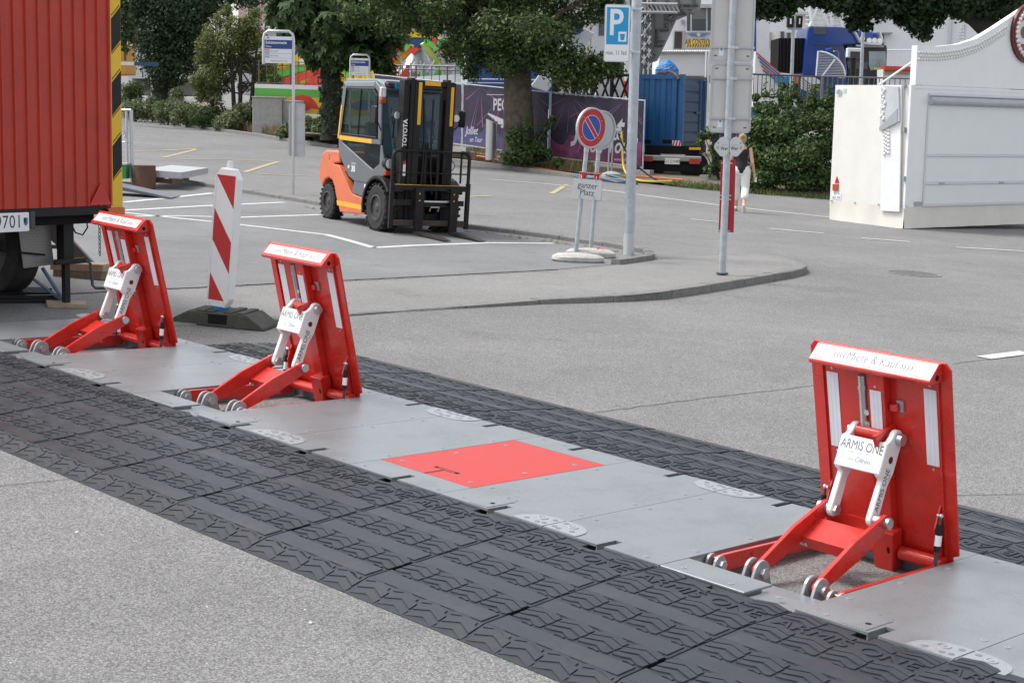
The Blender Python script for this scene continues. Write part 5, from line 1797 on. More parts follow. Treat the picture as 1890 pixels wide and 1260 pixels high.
# canvas skirt with eyelets, hanging in soft folds
def skirt(name, length, ex, off):
    n, m = 46, 6
    vs_ = []
    for j in range(m + 1):
        z_ = (zs_ + .03) * (1 - j / m) - .0
        for i in range(n + 1):
            s = length * i / n
            wav = .012 * math.sin(s * 5.1 + off) * (j / m) + .01 * math.sin(s * 11 + off * 2) * (j / m)
            fl = .05 * (j / m) ** 1.5 + .012
            sag = .025 * abs(math.sin(s * math.pi / .62)) if j == 0 else 0
            if ex == 'x':
                vs_.append((s - (.05 * (j / m)), -(fl + wav), max(.006, z_ - sag)))
            else:
                vs_.append((-(fl + wav), s - (.05 * (j / m)), max(.006, z_ - sag)))
    fs_ = [(j * (n + 1) + i, j * (n + 1) + i + 1, (j + 1) * (n + 1) + i + 1, (j + 1) * (n + 1) + i) for j in range(m) for i in range(n)]
    sk = MB().add(vs_, fs_).build(name, tarp, ks, smooth=True)
    for i in range(int(length / .62) + 1):
        s = .62 * i + .02
        c_ = (s, -.028, zs_ + .03) if ex == 'x' else (-.028, s, zs_ + .03)
        MB().disc(c_, -Y if ex == 'x' else -X, .016, .02, 8).build('button', galv, sk)
skirt('skirt', KW, 'x', 0.)
skirt('skirt', KL, 'y', 1.3)

# ================================================================ woman walking away beside the kiosk
fo = G(1366, 393) + Vector((.03, .3, 0))
wm = thing('person', 'person in black sleeveless top and white cropped trousers walking away behind the sign post', 'person', fo, RAD(-8), plumb=True)
def skin(name, chains, balls, m, voxel=.011, smooth=4, parent=wm):
    mb = MB()
    for pts, rs in chains:
        mb.tube([Vector(p) for p in pts], list(rs), 12)
        for p, r in zip(pts, rs):
            mb.ball(p, r, r, r, 10, 6)
    for c_, rx, ry, rz in balls:
        mb.ball(c_, rx, ry, rz, 16, 10)
    o = mb.build(name, m, parent, smooth=True)
    rm = o.modifiers.new('remesh', 'REMESH')
    rm.mode = 'VOXEL'
    rm.voxel_size = voxel
    rm.use_smooth_shade = True
    sm = o.modifiers.new('smooth', 'SMOOTH')
    sm.iterations = smooth
    return o
skin_m = mat('skin', (.55, .30, .21), .5, var=.06, vscale=9)
hR, kR, aR, tR = (.085, 0, .86), (.10, -.02, .47), (.085, -.30, .16), (.085, -.235, .03)
hL, kL, aL, tL = (-.085, 0, .86), (-.09, .22, .49), (-.085, .27, .09), (-.09, .42, .035)
sR, eR, wR = (.165, 0, 1.32), (.225, -.09, 1.05), (.275, .0, .82)
sL, eL, wL = (-.165, 0, 1.32), (-.235, .0, 1.05), (-.235, .17, .86)
def hand(w_, d_, side):
    """palm and five bent fingers"""
    w_, d_ = V(w_), V(d_).normalized()
    sd_ = Vector((side, 0, 0))
    fr_ = d_.cross(sd_).normalized()
    ch = [([w_, w_ + d_ * .05, w_ + d_ * .085], (.024, .03, .027))]
    for k_, ln in enumerate((.065, .075, .07, .055)):
        b = w_ + d_ * .085 + fr_ * (.024 - .016 * k_)
        m1 = b + d_ * ln * .55 - sd_ * .006
        ch.append(([b, m1, m1 + d_ * ln * .35 - sd_ * .022], (.0095, .009, .008)))
    b = w_ + d_ * .03 + fr_ * .024
    ch.append(([b, b + d_ * .03 + fr_ * .025, b + d_ * .055 + fr_ * .03 - sd_ * .012], (.011, .010, .009)))
    return ch
chains = [((hR, kR, aR), (.085, .055, .036)), ((aR, tR), (.036, .03)), ((hL, kL, aL), (.085, .055, .036)), ((aL, tL), (.036, .03)),
          ((sR, eR, wR), (.048, .038, .025)), ((sL, eL, wL), (.048, .038, .025)),
          (((0, 0, .88), (0, .01, 1.08), (0, 0, 1.30)), (.12, .105, .12)), (((0, 0, 1.3), (0, .015, 1.44)), (.05, .047)), ((sL, sR), (.055, .055))]
chains += hand(wR, (.12, .12, -1), 1) + hand(wL, (.0, .3, -1), -1)
body = skin('body', chains, [((0, .02, 1.525), .073, .092, .112), ((0, .108, 1.505), .012, .018, .018), ((.074, .02, 1.52), .01, .016, .028), ((-.074, .02, 1.52), .01, .016, .028)], skin_m, .009, 3)
skin('top', [(((0, 0, .90), (0, .01, 1.08), (0, 0, 1.25)), (.145, .125, .14)), ((( .10, 0, 1.28), (.135, 0, 1.34)), (.075, .055)), (((-.10, 0, 1.28), (-.135, 0, 1.34)), (.075, .055))], [], mat('top_black', (.012, .012, .014), .8), .014)
skin('trousers', [(((.085, 0, .88), (.098, -.02, .5), (.09, -.18, .33)), (.115, .085, .078)), (((-.085, 0, .88), (-.09, .2, .52), (-.088, .245, .30)), (.115, .085, .078)), (((-.06, 0, .88), (.06, 0, .88)), (.13, .13))], [], mat('trousers_white', (.72, .72, .71), .8, bump=.2, bscale=20), .012)
for p0, p1 in ((aR, tR), (aL, tL)):
    a, b = V(p0), V(p1)
    d_ = (b - a).normalized()
    skin('shoe', [((a - d_ * .02 - Z * .02, b + d_ * .02), (.04, .042)), ((b, b + Vector((0, .07, -.008))), (.04, .03))], [], mat('shoe_white', (.62, .58, .52), .7), .01)
skin('hair', [], [((0, .0, 1.555), .088, .098, .098), ((0, -.09, 1.60), .05, .05, .05), ((0, -.05, 1.50), .075, .05, .07)], mat('hair_blonde', (.36, .24, .12), .7, bump=.6, bscale=90), .011)
hw_ = wm.matrix_world @ Vector((.30, .02, .70))
pk = thing('phone', 'small white object held in the walking person\'s hand', 'phone', hw_, 0)
MB().box(-.015, .03, -.005, .004, -.06, .05).build('case', sign_white, pk, bevel=.003)
# ================================================================ fairground behind the street
def base(px, py, Y_):
    """a standing point on a sight line; height comes out of the verge"""
    return D(px, py, Y_)
# --- hoarding panels printed with light beams
ban_dark = mat('banner_violet', (.022, .014, .036), .55, var=.7, vscale=1.6)
ban_a = mat('banner_beam_lilac', (.22, .14, .36), .6)
ban_b = mat('banner_beam_pink', (.30, .09, .20), .6)
ban_blue = mat('banner_blue', (.05, .055, .17), .6, var=.7, vscale=2.2, dirt=.8, dscale=1.6, dcol=(.12, .05, .16))
ban_pink = mat('banner_magenta', (.17, .035, .10), .6, var=.7, vscale=2.2, dirt=.85, dscale=1.6, dcol=(.03, .015, .045))
ban_white = mat('banner_white', (.50, .49, .54), .6)
def hoarding(i, label, kind, x_end=None):
    a, b = FENCE[i].copy(), FENCE[i + 1].copy()
    L_ = Vector((b.x - a.x, b.y - a.y, 0)).length
    f = Frame(a, math.atan2(b.y - a.y, b.x - a.x))
    t = thing('hoarding', label, 'banner fence', m=f.m)
    Hh = 2.05
    if x_end:
        L_ *= x_end
    dz = (f.i @ b).z
    def zz(x_, h):
        return h + dz * x_ / L_
    for x_ in (0.03, L_ - .03):
        MB().cyl((x_, 0, zz(x_, -.05)), (x_, 0, zz(x_, Hh + .03)), .026, n=10).build('post', pole_steel, t, smooth=True)
        MB().box(x_ - .3, x_ + .3, -.12, .12, zz(x_, -.1), zz(x_, .1)).build('block', concrete, t)
    for h in (.16, Hh):
        MB().tube([(0.03, 0, zz(0, h)), (L_ - .03, 0, zz(L_, h))], .02, 8).build('rail', pole_steel, t)
    c = MB().add([(.06, -.03, zz(0, .2)), (L_ - .06, -.03, zz(L_, .2)), (L_ - .06, -.03, zz(L_, Hh - .03)), (.06, -.03, zz(0, Hh - .03)),
                  (.06, -.027, zz(0, .2)), (L_ - .06, -.027, zz(L_, .2)), (L_ - .06, -.027, zz(L_, Hh - .03)), (.06, -.027, zz(0, Hh - .03))],
                 [(0, 1, 2, 3), (7, 6, 5, 4), (0, 4, 5, 1), (1, 5, 6, 2), (2, 6, 7, 3), (3, 7, 4, 0)]).build('banner', ban_dark, t)
    rn = random.Random(i * 7 + 3)
    # lower glow of the print, then beams fanning from the top
    k = 14
    tops = [.55 + .18 * math.sin(j * 1.3 + i) + rn.uniform(-.06, .06) for j in range(k + 1)]
    pts = [(.07 + (L_ - .14) * j / k, zz(L_ * j / k, tops[j] + .15)) for j in range(k + 1)]
    MB().pry([(.07, zz(0, .21)), (L_ - .07, zz(L_, .21))] + pts[::-1], -.0325, -.0312).build('print', ban_blue if kind != 'tour' else ban_pink, c)
    pr = MB()
    for (fx_, fz_) in ((.22, 1.1), (.5, .96), (.8, 1.05)):
        for j in range(11):
            ang = RAD(rn.uniform(200, 340))
            w_ = rn.uniform(.004, .018)
            ln = rn.uniform(.7, 1.7)
            o_ = Vector((fx_ * L_, 0, fz_ * (Hh - .06) * .98))
            d_ = Vector((math.cos(ang), 0, math.sin(ang)))
            e_ = o_ + d_ * ln
            q = [(o_.x, o_.z), (e_.x + d_.z * w_, e_.z - d_.x * w_), (e_.x - d_.z * w_, e_.z + d_.x * w_)]
            q = [(min(max(x_, .08), L_ - .08), min(max(z_, .22), Hh - .05)) for x_, z_ in q]
            yy = -.034 - .0004 * (j % 3)
            MB().pry([(x_, zz(x_, z_)) for x_, z_ in q], yy - .001, yy).build('beam_print', rn.choice([ban_a, ban_b, ban_a] if kind != 'tour' else [ban_b, ban_b, ban_a]), c)
    if kind == 'horse':
        text('PEGASE', ban_white, c, (L_ * .53, -.0365, zz(L_ * .5, 1.53)), X, Z, size=.5, bold=.012, xs=.78)
        MB().box(L_ * .29, L_ * .77, -.0372, -.036, zz(L_ * .5, 1.84), zz(L_ * .5, 1.86)).build('rule', ban_white, c)
        # winged horse: feathers, neck and head
        ox_, oz_ = L_ * .52, zz(L_ * .5, .95)
        for j in range(6):
            a0 = RAD(172 - j * 13)
            ln = .95 - j * .11
            p0 = (ox_ + .02, oz_ + .12 - j * .02)
            p1 = (ox_ + .02 + ln * math.cos(a0) * .9, oz_ + .28 - j * .11 + ln * math.sin(a0) * .22)
            MB().pry([p0, (p1[0], p1[1] + .035), (p1[0] - .03, p1[1] - .005), (p1[0] + .04, p1[1] - .045), (p0[0], p0[1] - .07)], -.0385 - .0006 * j, -.0365).build('feather_print', ban_white, c)
        hp_ = [(0, -.55), (.16, -.6), (.12, -.3), (.2, -.1), (.36, -.02), (.33, .06), (.22, .1), (.14, .22), (.1, .16), (.0, .1), (-.08, -.1), (-.1, -.3)]
        MB().pry([(ox_ + .12 + a, oz_ + b) for a, b in hp_], -.044, -.0365).build('horse_print', ban_white, c)
        MB().pry([(ox_ - .02 + a, oz_ - .45 + b) for a, b in ((0, 0), (.12, .1), (.3, -.05), (.38, -.22), (.3, -.25), (.2, -.1), (.1, -.08))], -.045, -.0365).build('horse_print', ban_white, c)
        text('Jolliet', ban_white, c, (L_ * .12, -.0365, zz(L_ * .1, .63)), X, Z, size=.34, shear=.3, bold=.006, xs=.75)
        text('on Tour', ban_white, c, (L_ * .17, -.0365, zz(L_ * .1, .36)), X, Z, size=.22, shear=.3, bold=.004, xs=.8)
        text('www.jolliet.ch', ban_white, c, (L_ * .8, -.0365, zz(L_ * .8, .4)), X, Z, size=.14, shear=.2, xs=.8)
    if kind == 'tour':
        text('Jolliet', ban_white, c, (L_ * .52, -.0365, zz(L_ * .5, 1.15)), X, Z, size=1.0, shear=.3, bold=.02, xs=.72)
        text('on Tour!', ban_white, c, (L_ * .68, -.0365, zz(L_ * .7, .68)), X, Z, size=.62, shear=.3, bold=.012, xs=.7)
        text('www.jolliet.ch', ban_white, c, (L_ * .8, -.0365, zz(L_ * .8, .33)), X, Z, size=.14, shear=.2, xs=.8)
    return t
hoarding(1, 'purple printed hoarding banner behind the forklift mast', 'plain')
hoarding(2, 'purple hoarding banner with a winged horse print reading PEGASE behind the bollard', 'horse')
hoarding(3, 'dark pink hoarding banner with large Jolliet script behind the no parking sign', 'tour', 1.14)
hoarding(5, 'dark hoarding banner between the blue container and the hedge', 'plain', .5)

# --- steel bollard
c_ = D(906, 289, 49.0)
t = thing('bollard', 'fat stainless steel bollard with a slanted top beside the tree', 'bollard', c_, 0, plumb=True)
mb = MB()
n = 24
vs_ = [(.17 * math.cos(2 * math.pi * j / n), .17 * math.sin(2 * math.pi * j / n), -.1) for j in range(n)] + \
      [(.17 * math.cos(2 * math.pi * j / n), .17 * math.sin(2 * math.pi * j / n), 1.06 - .07 * math.cos(2 * math.pi * j / n)) for j in range(n)]
mb.add(vs_, [(j, (j + 1) % n, n + (j + 1) % n, n + j) for j in range(n)] + [tuple(range(n, 2 * n))])
mb.build('tube', mat('stainless', (.55, .56, .57), .3, metal=.75, var=.05, vscale=5), t, smooth=True)

# --- concrete box in the hedge
cA, cB = G(466, 247, .05), G(524, 249, .05)
f = Frame(cA, RAD(4))
t = thing('concrete_block', 'plain weathered concrete block among the roadside shrubs', 'concrete block', m=f.m)
x1_, _ = f.px(520, 245)
_, zt_ = f.px(470, 178)
MB().box(0, x1_, 0, 1.9, -.1, zt_ - .05).build('block', concrete, t, bevel=.02)
MB().box(-.03, x1_ + .03, -.03, 1.95, zt_ - .049, zt_).build('cap', concrete, t, bevel=.01)
# right flank reaches to 545
MB().box(x1_ + .002, x1_ + .75, .25, 1.7, -.1, zt_ - .12).build('side_wing', concrete, t, bevel=.02)

# --- blue container on a truck
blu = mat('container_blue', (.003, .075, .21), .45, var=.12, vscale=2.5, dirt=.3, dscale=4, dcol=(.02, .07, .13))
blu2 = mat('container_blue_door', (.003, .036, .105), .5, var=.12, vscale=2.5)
co = D(1257, 272, 47.0)
f = Frame(co, RAD(-24))          # local x runs along the corrugated wall towards the corner at x = 0
tk = thing('container_truck', 'truck rear with red lights and number plate under the blue container', 'truck', m=f.m)
Lc = 1.7
zt_ = f.px(1257, 138)[1]
z0_ = f.px(1257, 271)[1]
ct = thing('shipping_container', 'small blue corrugated steel container loaded on a truck', 'container', m=f.m)
pol = []
x_ = -Lc
while x_ < -.2:
    pol += [(x_, 0), (x_ + .14, 0), (x_ + .18, .045), (x_ + .30, .045)]
    x_ += .34
pol += [(-.1, 0), (-.1, .08), (-Lc, .08)]
MB().prz(pol, z0_ + .16, zt_ - .13).build('corrugated_wall', blu, ct)
MB().box(-Lc, 0, -.02, .10, zt_ - .13, zt_).build('top_rail', blu, ct)
MB().box(-Lc, 0, -.02, .10, z0_, z0_ + .158).build('bottom_rail', blu, ct)
for px in (1191, 1233):
    x_, z_ = f.px(px, 262, -.021)
    MB().box(x_ - .17, x_ + .17, -.024, -.0205, z_ - .05, z_ + .06).build('fork_pocket', black_matt, ct)
MB().box(-.1, .03, -.03, .12, z0_ - .01, zt_ + .01).build('corner_post', blu, ct)
DEP = 2.3
MB().box(-Lc, -.02, .1, DEP, zt_ - .1, zt_ - .02).build('roof', dark_grey, ct)
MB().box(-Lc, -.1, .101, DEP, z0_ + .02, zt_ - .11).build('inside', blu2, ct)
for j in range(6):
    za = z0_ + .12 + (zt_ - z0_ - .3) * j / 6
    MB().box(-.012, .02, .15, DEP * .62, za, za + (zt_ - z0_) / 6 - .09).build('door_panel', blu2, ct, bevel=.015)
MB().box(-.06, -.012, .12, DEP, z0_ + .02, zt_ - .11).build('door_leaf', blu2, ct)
for y_ in (DEP * .66, DEP * .86):
    MB().cyl((.03, y_, z0_ + .05), (.03, y_, zt_ - .12), .03, n=8).build('lock_bar', blu, ct)
MB().box(0, .05, DEP * .5, DEP * .7, z0_ + .95, z0_ + 1.02).build('lock_handle', blu2, ct)
x_, z_ = f.px(1253, 266, -.05)
wb_ = MB().box(x_ - .2, x_ + .06, -.06, -.04, z_ - .06, z_ + .1).build('warning_marker', sign_white, ct)
for j in range(3):
    MB().pry([(x_ - .2 + j * .09, z_ - .06), (x_ - .15 + j * .09, z_ - .06), (x_ - .11 + j * .09, z_ + .1), (x_ - .16 + j * .09, z_ + .1)], -.0625, -.0605).build('marker_stripe', sign_red, wb_)
# truck rear below, square to the street
g_ = Frame(D(1240, 322, 46.6), RAD(-9))
def gp(a, b, y=0.):
    return g_.px(a, b, y)
a, b = gp(1184, 284), gp(1293, 298)
mI = g_.m
ti = f.i @ mI
def tb_(name, px0, px1, y0, y1, m, par=tk, bev=0.):
    p, q = gp(*px0, y0), gp(*px1, y0)
    o = MB().box(p[0], q[0], y0, y1, q[1], p[1]).build(name, m, par, bevel=bev)
    o.matrix_local = ti
    return o
tb_('rear_bumper', (1184, 286), (1294, 299), 0, .12, mat('bumper_grey', (.30, .31, .32), .5, metal=.3), bev=.02)
tb_('underrun', (1186, 302), (1292, 318), .05, .1, black_matt)
tb_('chassis', (1190, 268), (1290, 286), .3, 4.5, black_matt)
tb_('tail_light', (1186, 288), (1205, 298), -.02, 0.0, mat('tail_red', (.42, .03, .03), .3))
tb_('tail_light', (1272, 293), (1292, 303), -.02, 0.0, mat('tail_red', (.42, .03, .03), .3))
np_ = tb_('number_plate', (1227, 292), (1254, 303), -.015, -.001, sign_white)
p, q = gp(1240, 298, -.017), None
to = text('SLO 2219488', ink, np_, (p[0], -.0172, p[1]), X, Z, size=.12, xs=.68)
p = gp(1238, 311, .04)
to = text('Trailer Service', sign_white, tk, (p[0], .045, p[1]), X, Z, size=.2, shear=.3, xs=.85)
to.matrix_local = ti @ to.matrix_local
tb_('side_marker', (1272, 272), (1293, 277), .1, .2, yellow)
for px in (1200, 1280):
    wl_ = MB().cyl((0, 0, 0), (0, .3, 0), .42, n=24).build('tyre', tyre, tk, smooth=True)
    p = gp(px, 310, .8)
    wl_.matrix_local = ti @ Matrix.Translation((p[0], .8, .42 - g_.o.z))
# --- rope on the container
MB_r = thing('rope', 'brown rope heap lying on the roof edge of the blue container', 'rope', m=f.m)
MB().tube([(-.9, .3, zt_ + .02), (-.8, .2, zt_ + .06), (-.65, .3, zt_ + .04), (-.5, .15, zt_ + .1), (-.3, .05, zt_ + .03), (-.2, -.05, zt_ - .03), (-.12, -.06, zt_ - .13)], .04, 8).build('strands', mat('rope_brown', (.16, .10, .08), .9), MB_r)

# --- standpipe with hoses
so = D(1128, 330, 44.6)
so.z = .12
f = Frame(so, 0)
t = thing('standpipe', 'thin double water standpipe with taps in front of the pink hoarding', 'standpipe', m=f.m)
for px0, px1 in ((1122, 1126), (1128, 1132)):
    p, q = f.px(px0, 325), f.px(px1, 243)
    MB().tube([(p[0], 0, 0), (q[0], 0, q[1])], .022, 8).build('pipe', galv_light, t)
p, q = f.px(1122, 243), f.px(1150, 243)
MB().tube([(p[0], 0, p[1]), (q[0], 0, q[1])], .02, 8).build('header_pipe', galv_light, t)
for px in (1123, 1138, 1145):
    x_, z_ = f.px(px, 240)
    MB().box(x_ - .03, x_ + .03, -.03, .03, z_ - .03, z_ + .06).build('tap', steel, t)
bs = MB().lathe([(.3, 0), (.28, .08), (.1, .14), (.02, .15)], 18).build('foot', concrete, t, smooth=True)
def hose(name, label, pts, r, m):
    t = thing(name, label, 'hose', D(pts[0][0], pts[0][1], pts[0][2]), 0)
    inv = t.matrix_world.inverted()
    q = [inv @ D(*p) for p in pts]
    # smooth the run
    out = []
    for i in range(len(q) - 1):
        p0, p1, p2, p3 = q[max(0, i - 1)], q[i], q[i + 1], q[min(len(q) - 1, i + 2)]
        for s in range(5):
            u_ = s / 5
            out.append(.5 * ((2 * p1) + (p2 - p0) * u_ + (2 * p0 - 5 * p1 + 4 * p2 - p3) * u_ ** 2 + (3 * p1 - p0 - 3 * p2 + p3) * u_ ** 3))
    out.append(q[-1])
    MB().tube(out, r, 7).build('line', m, t, smooth=True)
hose('water_hose', 'yellow hose hanging from the standpipe and running to the grass', [(1147, 244, 44.5), (1149, 270, 44.4), (1150, 300, 44.3), (1156, 320, 44.0), (1175, 332, 43.4), (1205, 335, 43.2), (1240, 334, 43.3)], .03, mat('hose_yellow', (.55, .42, .04), .5))
hose('cable', 'black cable hanging from the standpipe to the ground', [(1141, 246, 44.5), (1150, 270, 44.3), (1170, 300, 44.0), (1195, 322, 43.8), (1215, 334, 43.3)], .025, black)
hose('water_hose', 'coil of blue hose on the ground beside the standpipe', [(1118, 322, 44.3), (1150, 330, 43.9), (1160, 334, 43.6), (1140, 336, 43.4), (1115, 330, 43.9), (1080, 326, 44.4), (1060, 323, 44.8), (1075, 329, 44.1), (1110, 328, 44.0)], .03, mat('hose_blue', (.06, .16, .22), .5))
hose('cable', 'orange cable laid along the foot of the hoardings', [(880, 288, 49.8), (900, 291, 49.2), (1000, 312, 46.8), (1100, 326, 44.8), (1180, 326, 44.9), (1260, 332, 44.4)], .025, mat('cable_orange', (.6, .16, .04), .5))

# --- colour ride with printed front, railing and spinning arms
def fb_(px, py, Y_, rz=0.):
    o = D(px, py, Y_)
    return Frame(Vector((o.x, o.y, 0)), rz)
ry = mat('ride_yellow', (.70, .48, .03), .45, var=.06)
rg = mat('ride_green', (.10, .42, .06), .45, var=.06)
rr_ = mat('ride_red', (.60, .05, .03), .45, var=.06)
rb = mat('ride_blue', (.03, .10, .34), .45)
rw = mat('ride_white', (.72, .72, .72), .45)
f = fb_(600, 200, 66.0)
def q_(pts, y=0.):
    return [f.px(a, b, y) for a, b in pts]
rd = thing('fairground_ride', 'green and yellow fairground ride platform with a red flame painted on its front', 'ride', m=f.m)
fr_p = MB().pry(q_([(470, 163), (860, 175), (860, 222), (470, 206)]), 0, .1).build('front_panel', ry, rd)
MB().pry(q_([(470, 163), (860, 175), (860, 188), (470, 177)], -.003), -.006, -.003).build('green_band', rg, fr_p)
MB().pry(q_([(515, 200), (530, 190), (545, 178), (558, 175), (572, 178), (582, 188), (590, 203), (575, 200), (565, 205), (550, 196), (535, 198)], -.008), -.012, -.008).build('flame', rr_, fr_p)
MB().pry(q_([(640, 196), (670, 184), (700, 186), (690, 200), (660, 204)], -.008), -.012, -.008).build('flame', rb, fr_p)
MB().pry(q_([(470, 155), (860, 166), (860, 174.5), (470, 162.5)]), .0, 6).build('platform', rw, rd)
for i in range(26):
    px = 478 + i * 14.5
    p, q = f.px(px, 112 + (px - 478) * .03, .05), f.px(px, 156 + (px - 478) * .03, .05)
    MB().cyl((p[0], .05, q[1]), (p[0], .05, p[1]), .018 if i % 4 else .035, n=6).build('railing_bar', mat('rail_dark', (.10, .10, .11), .5, metal=.4), rd)
for b_ in (113, 120, 152):
    p, q = f.px(474, b_, .05), f.px(850, b_ + 11, .05)
    MB().tube([(p[0], .05, p[1]), (q[0], .05, q[1])], .02, 6).build('railing_rail', MATS['rail_dark'], rd)
# back wall with painted bands
p, q = f.px(470, 104, 3.5), f.px(740, 165, 3.5)
bw = MB().pry([f.px(a, b, 3.5) for a, b in ((470, 100), (540, 96), (560, 104), (590, 98), (640, 106), (700, 112), (720, 120), (720, 172), (470, 164))], 3.5, 3.6).build('back_wall', ry, rd)
for i in range(22):
    px = 476 + i * 11
    p, q = f.px(px, 110, 3.49), f.px(px, 160, 3.49)
    MB().box(p[0] - .012, p[0] + .012, 3.47, 3.495, q[1], p[1]).build('wall_rib', mat('ride_ochre', (.5, .33, .02), .5), bw)
for pts, m in (([(480, 140), (560, 120), (562, 130), (486, 152)], rg), ([(500, 150), (600, 125), (604, 132), (530, 158)], rr_), ([(560, 160), (585, 130), (600, 132), (605, 165)], rr_), ([(630, 130), (700, 110), (702, 118), (640, 142)], rg), ([(480, 112), (486, 108), (488, 120), (482, 122)], rw), ([(552, 110), (560, 108), (562, 118), (554, 120)], rw)):
    MB().pry([f.px(a, b, 3.4) for a, b in pts], 3.38, 3.44).build('painted_band', m, bw)
# spinning ride in the middle
f2 = fb_(770, 160, 72.0)
sr = thing('spinning_ride', 'fairground ride with bright yellow and green arms around a silver hub', 'ride', m=f2.m)
def s_(pts, y=0.):
    return [f2.px(a, b, y) for a, b in pts]
p, q = f2.px(735, 70), f2.px(805, 60)
MB().pry(s_([(742, 58), (810, 56), (808, 70), (745, 70)]), -.3, 2).build('canopy_band', ry, sr)
MB().pry(s_([(746, 70.5), (806, 70.5), (796, 80), (760, 92), (750, 80)]), -.2, 1.6).build('canopy_valance', rb, sr)
MB().pry(s_([(785, 40), (800, 34), (812, 46), (810, 55), (788, 55)]), 0, .5).build('canopy_top', mat('ride_mint', (.35, .6, .5), .5), sr)
for pts, m in (([(775, 82), (783, 78), (792, 82), (815, 115), (824, 138), (812, 140), (797, 112), (780, 90)], mat('arm_lime', (.42, .52, .12), .4)), ([(765, 84), (757, 82), (750, 90), (722, 120), (712, 140), (724, 142), (738, 122), (762, 94)], ry),
               ([(745, 78), (735, 76), (700, 110), (690, 140), (700, 140), (712, 116)], rr_), ([(806, 72), (815, 70), (850, 100), (862, 130), (850, 132), (838, 106)], rg)):
    MB().pry(s_(pts, -.6), -.8, -.4).build('arm', m, sr, bevel=.04)
cz = [f2.px(770, y_, .5)[1] for y_ in (150, 130, 110, 92)]
cx = f2.px(770, 120, .5)[0]
MB().lathe([(1.5, cz[0] - 2), (1.5, cz[0]), (.9, cz[1]), (.55, cz[2]), (.4, cz[3])], 20, (cx, .5, 0)).build('hub', mat('hub_silver', (.45, .46, .48), .35, metal=.6, var=.25, vscale=3, bump=.5, bscale=5), sr, smooth=True)
rn = random.Random(5)
SEAT = [(-.38, -.18), (.28, -.22), (.42, .08), (.3, .12), (.14, -.02), (-.16, .0), (-.26, .36), (-.4, .34)]
seatm = MB().pry(SEAT, -.3, .3).mesh('seat', rr_)
seatg = MB().pry(SEAT, -.3, .3).mesh('seat', mat('seat_green', (.10, .50, .08), .4))
for i, (px, py) in enumerate(((728, 85), (742, 82), (756, 88), (800, 80), (812, 86), (830, 92), (845, 98), (704, 96), (716, 103), (855, 108), (760, 140), (795, 142), (740, 140), (690, 100), (672, 92))):
    o = linked('seat', seatm if i % 2 == 0 else seatg, sr)
    x_, z_ = f2.px(px, py, -.9)
    o.location = (x_, -.9, z_)
    o.rotation_euler = (0, rn.uniform(-.6, .6), 0)
for i in range(9):
    x_, z_ = f2.px(735 + i * 9, 128 + (i % 3) * 5, -1.0)
    MB().tube([(x_, -1, z_ - 1.2), (x_ + .2 * (-1) ** i, -1, z_), (x_ + .1, -1, z_ + .5)], .05, 6).build('strut', MATS['hub_silver'], sr)
for b_ in (120, 127):
    p, q = f2.px(718, b_, -1.5), f2.px(840, b_ + 2, -1.5)
    MB().tube([(p[0], -1.5, p[1]), (q[0], -1.5, q[1])], .03, 6).build('railing_rail', alu, sr)
for i in range(7):
    x_, z_ = f2.px(718 + i * 20, 119.5, -1.5)
    MB().cyl((x_, -1.5, z_ - 1.8), (x_, -1.5, z_), .03, n=6).build('railing_post', alu, sr)
MB().pry(s_([(690, 146), (910, 134), (910, 158), (690, 165)], -2), -2.1, -1.9).build('skirt_panel', mat('skirt_grey', (.50, .52, .54), .5), sr)
# blue backdrop wall behind the big tree
f3 = fb_(930, 150, 68.0)
t = thing('blue_wall', 'large plain blue backdrop wall behind the big tree trunk', 'wall', m=f3.m)
p, q = f3.px(866, 58), f3.px(1025, 158)
MB().box(p[0], q[0], 0, .3, q[1] - 1, p[1]).build('panel', mat('wall_blue', (.012, .06, .24), .5, var=.15, vscale=1), t)
MB().box(p[0] - .3, p[0] - .02, -.05, .3, q[1] - 1, p[1] + .2).build('edge_post', rw, t)
for b_ in (146, 153):
    a0, a1 = f3.px(862, b_, -.8), f3.px(1000, b_ + 2, -.8)
    MB().tube([(a0[0], -.8, a0[1]), (a1[0], -.8, a1[1])], .035, 6).build('rail', alu, t)
# black lattice scaffold and grey diagonal chute right of the tree
f4 = fb_(1100, 180, 60.0)
t = thing('lattice_barrier', 'black diagonal lattice barrier above the pink hoarding', 'barrier', m=f4.m)
for i in range(9):
    a0, a1 = f4.px(1018 + i * 18, 140), f4.px(1036 + i * 18, 188)
    MB().tube([(a0[0], 0, a0[1]), (a1[0], 0, a1[1])], .045, 6).build('lattice_bar', black, t)
    a0, a1 = f4.px(1036 + i * 18, 140), f4.px(1018 + i * 18, 188)
    MB().tube([(a0[0], .12, a0[1]), (a1[0], .12, a1[1])], .045, 6).build('lattice_bar', black, t)
for i in range(5):
    a0 = f4.px(1022 + i * 36, 138)
    MB().cyl((a0[0], .06, 0), (a0[0], .06, a0[1]), .07, n=8).build('post', black, t)
a0, a1 = f4.px(1018, 139), f4.px(1182, 139)
MB().tube([(a0[0], .06, a0[1]), (a1[0], .06, a1[1])], .06, 6).build('rail', black, t)
f5 = fb_(1090, 120, 66.0)
t = thing('ride_chute', 'pale grey slanting chute of a fairground ride behind the tree', 'chute', m=f5.m)
gch = mat('chute_grey', (.48, .51, .55), .45, var=.08, vscale=1)
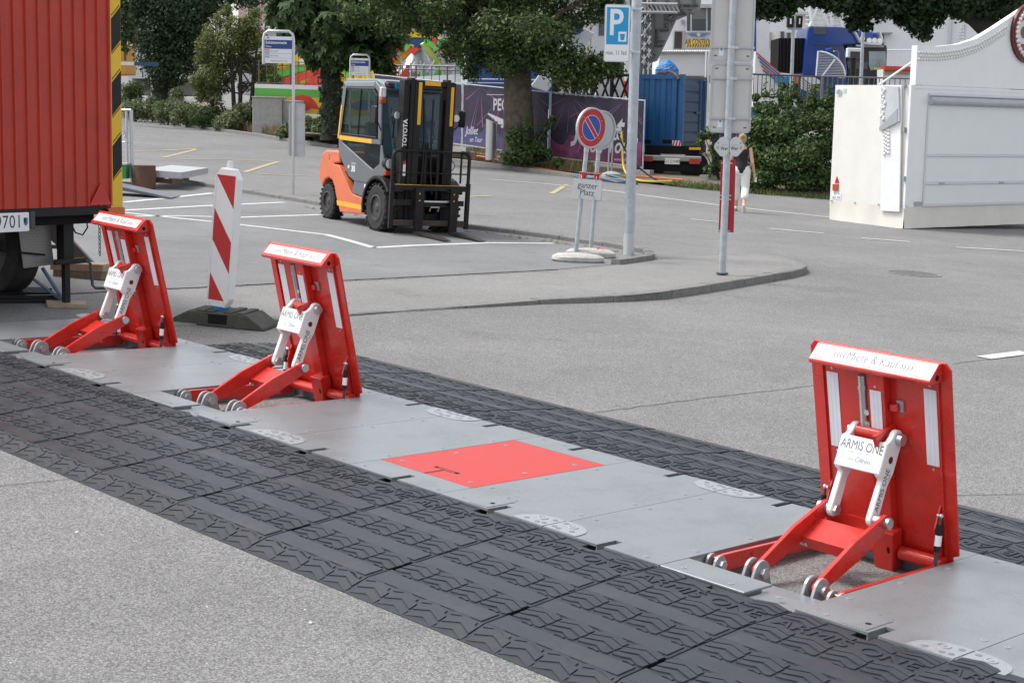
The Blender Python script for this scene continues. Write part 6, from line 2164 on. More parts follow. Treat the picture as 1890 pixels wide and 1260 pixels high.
for pts, y_, m in (([(1066, 45), (1098, 62), (1010, 170), (978, 160)], 0, gch), ([(1120, 110), (1150, 100), (1165, 200), (1090, 200)], .8, gch), ([(1150, 60), (1166, 60), (1170, 190), (1155, 190)], .4, rw), ([(1020, 150), (1046, 140), (1090, 170), (1080, 186)], -.5, gch)):
    MB().pry([f5.px(a, b, y_) for a, b in pts], y_, y_ + .5).build('chute_panel', m, t, bevel=.03)
MB().pry([f5.px(a, b, -.6) for a, b in ((1052, 40), (1068, 34), (1076, 58), (1060, 66))], -.6, -.2).build('blue_panel', rb, t)
MB().pry([f5.px(a, b, -.7) for a, b in ((1152, 150), (1160, 150), (1160, 178), (1152, 178))], -.7, -.5).build('red_panel', rr_, t)

# --- lattice tower with the grey slanted boom
f6 = fb_(1200, 150, 57.0)
tw = thing('ride_tower', 'grey steel lattice tower with slanted boom above the blue container', 'tower', m=f6.m)
tg = mat('tower_grey', (.22, .23, .235), .5, var=.12, vscale=1.5)
tgd = mat('tower_dark', (.09, .092, .095), .55, var=.15)
def t_(a, b):
    return 1150 + a / 7.878, b / 7.878
boom = [(440, 0), (400, -200), (1180, -200), (1140, 0), (1130, 140), (930, 225), (780, 290), (660, 560), (500, 885), (410, 885)]
MB().pry([f6.px(*t_(a, b)) for a, b in boom], .1, 1.3).build('boom', tg, tw)
for j, (a, b, c, d) in enumerate(((440, 435, 665, 435), (430, 660, 570, 660), (600, 205, 920, 200), (800, 70, 1090, 75))):
    p, q = f6.px(*t_(a, b), .05), f6.px(*t_(c, d), .05)
    MB().tube([(p[0], .05, p[1]), (q[0], .05, q[1])], .05, 6).build('boom_rib', tgd, tw)
for j, (a, b, c, d) in enumerate(((625, 205, 625, 430), (500, 440, 500, 660), (800, 0, 810, 200), (450, 0, 430, 880), (640, 0, 640, 200), (1030, 0, 1030, 75))):
    p, q = f6.px(*t_(a, b), .05), f6.px(*t_(c, d), .05)
    MB().tube([(p[0], .05, p[1]), (q[0], .05, q[1])], .06, 6).build('boom_rib', tgd, tw)
rn = random.Random(9)
for (a, b) in ((560, 540), (640, 300), (460, 770), (700, 240), (900, 100), (980, 90), (750, 130)):
    pts = [(a + rn.uniform(-60, 60), b + k * 25 + rn.uniform(-20, 20)) for k in range(6)]
    MB().tube([(f6.px(*t_(x_, y_), -.02)[0], -.02, f6.px(*t_(x_, y_), -.02)[1]) for x_, y_ in pts], .03, 6).build('cable_loop', tgd, tw)
for x0 in (265, 335, 405):
    p, q = f6.px(*t_(x0 + 40, -200), -.3), f6.px(*t_(x0 - 10, 1010), -.3)
    MB().tube([(p[0], -.3, p[1]), (q[0], -.3, q[1] - 3)], .06, 6).build('tower_leg', tgd, tw)
n_x = 11
for j in range(n_x):
    y0, y1 = -60 + j * 98, -60 + (j + 1) * 98
    for xa, xb in ((270, 340), (345, 410)):
        for (ya, yb) in ((y0, y1), (y1, y0)):
            p, q = f6.px(*t_(xa, ya), -.34), f6.px(*t_(xb, yb), -.34)
            MB().tube([(p[0], -.34, p[1]), (q[0], -.34, q[1])], .028, 5).build('lacing', alu if (j + (xa > 300)) % 2 else tgd, tw)
for y_ in (55, 178):
    p, q = f6.px(*t_(265, y_), -.5), f6.px(*t_(790, y_ + 8), -.5)
    MB().tube([(p[0], -.5, p[1]), (q[0], -.5, q[1])], .055, 6).build('truss_chord', alu, tw)
for j in range(9):
    p, q = f6.px(*t_(275 + j * 60, 60), -.5), f6.px(*t_(275 + (j + 1) * 60, 180), -.5)
    MB().tube([(p[0], -.5, p[1]), (q[0], -.5, q[1])], .025, 5).build('truss_lacing', alu, tw)

# --- white ride front with the AIR CONTROL sign
f7 = fb_(1270, 120, 66.0)
ac = thing('control_booth', 'white ride booth with large window and yellow AIR CONTROL sign', 'booth', m=f7.m)
bwht = mat('booth_white', (.74, .75, .76), .5, var=.03)
def a_(pts, y=0.):
    return [f7.px(a, b, y) for a, b in pts]
MB().pry(a_([(1225, -40), (1420, -40), (1420, 150), (1215, 150)], .3), .3, 5).build('booth_wall', bwht, ac)
wf = MB().pry(a_([(1266, 11), (1325, 11), (1325, 60), (1266, 60)]), .1, .28).build('window_frame', bwht, ac)
wg = mat('window_dark', (.06, .065, .07), .15)
for x0, x1 in ((1268, 1274), (1277, 1303), (1306, 1312), (1314, 1324)):
    MB().pry(a_([(x0, 16), (x1, 16), (x1, 57), (x0, 57)], .08), .07, .099).build('pane', wg, wf)
MB().pry(a_([(1278, 17), (1302, 17), (1302, 36), (1278, 36)], .06), .05, .069).build('blind', mat('blind_olive', (.16, .17, .15), .7), wf)
MB().pry(a_([(1294, 8), (1330, 8), (1330, 15), (1294, 15)], -.1), -.1, .1).build('cornice', mat('cornice_grey', (.45, .46, .46), .6), ac)
dr = MB().pry(a_([(1244, 57), (1264, 57), (1263, 91), (1242, 91)], .2), .2, .299).build('door', mat('door_frame_grey', (.42, .43, .43), .6), ac)
MB().pry(a_([(1246, 59), (1259, 59), (1258, 90), (1244, 90)], .18), .17, .199).build('opening', mat('door_brown', (.05, .03, .025), .6), dr)
asg = MB().pry(a_([(1267, 73), (1312, 73), (1310, 88), (1266, 88)], -.05), -.08, -.03).build('sign_panel', mat('sign_amber', (.72, .45, .08), .5), ac)
c0, c1 = f7.px(1288.5, 78.5, -.082), f7.px(1267, 88, -.082)
text('AIR CONTROL', ink, asg, (c0[0], -.0825, c0[1]), X, Z, size=.34, bold=.003, xs=.46)
for j in range(9):
    x0 = 1267.5 + j * 4.8
    MB().pry(a_([(x0, 87.5), (x0 + 2.4, 87.5), (x0 + 4.4, 83.2), (x0 + 2, 83.2)], -.082), -.085, -.081).build('hazard_stripe', ink, asg)
MB().pry(a_([(1269, 63), (1308, 63), (1300, 68), (1277, 68)], .0), -.02, .05).build('wing_emblem', mat('emblem_blue', (.06, .20, .42), .5), ac)
MB().pry(a_([(1285, 64), (1289.5, 60), (1294, 64), (1289.5, 69)], -.03), -.05, -.025).build('emblem_star', mat('emblem_grey', (.5, .52, .55), .4), ac)
MB().pry(a_([(1212, 92), (1330, 92), (1330, 98), (1212, 98)], -.6), -.6, .2).build('ledge', mat('ledge_grey', (.55, .56, .57), .5), ac)
for j in range(24):
    x_, z_ = f7.px(1216 + j * 4.2, 95, -.62)
    MB().ball((x_, -.64, z_), .05, .05, .05, 8, 5).build('bulb', MATS['bulb_white'], ac)
MB().pry(a_([(1218, 98.5), (1330, 98.5), (1330, 140), (1214, 140)], -.4), -.4, .1).build('lower_front', bwht, ac)
MB().pry(a_([(1257, 37), (1263, 37), (1263, 45), (1258, 45)], .1), .0, .25).build('loudspeaker', mat('speaker_grey', (.3, .31, .32), .6), ac)
for px in (1304, 1309):
    p, q = f7.px(px, 95, -.9), f7.px(px, 135, -.9)
    MB().cyl((p[0], -.9, q[1] - 2), (p[0], -.9, p[1]), .04, n=6).build('lamp_stand', bwht, ac)
def tarp_lump(px0, px1, pyt, pyb, Y_, label, seed):
    f_ = fb_((px0 + px1) / 2, pyb, Y_)
    p, q = f_.px(px0, pyt), f_.px(px1, pyb)
    t = thing('tarpaulin', label, 'tarpaulin', m=f_.m)
    n, m = 18, 14
    rn = random.Random(seed)
    wd, hh = q[0] - p[0], p[1] - q[1]
    vs_ = []
    for j in range(m + 1):
        a = j / m
        for i in range(n):
            th = 2 * math.pi * i / n
            r_ = (1 - a ** 1.5) ** .75 if j < m else 0.02
            k_ = 1 + .16 * abs(math.sin(2.5 * th + seed)) + rn.uniform(-.06, .06)
            vs_.append((p[0] + wd / 2 + wd / 2 * r_ * k_ * math.cos(th), wd * .45 * r_ * k_ * math.sin(th) + wd * .5, q[1] - (1.2 if j == 0 else 0) + hh * a))
    fs_ = [(j * n + i, j * n + (i + 1) % n, (j + 1) * n + (i + 1) % n, (j + 1) * n + i) for j in range(m) for i in range(n)]
    MB().add(vs_, fs_ + [tuple(range(m * n, m * n + n))]).build('cover', mat('tarp_blue', (.02, .17, .42), .5, var=.12, vscale=2, bump=.5, bscale=5), t)
tarp_lump(1213, 1252, 108, 132, 62.0, 'blue tarpaulin heap in front of the AIR CONTROL booth', 2)
tarp_lump(1376, 1423, 112, 176, 58.0, 'bright blue tarpaulin cover beside the big sign backs', 5)
tarp_lump(1492, 1522, 113, 145, 60.5, 'small blue tarpaulin heap behind the quarter round mesh screen', 8)
# --- white house, blue lorry and clutter at the right
f8 = fb_(1650, 120, 92.0)
wh_ = thing('white_house', 'large white rendered house behind the blue lorry', 'house', m=f8.m)
def h_(pts, y=0.):
    return [f8.px(a, b, y) for a, b in pts]
wl_w = mat('render_white', (.72, .735, .75), .7, var=.03, vscale=.6)
MB().pry(h_([(1380, -200), (2050, -200), (2050, 200), (1380, 200)]), 0, 8).build('wall', wl_w, wh_)
dr = MB().pry(h_([(1394, 60), (1425, 60), (1425, 90), (1394, 90)], -.05), -.15, -.01).build('door', mat('door_stone', (.40, .39, .37), .6), wh_)
MB().pry(h_([(1397, 63), (1419, 63), (1419, 87), (1397, 87)], -.16), -.2, -.155).build('door_leaf', mat('door_dark', (.07, .025, .02), .6), dr)
MB().pry(h_([(1398, 64), (1418, 64), (1418, 69), (1398, 69)], -.21), -.23, -.205).build('door_head', mat('door_red', (.17, .07, .05), .6), dr)
for (x0, y0, x1, y1) in ((1440, 58, 1448, 72), (1452, 60, 1460, 74), (1625, 62, 1632, 95), (1700, 40, 1712, 64)):
    w_o = MB().pry(h_([(x0, y0), (x1, y0), (x1, y1), (x0, y1)], -.05), -.1, -.01).build('window', mat('window_grey', (.4, .41, .42), .4), wh_)
    MB().pry(h_([(x0 + 1, y0 + 1), (x1 - 1, y0 + 1), (x1 - 1, y1 - 1), (x0 + 1, y1 - 1)], -.11), -.12, -.105).build('pane', wg, w_o)
MB().pry(h_([(1618, 60), (1648, 60), (1648, 62.5), (1618, 62.5)], -.6), -.6, -.01).build('canopy', mat('canopy_grey', (.3, .31, .32), .6), wh_)
for px in (1500, 1532, 1560, 1760):
    p, q = f8.px(px, -40, -.1), f8.px(px, 130, -.1)
    MB().cyl((p[0], -.1, q[1]), (p[0], -.1, p[1]), .08, n=8).build('downpipe', mat('pipe_grey', (.5, .51, .52), .5), wh_)
for x0 in (1450, 1530, 1600):
    MB().pry(h_([(x0, 22), (x0 + 50, 22), (x0 + 50, 27), (x0, 27)], -.4), -.4, -.01).build('moulding', mat('moulding_grey', (.55, .56, .57), .6), wh_)
# mesh ramp / stair frames in front of the house
f9 = fb_(1500, 100, 76.0)
sf = thing('scaffold_frame', 'white steel ride scaffold frame in front of the white house', 'scaffold', m=f9.m)
for a in ((1494, -30, 1530, 50), (1530, -30, 1494, 50), (1488, -30, 1500, 50), (1530, -30, 1536, 50), (1550, 0, 1556, 55), (1566, 0, 1570, 55)):
    p, q = f9.px(a[0], a[1]), f9.px(a[2], a[3])
    MB().tube([(p[0], 0, p[1]), (q[0], 0, q[1])], .09, 6).build('scaffold_tube', bwht, sf)
for j in range(6):
    p, q = f9.px(1488, 5 + j * 8), f9.px(1570, 5 + j * 8)
    MB().tube([(p[0], 0.1, p[1]), (q[0], .1, q[1])], .035, 6).build('scaffold_rail', bwht, sf)
# blue lorry cab, seen from its right flank
f10 = fb_(1560, 140, 60.0)
lo = thing('lorry', 'blue lorry with high sleeper cab, chrome roof bar and round spotlights', 'lorry', m=f10.m)
lb_ = mat('lorry_blue', (.006, .045, .24), .22, coat=.6, var=.06, vscale=2)
def l_(pts, y=0.):
    return [f10.px(1380 + a / 5.726, b / 5.726, y) for a, b in pts]
MB().pry(l_([(580, 800), (600, 560), (628, 320), (640, 285), (670, 275), (830, 280), (1050, 290), (1100, 310), (1140, 360), (1170, 440), (1180, 470), (1010, 480), (1040, 560), (1050, 700), (1060, 800)]), 0, 2.4).build('cab_side', lb_, lo, bevel=.06, seg=2)
MB().pry(l_([(1100, 312), (1230, 330), (1400, 350), (1430, 380), (1445, 470), (1180, 472), (1140, 362)], .25), .25, 2.3).build('roof_deflector', lb_, lo, bevel=.08, seg=2)
MB().pry(l_([(1040, 470), (1470, 478), (1475, 520), (1465, 800), (1480, 990), (1060, 990), (1050, 700), (1040, 560)], .1), .1, 2.35).build('cab_front', mat('lorry_black', (.02, .022, .025), .35), lo, bevel=.04)
MB().pry(l_([(1280, 545), (1455, 545), (1462, 730), (1300, 745), (1280, 700)], .06), .04, .09).build('windscreen', mat('screen_glass', (.25, .30, .32), .08, var=.5, vscale=1.2), lo)
MB().pry(l_([(1050, 650), (1270, 660), (1265, 735), (1060, 730)], .06), .04, .09).build('windscreen', wg, lo)
MB().pry(l_([(1140, 476), (1440, 482), (1440, 505), (1150, 500)], -.1), -.15, .08).build('visor', mat('visor_grey', (.3, .32, .34), .3), lo, bevel=.03)
MB().pry(l_([(700, 285), (828, 285), (828, 375), (700, 365)], -.01), -.04, -.005).build('side_vent', mat('vent_dark', (.07, .075, .085), .5), lo, bevel=.02)
MB().pry(l_([(815, 540), (880, 505), (1000, 520), (1010, 790), (900, 780), (890, 600), (820, 590)], -.01), -.03, -.005).build('side_window', wg, lo)
mr_ = MB().pry(l_([(890, 535), (960, 535), (965, 700), (895, 700)], -.3), -.45, -.25).build('mirror', lb_, lo, bevel=.05)
MB().pry(l_([(815, 520), (885, 505), (890, 560), (820, 570)], -.3), -.4, -.25).build('mirror', lb_, lo, bevel=.03)
MB().pry(l_([(680, 455), (1010, 480), (1010, 488), (680, 466)], -.01), -.03, -.005).build('seam_strip', dark_grey, lo)
p = l_([(1100, 315), (1140, 360), (1180, 440), (1220, 460), (1410, 465), (1420, 440), (1390, 340)], -.2)
MB().tube([(a, -.2, b) for a, b in p], .06, 8).build('roof_bar', steel, lo, smooth=True)
for a, b in ((1212, 410), (1285, 430), (1340, 430), (1395, 432)):
    x_, z_ = l_([(a, b)], -.25)[0]
    sp_ = MB().cyl((x_, -.25, z_), (x_, -.05, z_), .10, .07, n=14).build('spotlight', steel, lo, smooth=True)
    MB().disc((x_, -.255, z_), Y, .085, .01, 14).build('lens', chrome, sp_)
MB().pry(l_([(900, 268), (1050, 290), (1050, 300), (900, 285)], -.1), -.15, -.05).build('roof_rail', steel, lo)
MB().pry(l_([(1330, 715), (1420, 720), (1410, 740), (1330, 738)], .02), .01, .035).build('name_card', mat('card_yellow', (.55, .5, .03), .5), lo)
MB().pry(l_([(330, 405), (600, 405), (575, 770), (320, 745)], .3), .3, 2.3).build('trailer_front', black_matt, lo)
for j in range(7):
    MB().pry(l_([(345 + j * 36, 410), (352 + j * 36, 410), (348 + j * 36, 745), (341 + j * 36, 745)], .28), .26, .299).build('trailer_rib', black, lo)
MB().pry(l_([(560, 800), (1490, 800), (1500, 1300), (560, 1300)], .2), .2, 2.2).build('lower_cab', lb_, lo)
# quarter round mesh screen, crate, lamp posts, railings
f11 = fb_(1530, 145, 57.5)
qs = thing('mesh_screen', 'quarter round white mesh screen standing in front of the blue lorry', 'screen', m=f11.m)
cq = f11.px(1506, 142)
R_ = f11.px(1560, 142)[0] - cq[0]
arc = [(cq[0] + R_ * math.cos(RAD(a)), 0, cq[1] + R_ * .86 * math.sin(RAD(a))) for a in range(0, 96, 8)]
MB().tube(arc + [(cq[0], 0, cq[1])], .035, 6, closed=True).build('rim', bwht, qs)
for j in range(1, 16):
    z_ = R_ * .86 * j / 16
    w_ = R_ * math.sqrt(max(0, 1 - (j / 16) ** 2))
    MB().tube([(cq[0], 0, cq[1] + z_), (cq[0] + w_, 0, cq[1] + z_)], .016, 5).build('mesh_bar', alu, qs)
MB().tube([(cq[0] + .2, -.02, cq[1]), (cq[0] + R_ * .62, -.02, cq[1] + R_ * .6)], .03, 6).build('stay', bwht, qs)
f12 = fb_(1497, 172, 52.5)
cr_ = thing('slatted_crate', 'pale slatted crate with brown end leaning above the hedge', 'crate', m=f12.m)
def c_p(pts, y=0.):
    return [f12.px(a, b, y) for a, b in pts]
MB().pry(c_p([(1478, 143), (1497, 158), (1497, 172), (1480, 165)]), 0, .1).build('side', mat('crate_grey', (.50, .51, .52), .6, var=.2, vscale=6), cr_)
for j in range(4):
    MB().pry(c_p([(1478, 145 + j * 5), (1497, 159 + j * 4), (1497, 160.5 + j * 4), (1478, 147 + j * 5)], -.02), -.03, -.005).build('slat', bwht, cr_)
MB().pry(c_p([(1498, 156), (1520, 155), (1518, 173), (1498, 172.5)], .02), .02, .9).build('end_board', mat('crate_brown', (.27, .22, .18), .7, var=.2, vscale=5), cr_)
MB().pry(c_p([(1478, 142), (1500, 141), (1521, 154), (1497, 156)], .02), -.02, .019).build('lid', bwht, cr_)
def lamp_post(px, pyb, pyt, Y_, label, heads):
    f_ = fb_(px, pyb, Y_)
    x0, zb = f_.px(px, pyb)
    x1, zt = f_.px(px + 2, pyt)
    t = thing('lamp_post', label, 'lamp post', m=f_.m)
    MB().cyl((x0, 0, 0), (x1, 0, zt), .07, .055, n=10).build('post', pole_steel, t, smooth=True)
    for (a, b, c, d) in heads:
        p, q = f_.px(a, b), f_.px(c, d)
        hd = MB().box(p[0], q[0], -.1, .1, q[1], p[1]).build('lamp_head', black, t)
        MB().box(p[0] + .08, q[0] - .08, -.12, -.101, q[1] + .1, p[1] - .08).build('lens', sign_white, hd)
    if heads:
        p, q = f_.px(heads[0][0], heads[0][3] + 2), f_.px(heads[-1][2], heads[-1][3] + 2)
        MB().box(p[0], q[0], -.03, .03, p[1] - .04, p[1] + .04).build('crossarm', pole_steel, t)
lamp_post(1463, 138, 35, 55.0, 'grey lamp post with two square floodlights before the black trailer', [(1453, 30, 1464, 51), (1470, 30, 1480, 51)])
lamp_post(1591, 145, 58, 55.0, 'grey post with a white box in front of the lorry windscreen', [])
f13 = fb_(1577, 145, 55.5)
t = thing('equipment_box', 'white equipment box on a dark stand before the lorry windscreen', 'box', m=f13.m)
p, q = f13.px(1563, 89), f13.px(1591, 107)
MB().box(p[0], q[0], -.15, .15, q[1], p[1]).build('case', bwht, t, bevel=.02)
x_, z_ = f13.px(1576, 108)
MB().cyl((x_, 0, 0), (x_, 0, z_), .09, n=10).build('stand', black, t)
MB().box(x_ - .16, x_ + .16, -.2, -.151, z_ + .02, z_ + .22).build('junction', dark_grey, t)
def railing(pxs, Y_, pyt, pyb, label, m, step=.13, zb=None):
    f_ = fb_(pxs[0], pyb[0], Y_)
    t = thing('railing', label, 'railing', m=f_.m)
    p0, p1 = f_.px(pxs[0], pyt[0]), f_.px(pxs[1], pyt[1])
    q0, q1 = f_.px(pxs[0], pyb[0]), f_.px(pxs[1], pyb[1])
    MB().tube([(p0[0], 0, p0[1]), (p1[0], 0, p1[1])], .03, 6).build('top_rail', m, t)
    MB().tube([(q0[0], 0, q0[1]), (q1[0], 0, q1[1])], .03, 6).build('bottom_rail', m, t)
    n = int(abs(p1[0] - p0[0]) / step)
    bar_ = MB().box(-.012, .012, -.012, .012, 0, 1).mesh('bar', m)
    for i in range(n + 1):
        u_ = i / n
        z0, z1 = q0[1] + (q1[1] - q0[1]) * u_, p0[1] + (p1[1] - p0[1]) * u_
        o = linked('bar' if i % 12 else 'post', bar_, t)
        o.location = (p0[0] + (p1[0] - p0[0]) * u_, 0, z0 - (0 if i % 12 else 1.5))
        o.scale = (1 if i % 12 else 3, 1 if i % 12 else 3, z1 - z0 + (0 if i % 12 else 1.5))
    return t
railing((1384, 1545), 51.5, (137, 143), (178, 183), 'dark iron railing running behind the roadside hedge', mat('rail_iron', (.06, .062, .07), .5))
railing((1518, 1700), 50.6, (141, 146), (176, 180), 'grey crowd barrier railing between the hedge and the kiosk', mat('rail_grey', (.20, .205, .215), .5, metal=.4), step=.16)
railing((1630, 1690), 64.0, (93, 92), (124, 124), 'white barred gate beside the blue lorry', bwht, step=.14)
# white container clutter low behind the railing
f14 = fb_(1440, 160, 56.0)
t = thing('ride_chassis', 'white and blue ride trailer with slanted striped panel behind the railing', 'ride trailer', m=f14.m)
MB().pry([f14.px(a, b) for a, b in ((1395, 95), (1440, 135), (1470, 142), (1470, 200), (1390, 200))], 0, .6).build('trailer_side', bwht, t)
for j in range(5):
    MB().pry([f14.px(a, b, -.02) for a, b in ((1396 + j * 3, 96 + j * 8), (1440 + j * 3, 134 + j * 7), (1440 + j * 3, 136 + j * 7), (1396 + j * 3, 99 + j * 8))], -.04, -.01).build('stripe', [rr_, lb_, rb][j % 3], t)
MB().pry([f14.px(a, b, -.1) for a, b in ((1430, 142), (1465, 142), (1465, 152), (1430, 152))], -.2, -.05).build('blue_box', mat('box_blue', (.03, .24, .52), .5), t)
MB().pry([f14.px(a, b, -.1) for a, b in ((1463, 142), (1475, 142), (1475, 154), (1463, 154))], -.2, -.05).build('orange_box', mat('box_orange', (.5, .18, .04), .5, var=.4, vscale=4), t)
MB().pry([f14.px(a, b, -.1) for a, b in ((1445, 155), (1475, 155), (1475, 168), (1445, 168))], -.2, -.05).build('wheel_arch', black_matt, t)
f14b = fb_(1640, 130, 58.0)
t = thing('ride_trailer', 'low white and red fairground trailer behind the kiosk', 'ride trailer', m=f14b.m)
MB().pry([f14b.px(a, b) for a, b in ((1630, 128), (1780, 128), (1780, 170), (1630, 170))], 0, 1).build('bed', bwht, t)
MB().pry([f14b.px(a, b, -.1) for a, b in ((1632, 122), (1690, 124), (1690, 130), (1632, 130))], -.2, .4).build('red_load', rr_, t)
MB().pry([f14b.px(a, b, -.1) for a, b in ((1632, 131), (1690, 132), (1690, 137), (1632, 137))], -.12, -.02).build('wood_edge', wood, t)
# blue tall post far behind the sign backs
f15 = fb_(1391, 110, 64.0)
t = thing('ride_mast', 'blue ride mast rising behind the tall sign backs', 'mast', m=f15.m)
MB().pry([f15.px(a, b) for a, b in ((1388, -40), (1396, -40), (1396, 95), (1388, 95))], 0, .3).build('mast', rb, t)
# ladder against the house
f16 = fb_(1775, 80, 75.0)
t = thing('ladder', 'white folding ladder leaning behind the kiosk header', 'ladder', m=f16.m)
pts = [f16.px(a, b) for a, b in ((1776, 42), (1760, 90), (1784, 42), (1775, 90))]
for a, b in ((0, 1), (2, 3)):
    MB().tube([(pts[a][0], 0, pts[a][1]), (pts[b][0], 0, pts[b][1] - 2)], .035, 6).build('stile', alu, t)
for j in range(8):
    u_ = j / 8
    p = (pts[0][0] * (1 - u_) + pts[1][0] * u_, pts[0][1] * (1 - u_) + pts[1][1] * u_)
    q = (pts[2][0] * (1 - u_) + pts[3][0] * u_, pts[2][1] * (1 - u_) + pts[3][1] * u_)
    MB().tube([(p[0], 0, p[1]), (q[0], 0, q[1])], .025, 5).build('rung', alu, t)
p, q = f16.px(1786, 44), f16.px(1798, 90)
MB().tube([(p[0], .5, p[1]), (q[0], .8, q[1] - 2)], .03, 6).build('rear_leg', alu, t)
# kiosk stay and pillar behind
f17 = fb_(1672, 150, 40.0)
t = thing('stay_rod', 'thin white stay rod slanting behind the kiosk wall', 'rod', m=f17.m)
p, q = f17.px(1690, 110), f17.px(1622, 157)
MB().tube([(p[0], 0, p[1]), (q[0], 0, q[1])], .03, 6).build('rod', bwht, t)
# --- left background: white wall, yellow lorry, boom barrier, pink house
f18 = fb_(260, 150, 92.0)
t = thing('white_building', 'pale grey flat building half hidden by the dark ivy tree', 'building', m=f18.m)
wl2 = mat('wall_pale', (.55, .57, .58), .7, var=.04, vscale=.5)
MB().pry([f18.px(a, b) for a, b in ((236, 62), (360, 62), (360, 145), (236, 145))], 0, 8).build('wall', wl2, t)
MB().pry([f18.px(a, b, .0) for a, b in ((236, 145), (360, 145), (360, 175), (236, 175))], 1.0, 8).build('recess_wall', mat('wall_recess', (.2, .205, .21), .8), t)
MB().pry([f18.px(a, b) for a, b in ((278, 145), (285, 145), (285, 185), (278, 185))], 0, .3).build('pillar', wl2, t)
MB().pry([f18.px(a, b, .9) for a, b in ((255, 150), (280, 150), (280, 165), (255, 165))], .85, .99).build('window', wg, t)
f19 = fb_(226, 140, 84.0)
t = thing('yellow_van', 'amber yellow vehicle body showing behind the striped truck edge', 'vehicle', m=f19.m)
MB().pry([f19.px(a, b) for a, b in ((180, 82), (234, 82), (234, 138), (180, 140))], 0, 2).build('body', mat('van_amber', (.55, .26, .02), .4), t, bevel=.05)
MB().pry([f19.px(a, b, -.02) for a, b in ((229, 92), (233, 92), (233, 112), (229, 112))], -.04, -.01).build('window', wg, t)
f20 = fb_(240, 118, 70.0)
t = thing('barrier_boom', 'white and blue boom arm level behind the truck', 'boom', m=f20.m)
p, q = f20.px(150, 116), f20.px(248, 117)
MB().box(p[0], q[0], -.06, .06, q[1] - .09, p[1] + .08).build('white_arm', bwht, t)
p2, q2 = f20.px(249, 117), f20.px(292, 118)
MB().box(p2[0], q2[0], -.06, .06, q2[1] - .1, p2[1] + .06).build('blue_arm', mat('boom_blue', (.03, .07, .14), .4), t)
MB().box(p[0] - .2, p[0] + .2, -.2, .2, 0, p[1] + .1).build('post', bwht, t)
f21 = fb_(520, 60, 120.0)
t = thing('pink_house', 'pink rendered house with pale mouldings behind the bus stop sign', 'house', m=f21.m)
MB().pry([f21.px(a, b) for a, b in ((440, -150), (720, -150), (720, 175), (440, 175))], 0, 10).build('wall', mat('render_pink', (.52, .36, .33), .8, var=.05, vscale=.4), t)
MB().pry([f21.px(a, b, -.3) for a, b in ((440, 45), (720, 45), (720, 51), (440, 51))], -.5, -.02).build('cornice', wl_w, t)
for j in range(12):
    MB().pry([f21.px(a, b, -.5) for a, b in ((446 + j * 12, 51), (451 + j * 12, 51), (451 + j * 12, 55), (446 + j * 12, 55))], -.45, -.02).build('bracket', wl_w, t)
for j in range(6):
    x0 = 455 + j * 40
    w_o = MB().pry([f21.px(a, b, -.1) for a, b in ((x0, 0), (x0 + 16, 0), (x0 + 16, 32), (x0, 32))], -.2, -.02).build('window', wl_w, t)
    MB().pry([f21.px(a, b, -.2) for a, b in ((x0 + 3, 3), (x0 + 13, 3), (x0 + 13, 30), (x0 + 3, 30))], -.25, -.205).build('pane', wg, w_o)
MB().pry([f21.px(a, b, .3) for a, b in ((440, 60), (720, 60), (720, 175), (440, 175))], -.1, .0).build('lower_wall', mat('render_grey', (.45, .44, .43), .8), t)
# long pale house front closing the view behind the rides
f22 = fb_(950, 60, 128.0)
for i, (x0, x1, cc) in enumerate(((700, 830, (.50, .50, .49)), (831, 960, (.44, .47, .50)), (961, 1090, (.53, .51, .47)), (1091, 1240, (.50, .52, .54)))):
    t = thing('town_house', ['warm white town house glimpsed behind the spinning ride', 'bluish pale town house behind the big tree crown', 'cream town house behind the slanting chute', 'cool white town house behind the lattice tower'][i], 'house', m=f22.m)
    w_o = MB().pry([f22.px(a, b) for a, b in ((x0, -160), (x1, -160), (x1, 190), (x0, 190))], 0, 9).build('house_front', mat('front%d' % i, cc, .8, var=.06, vscale=.4), t)
    for r_ in range(4):
        for j in range(4):
            xa = x0 + 14 + j * 29
            ya = -120 + r_ * 52
            MB().pry([f22.px(a, b, -.05) for a, b in ((xa, ya), (xa + 13, ya), (xa + 13, ya + 30), (xa, ya + 30))], -.08, -.01).build('window', wg, w_o)
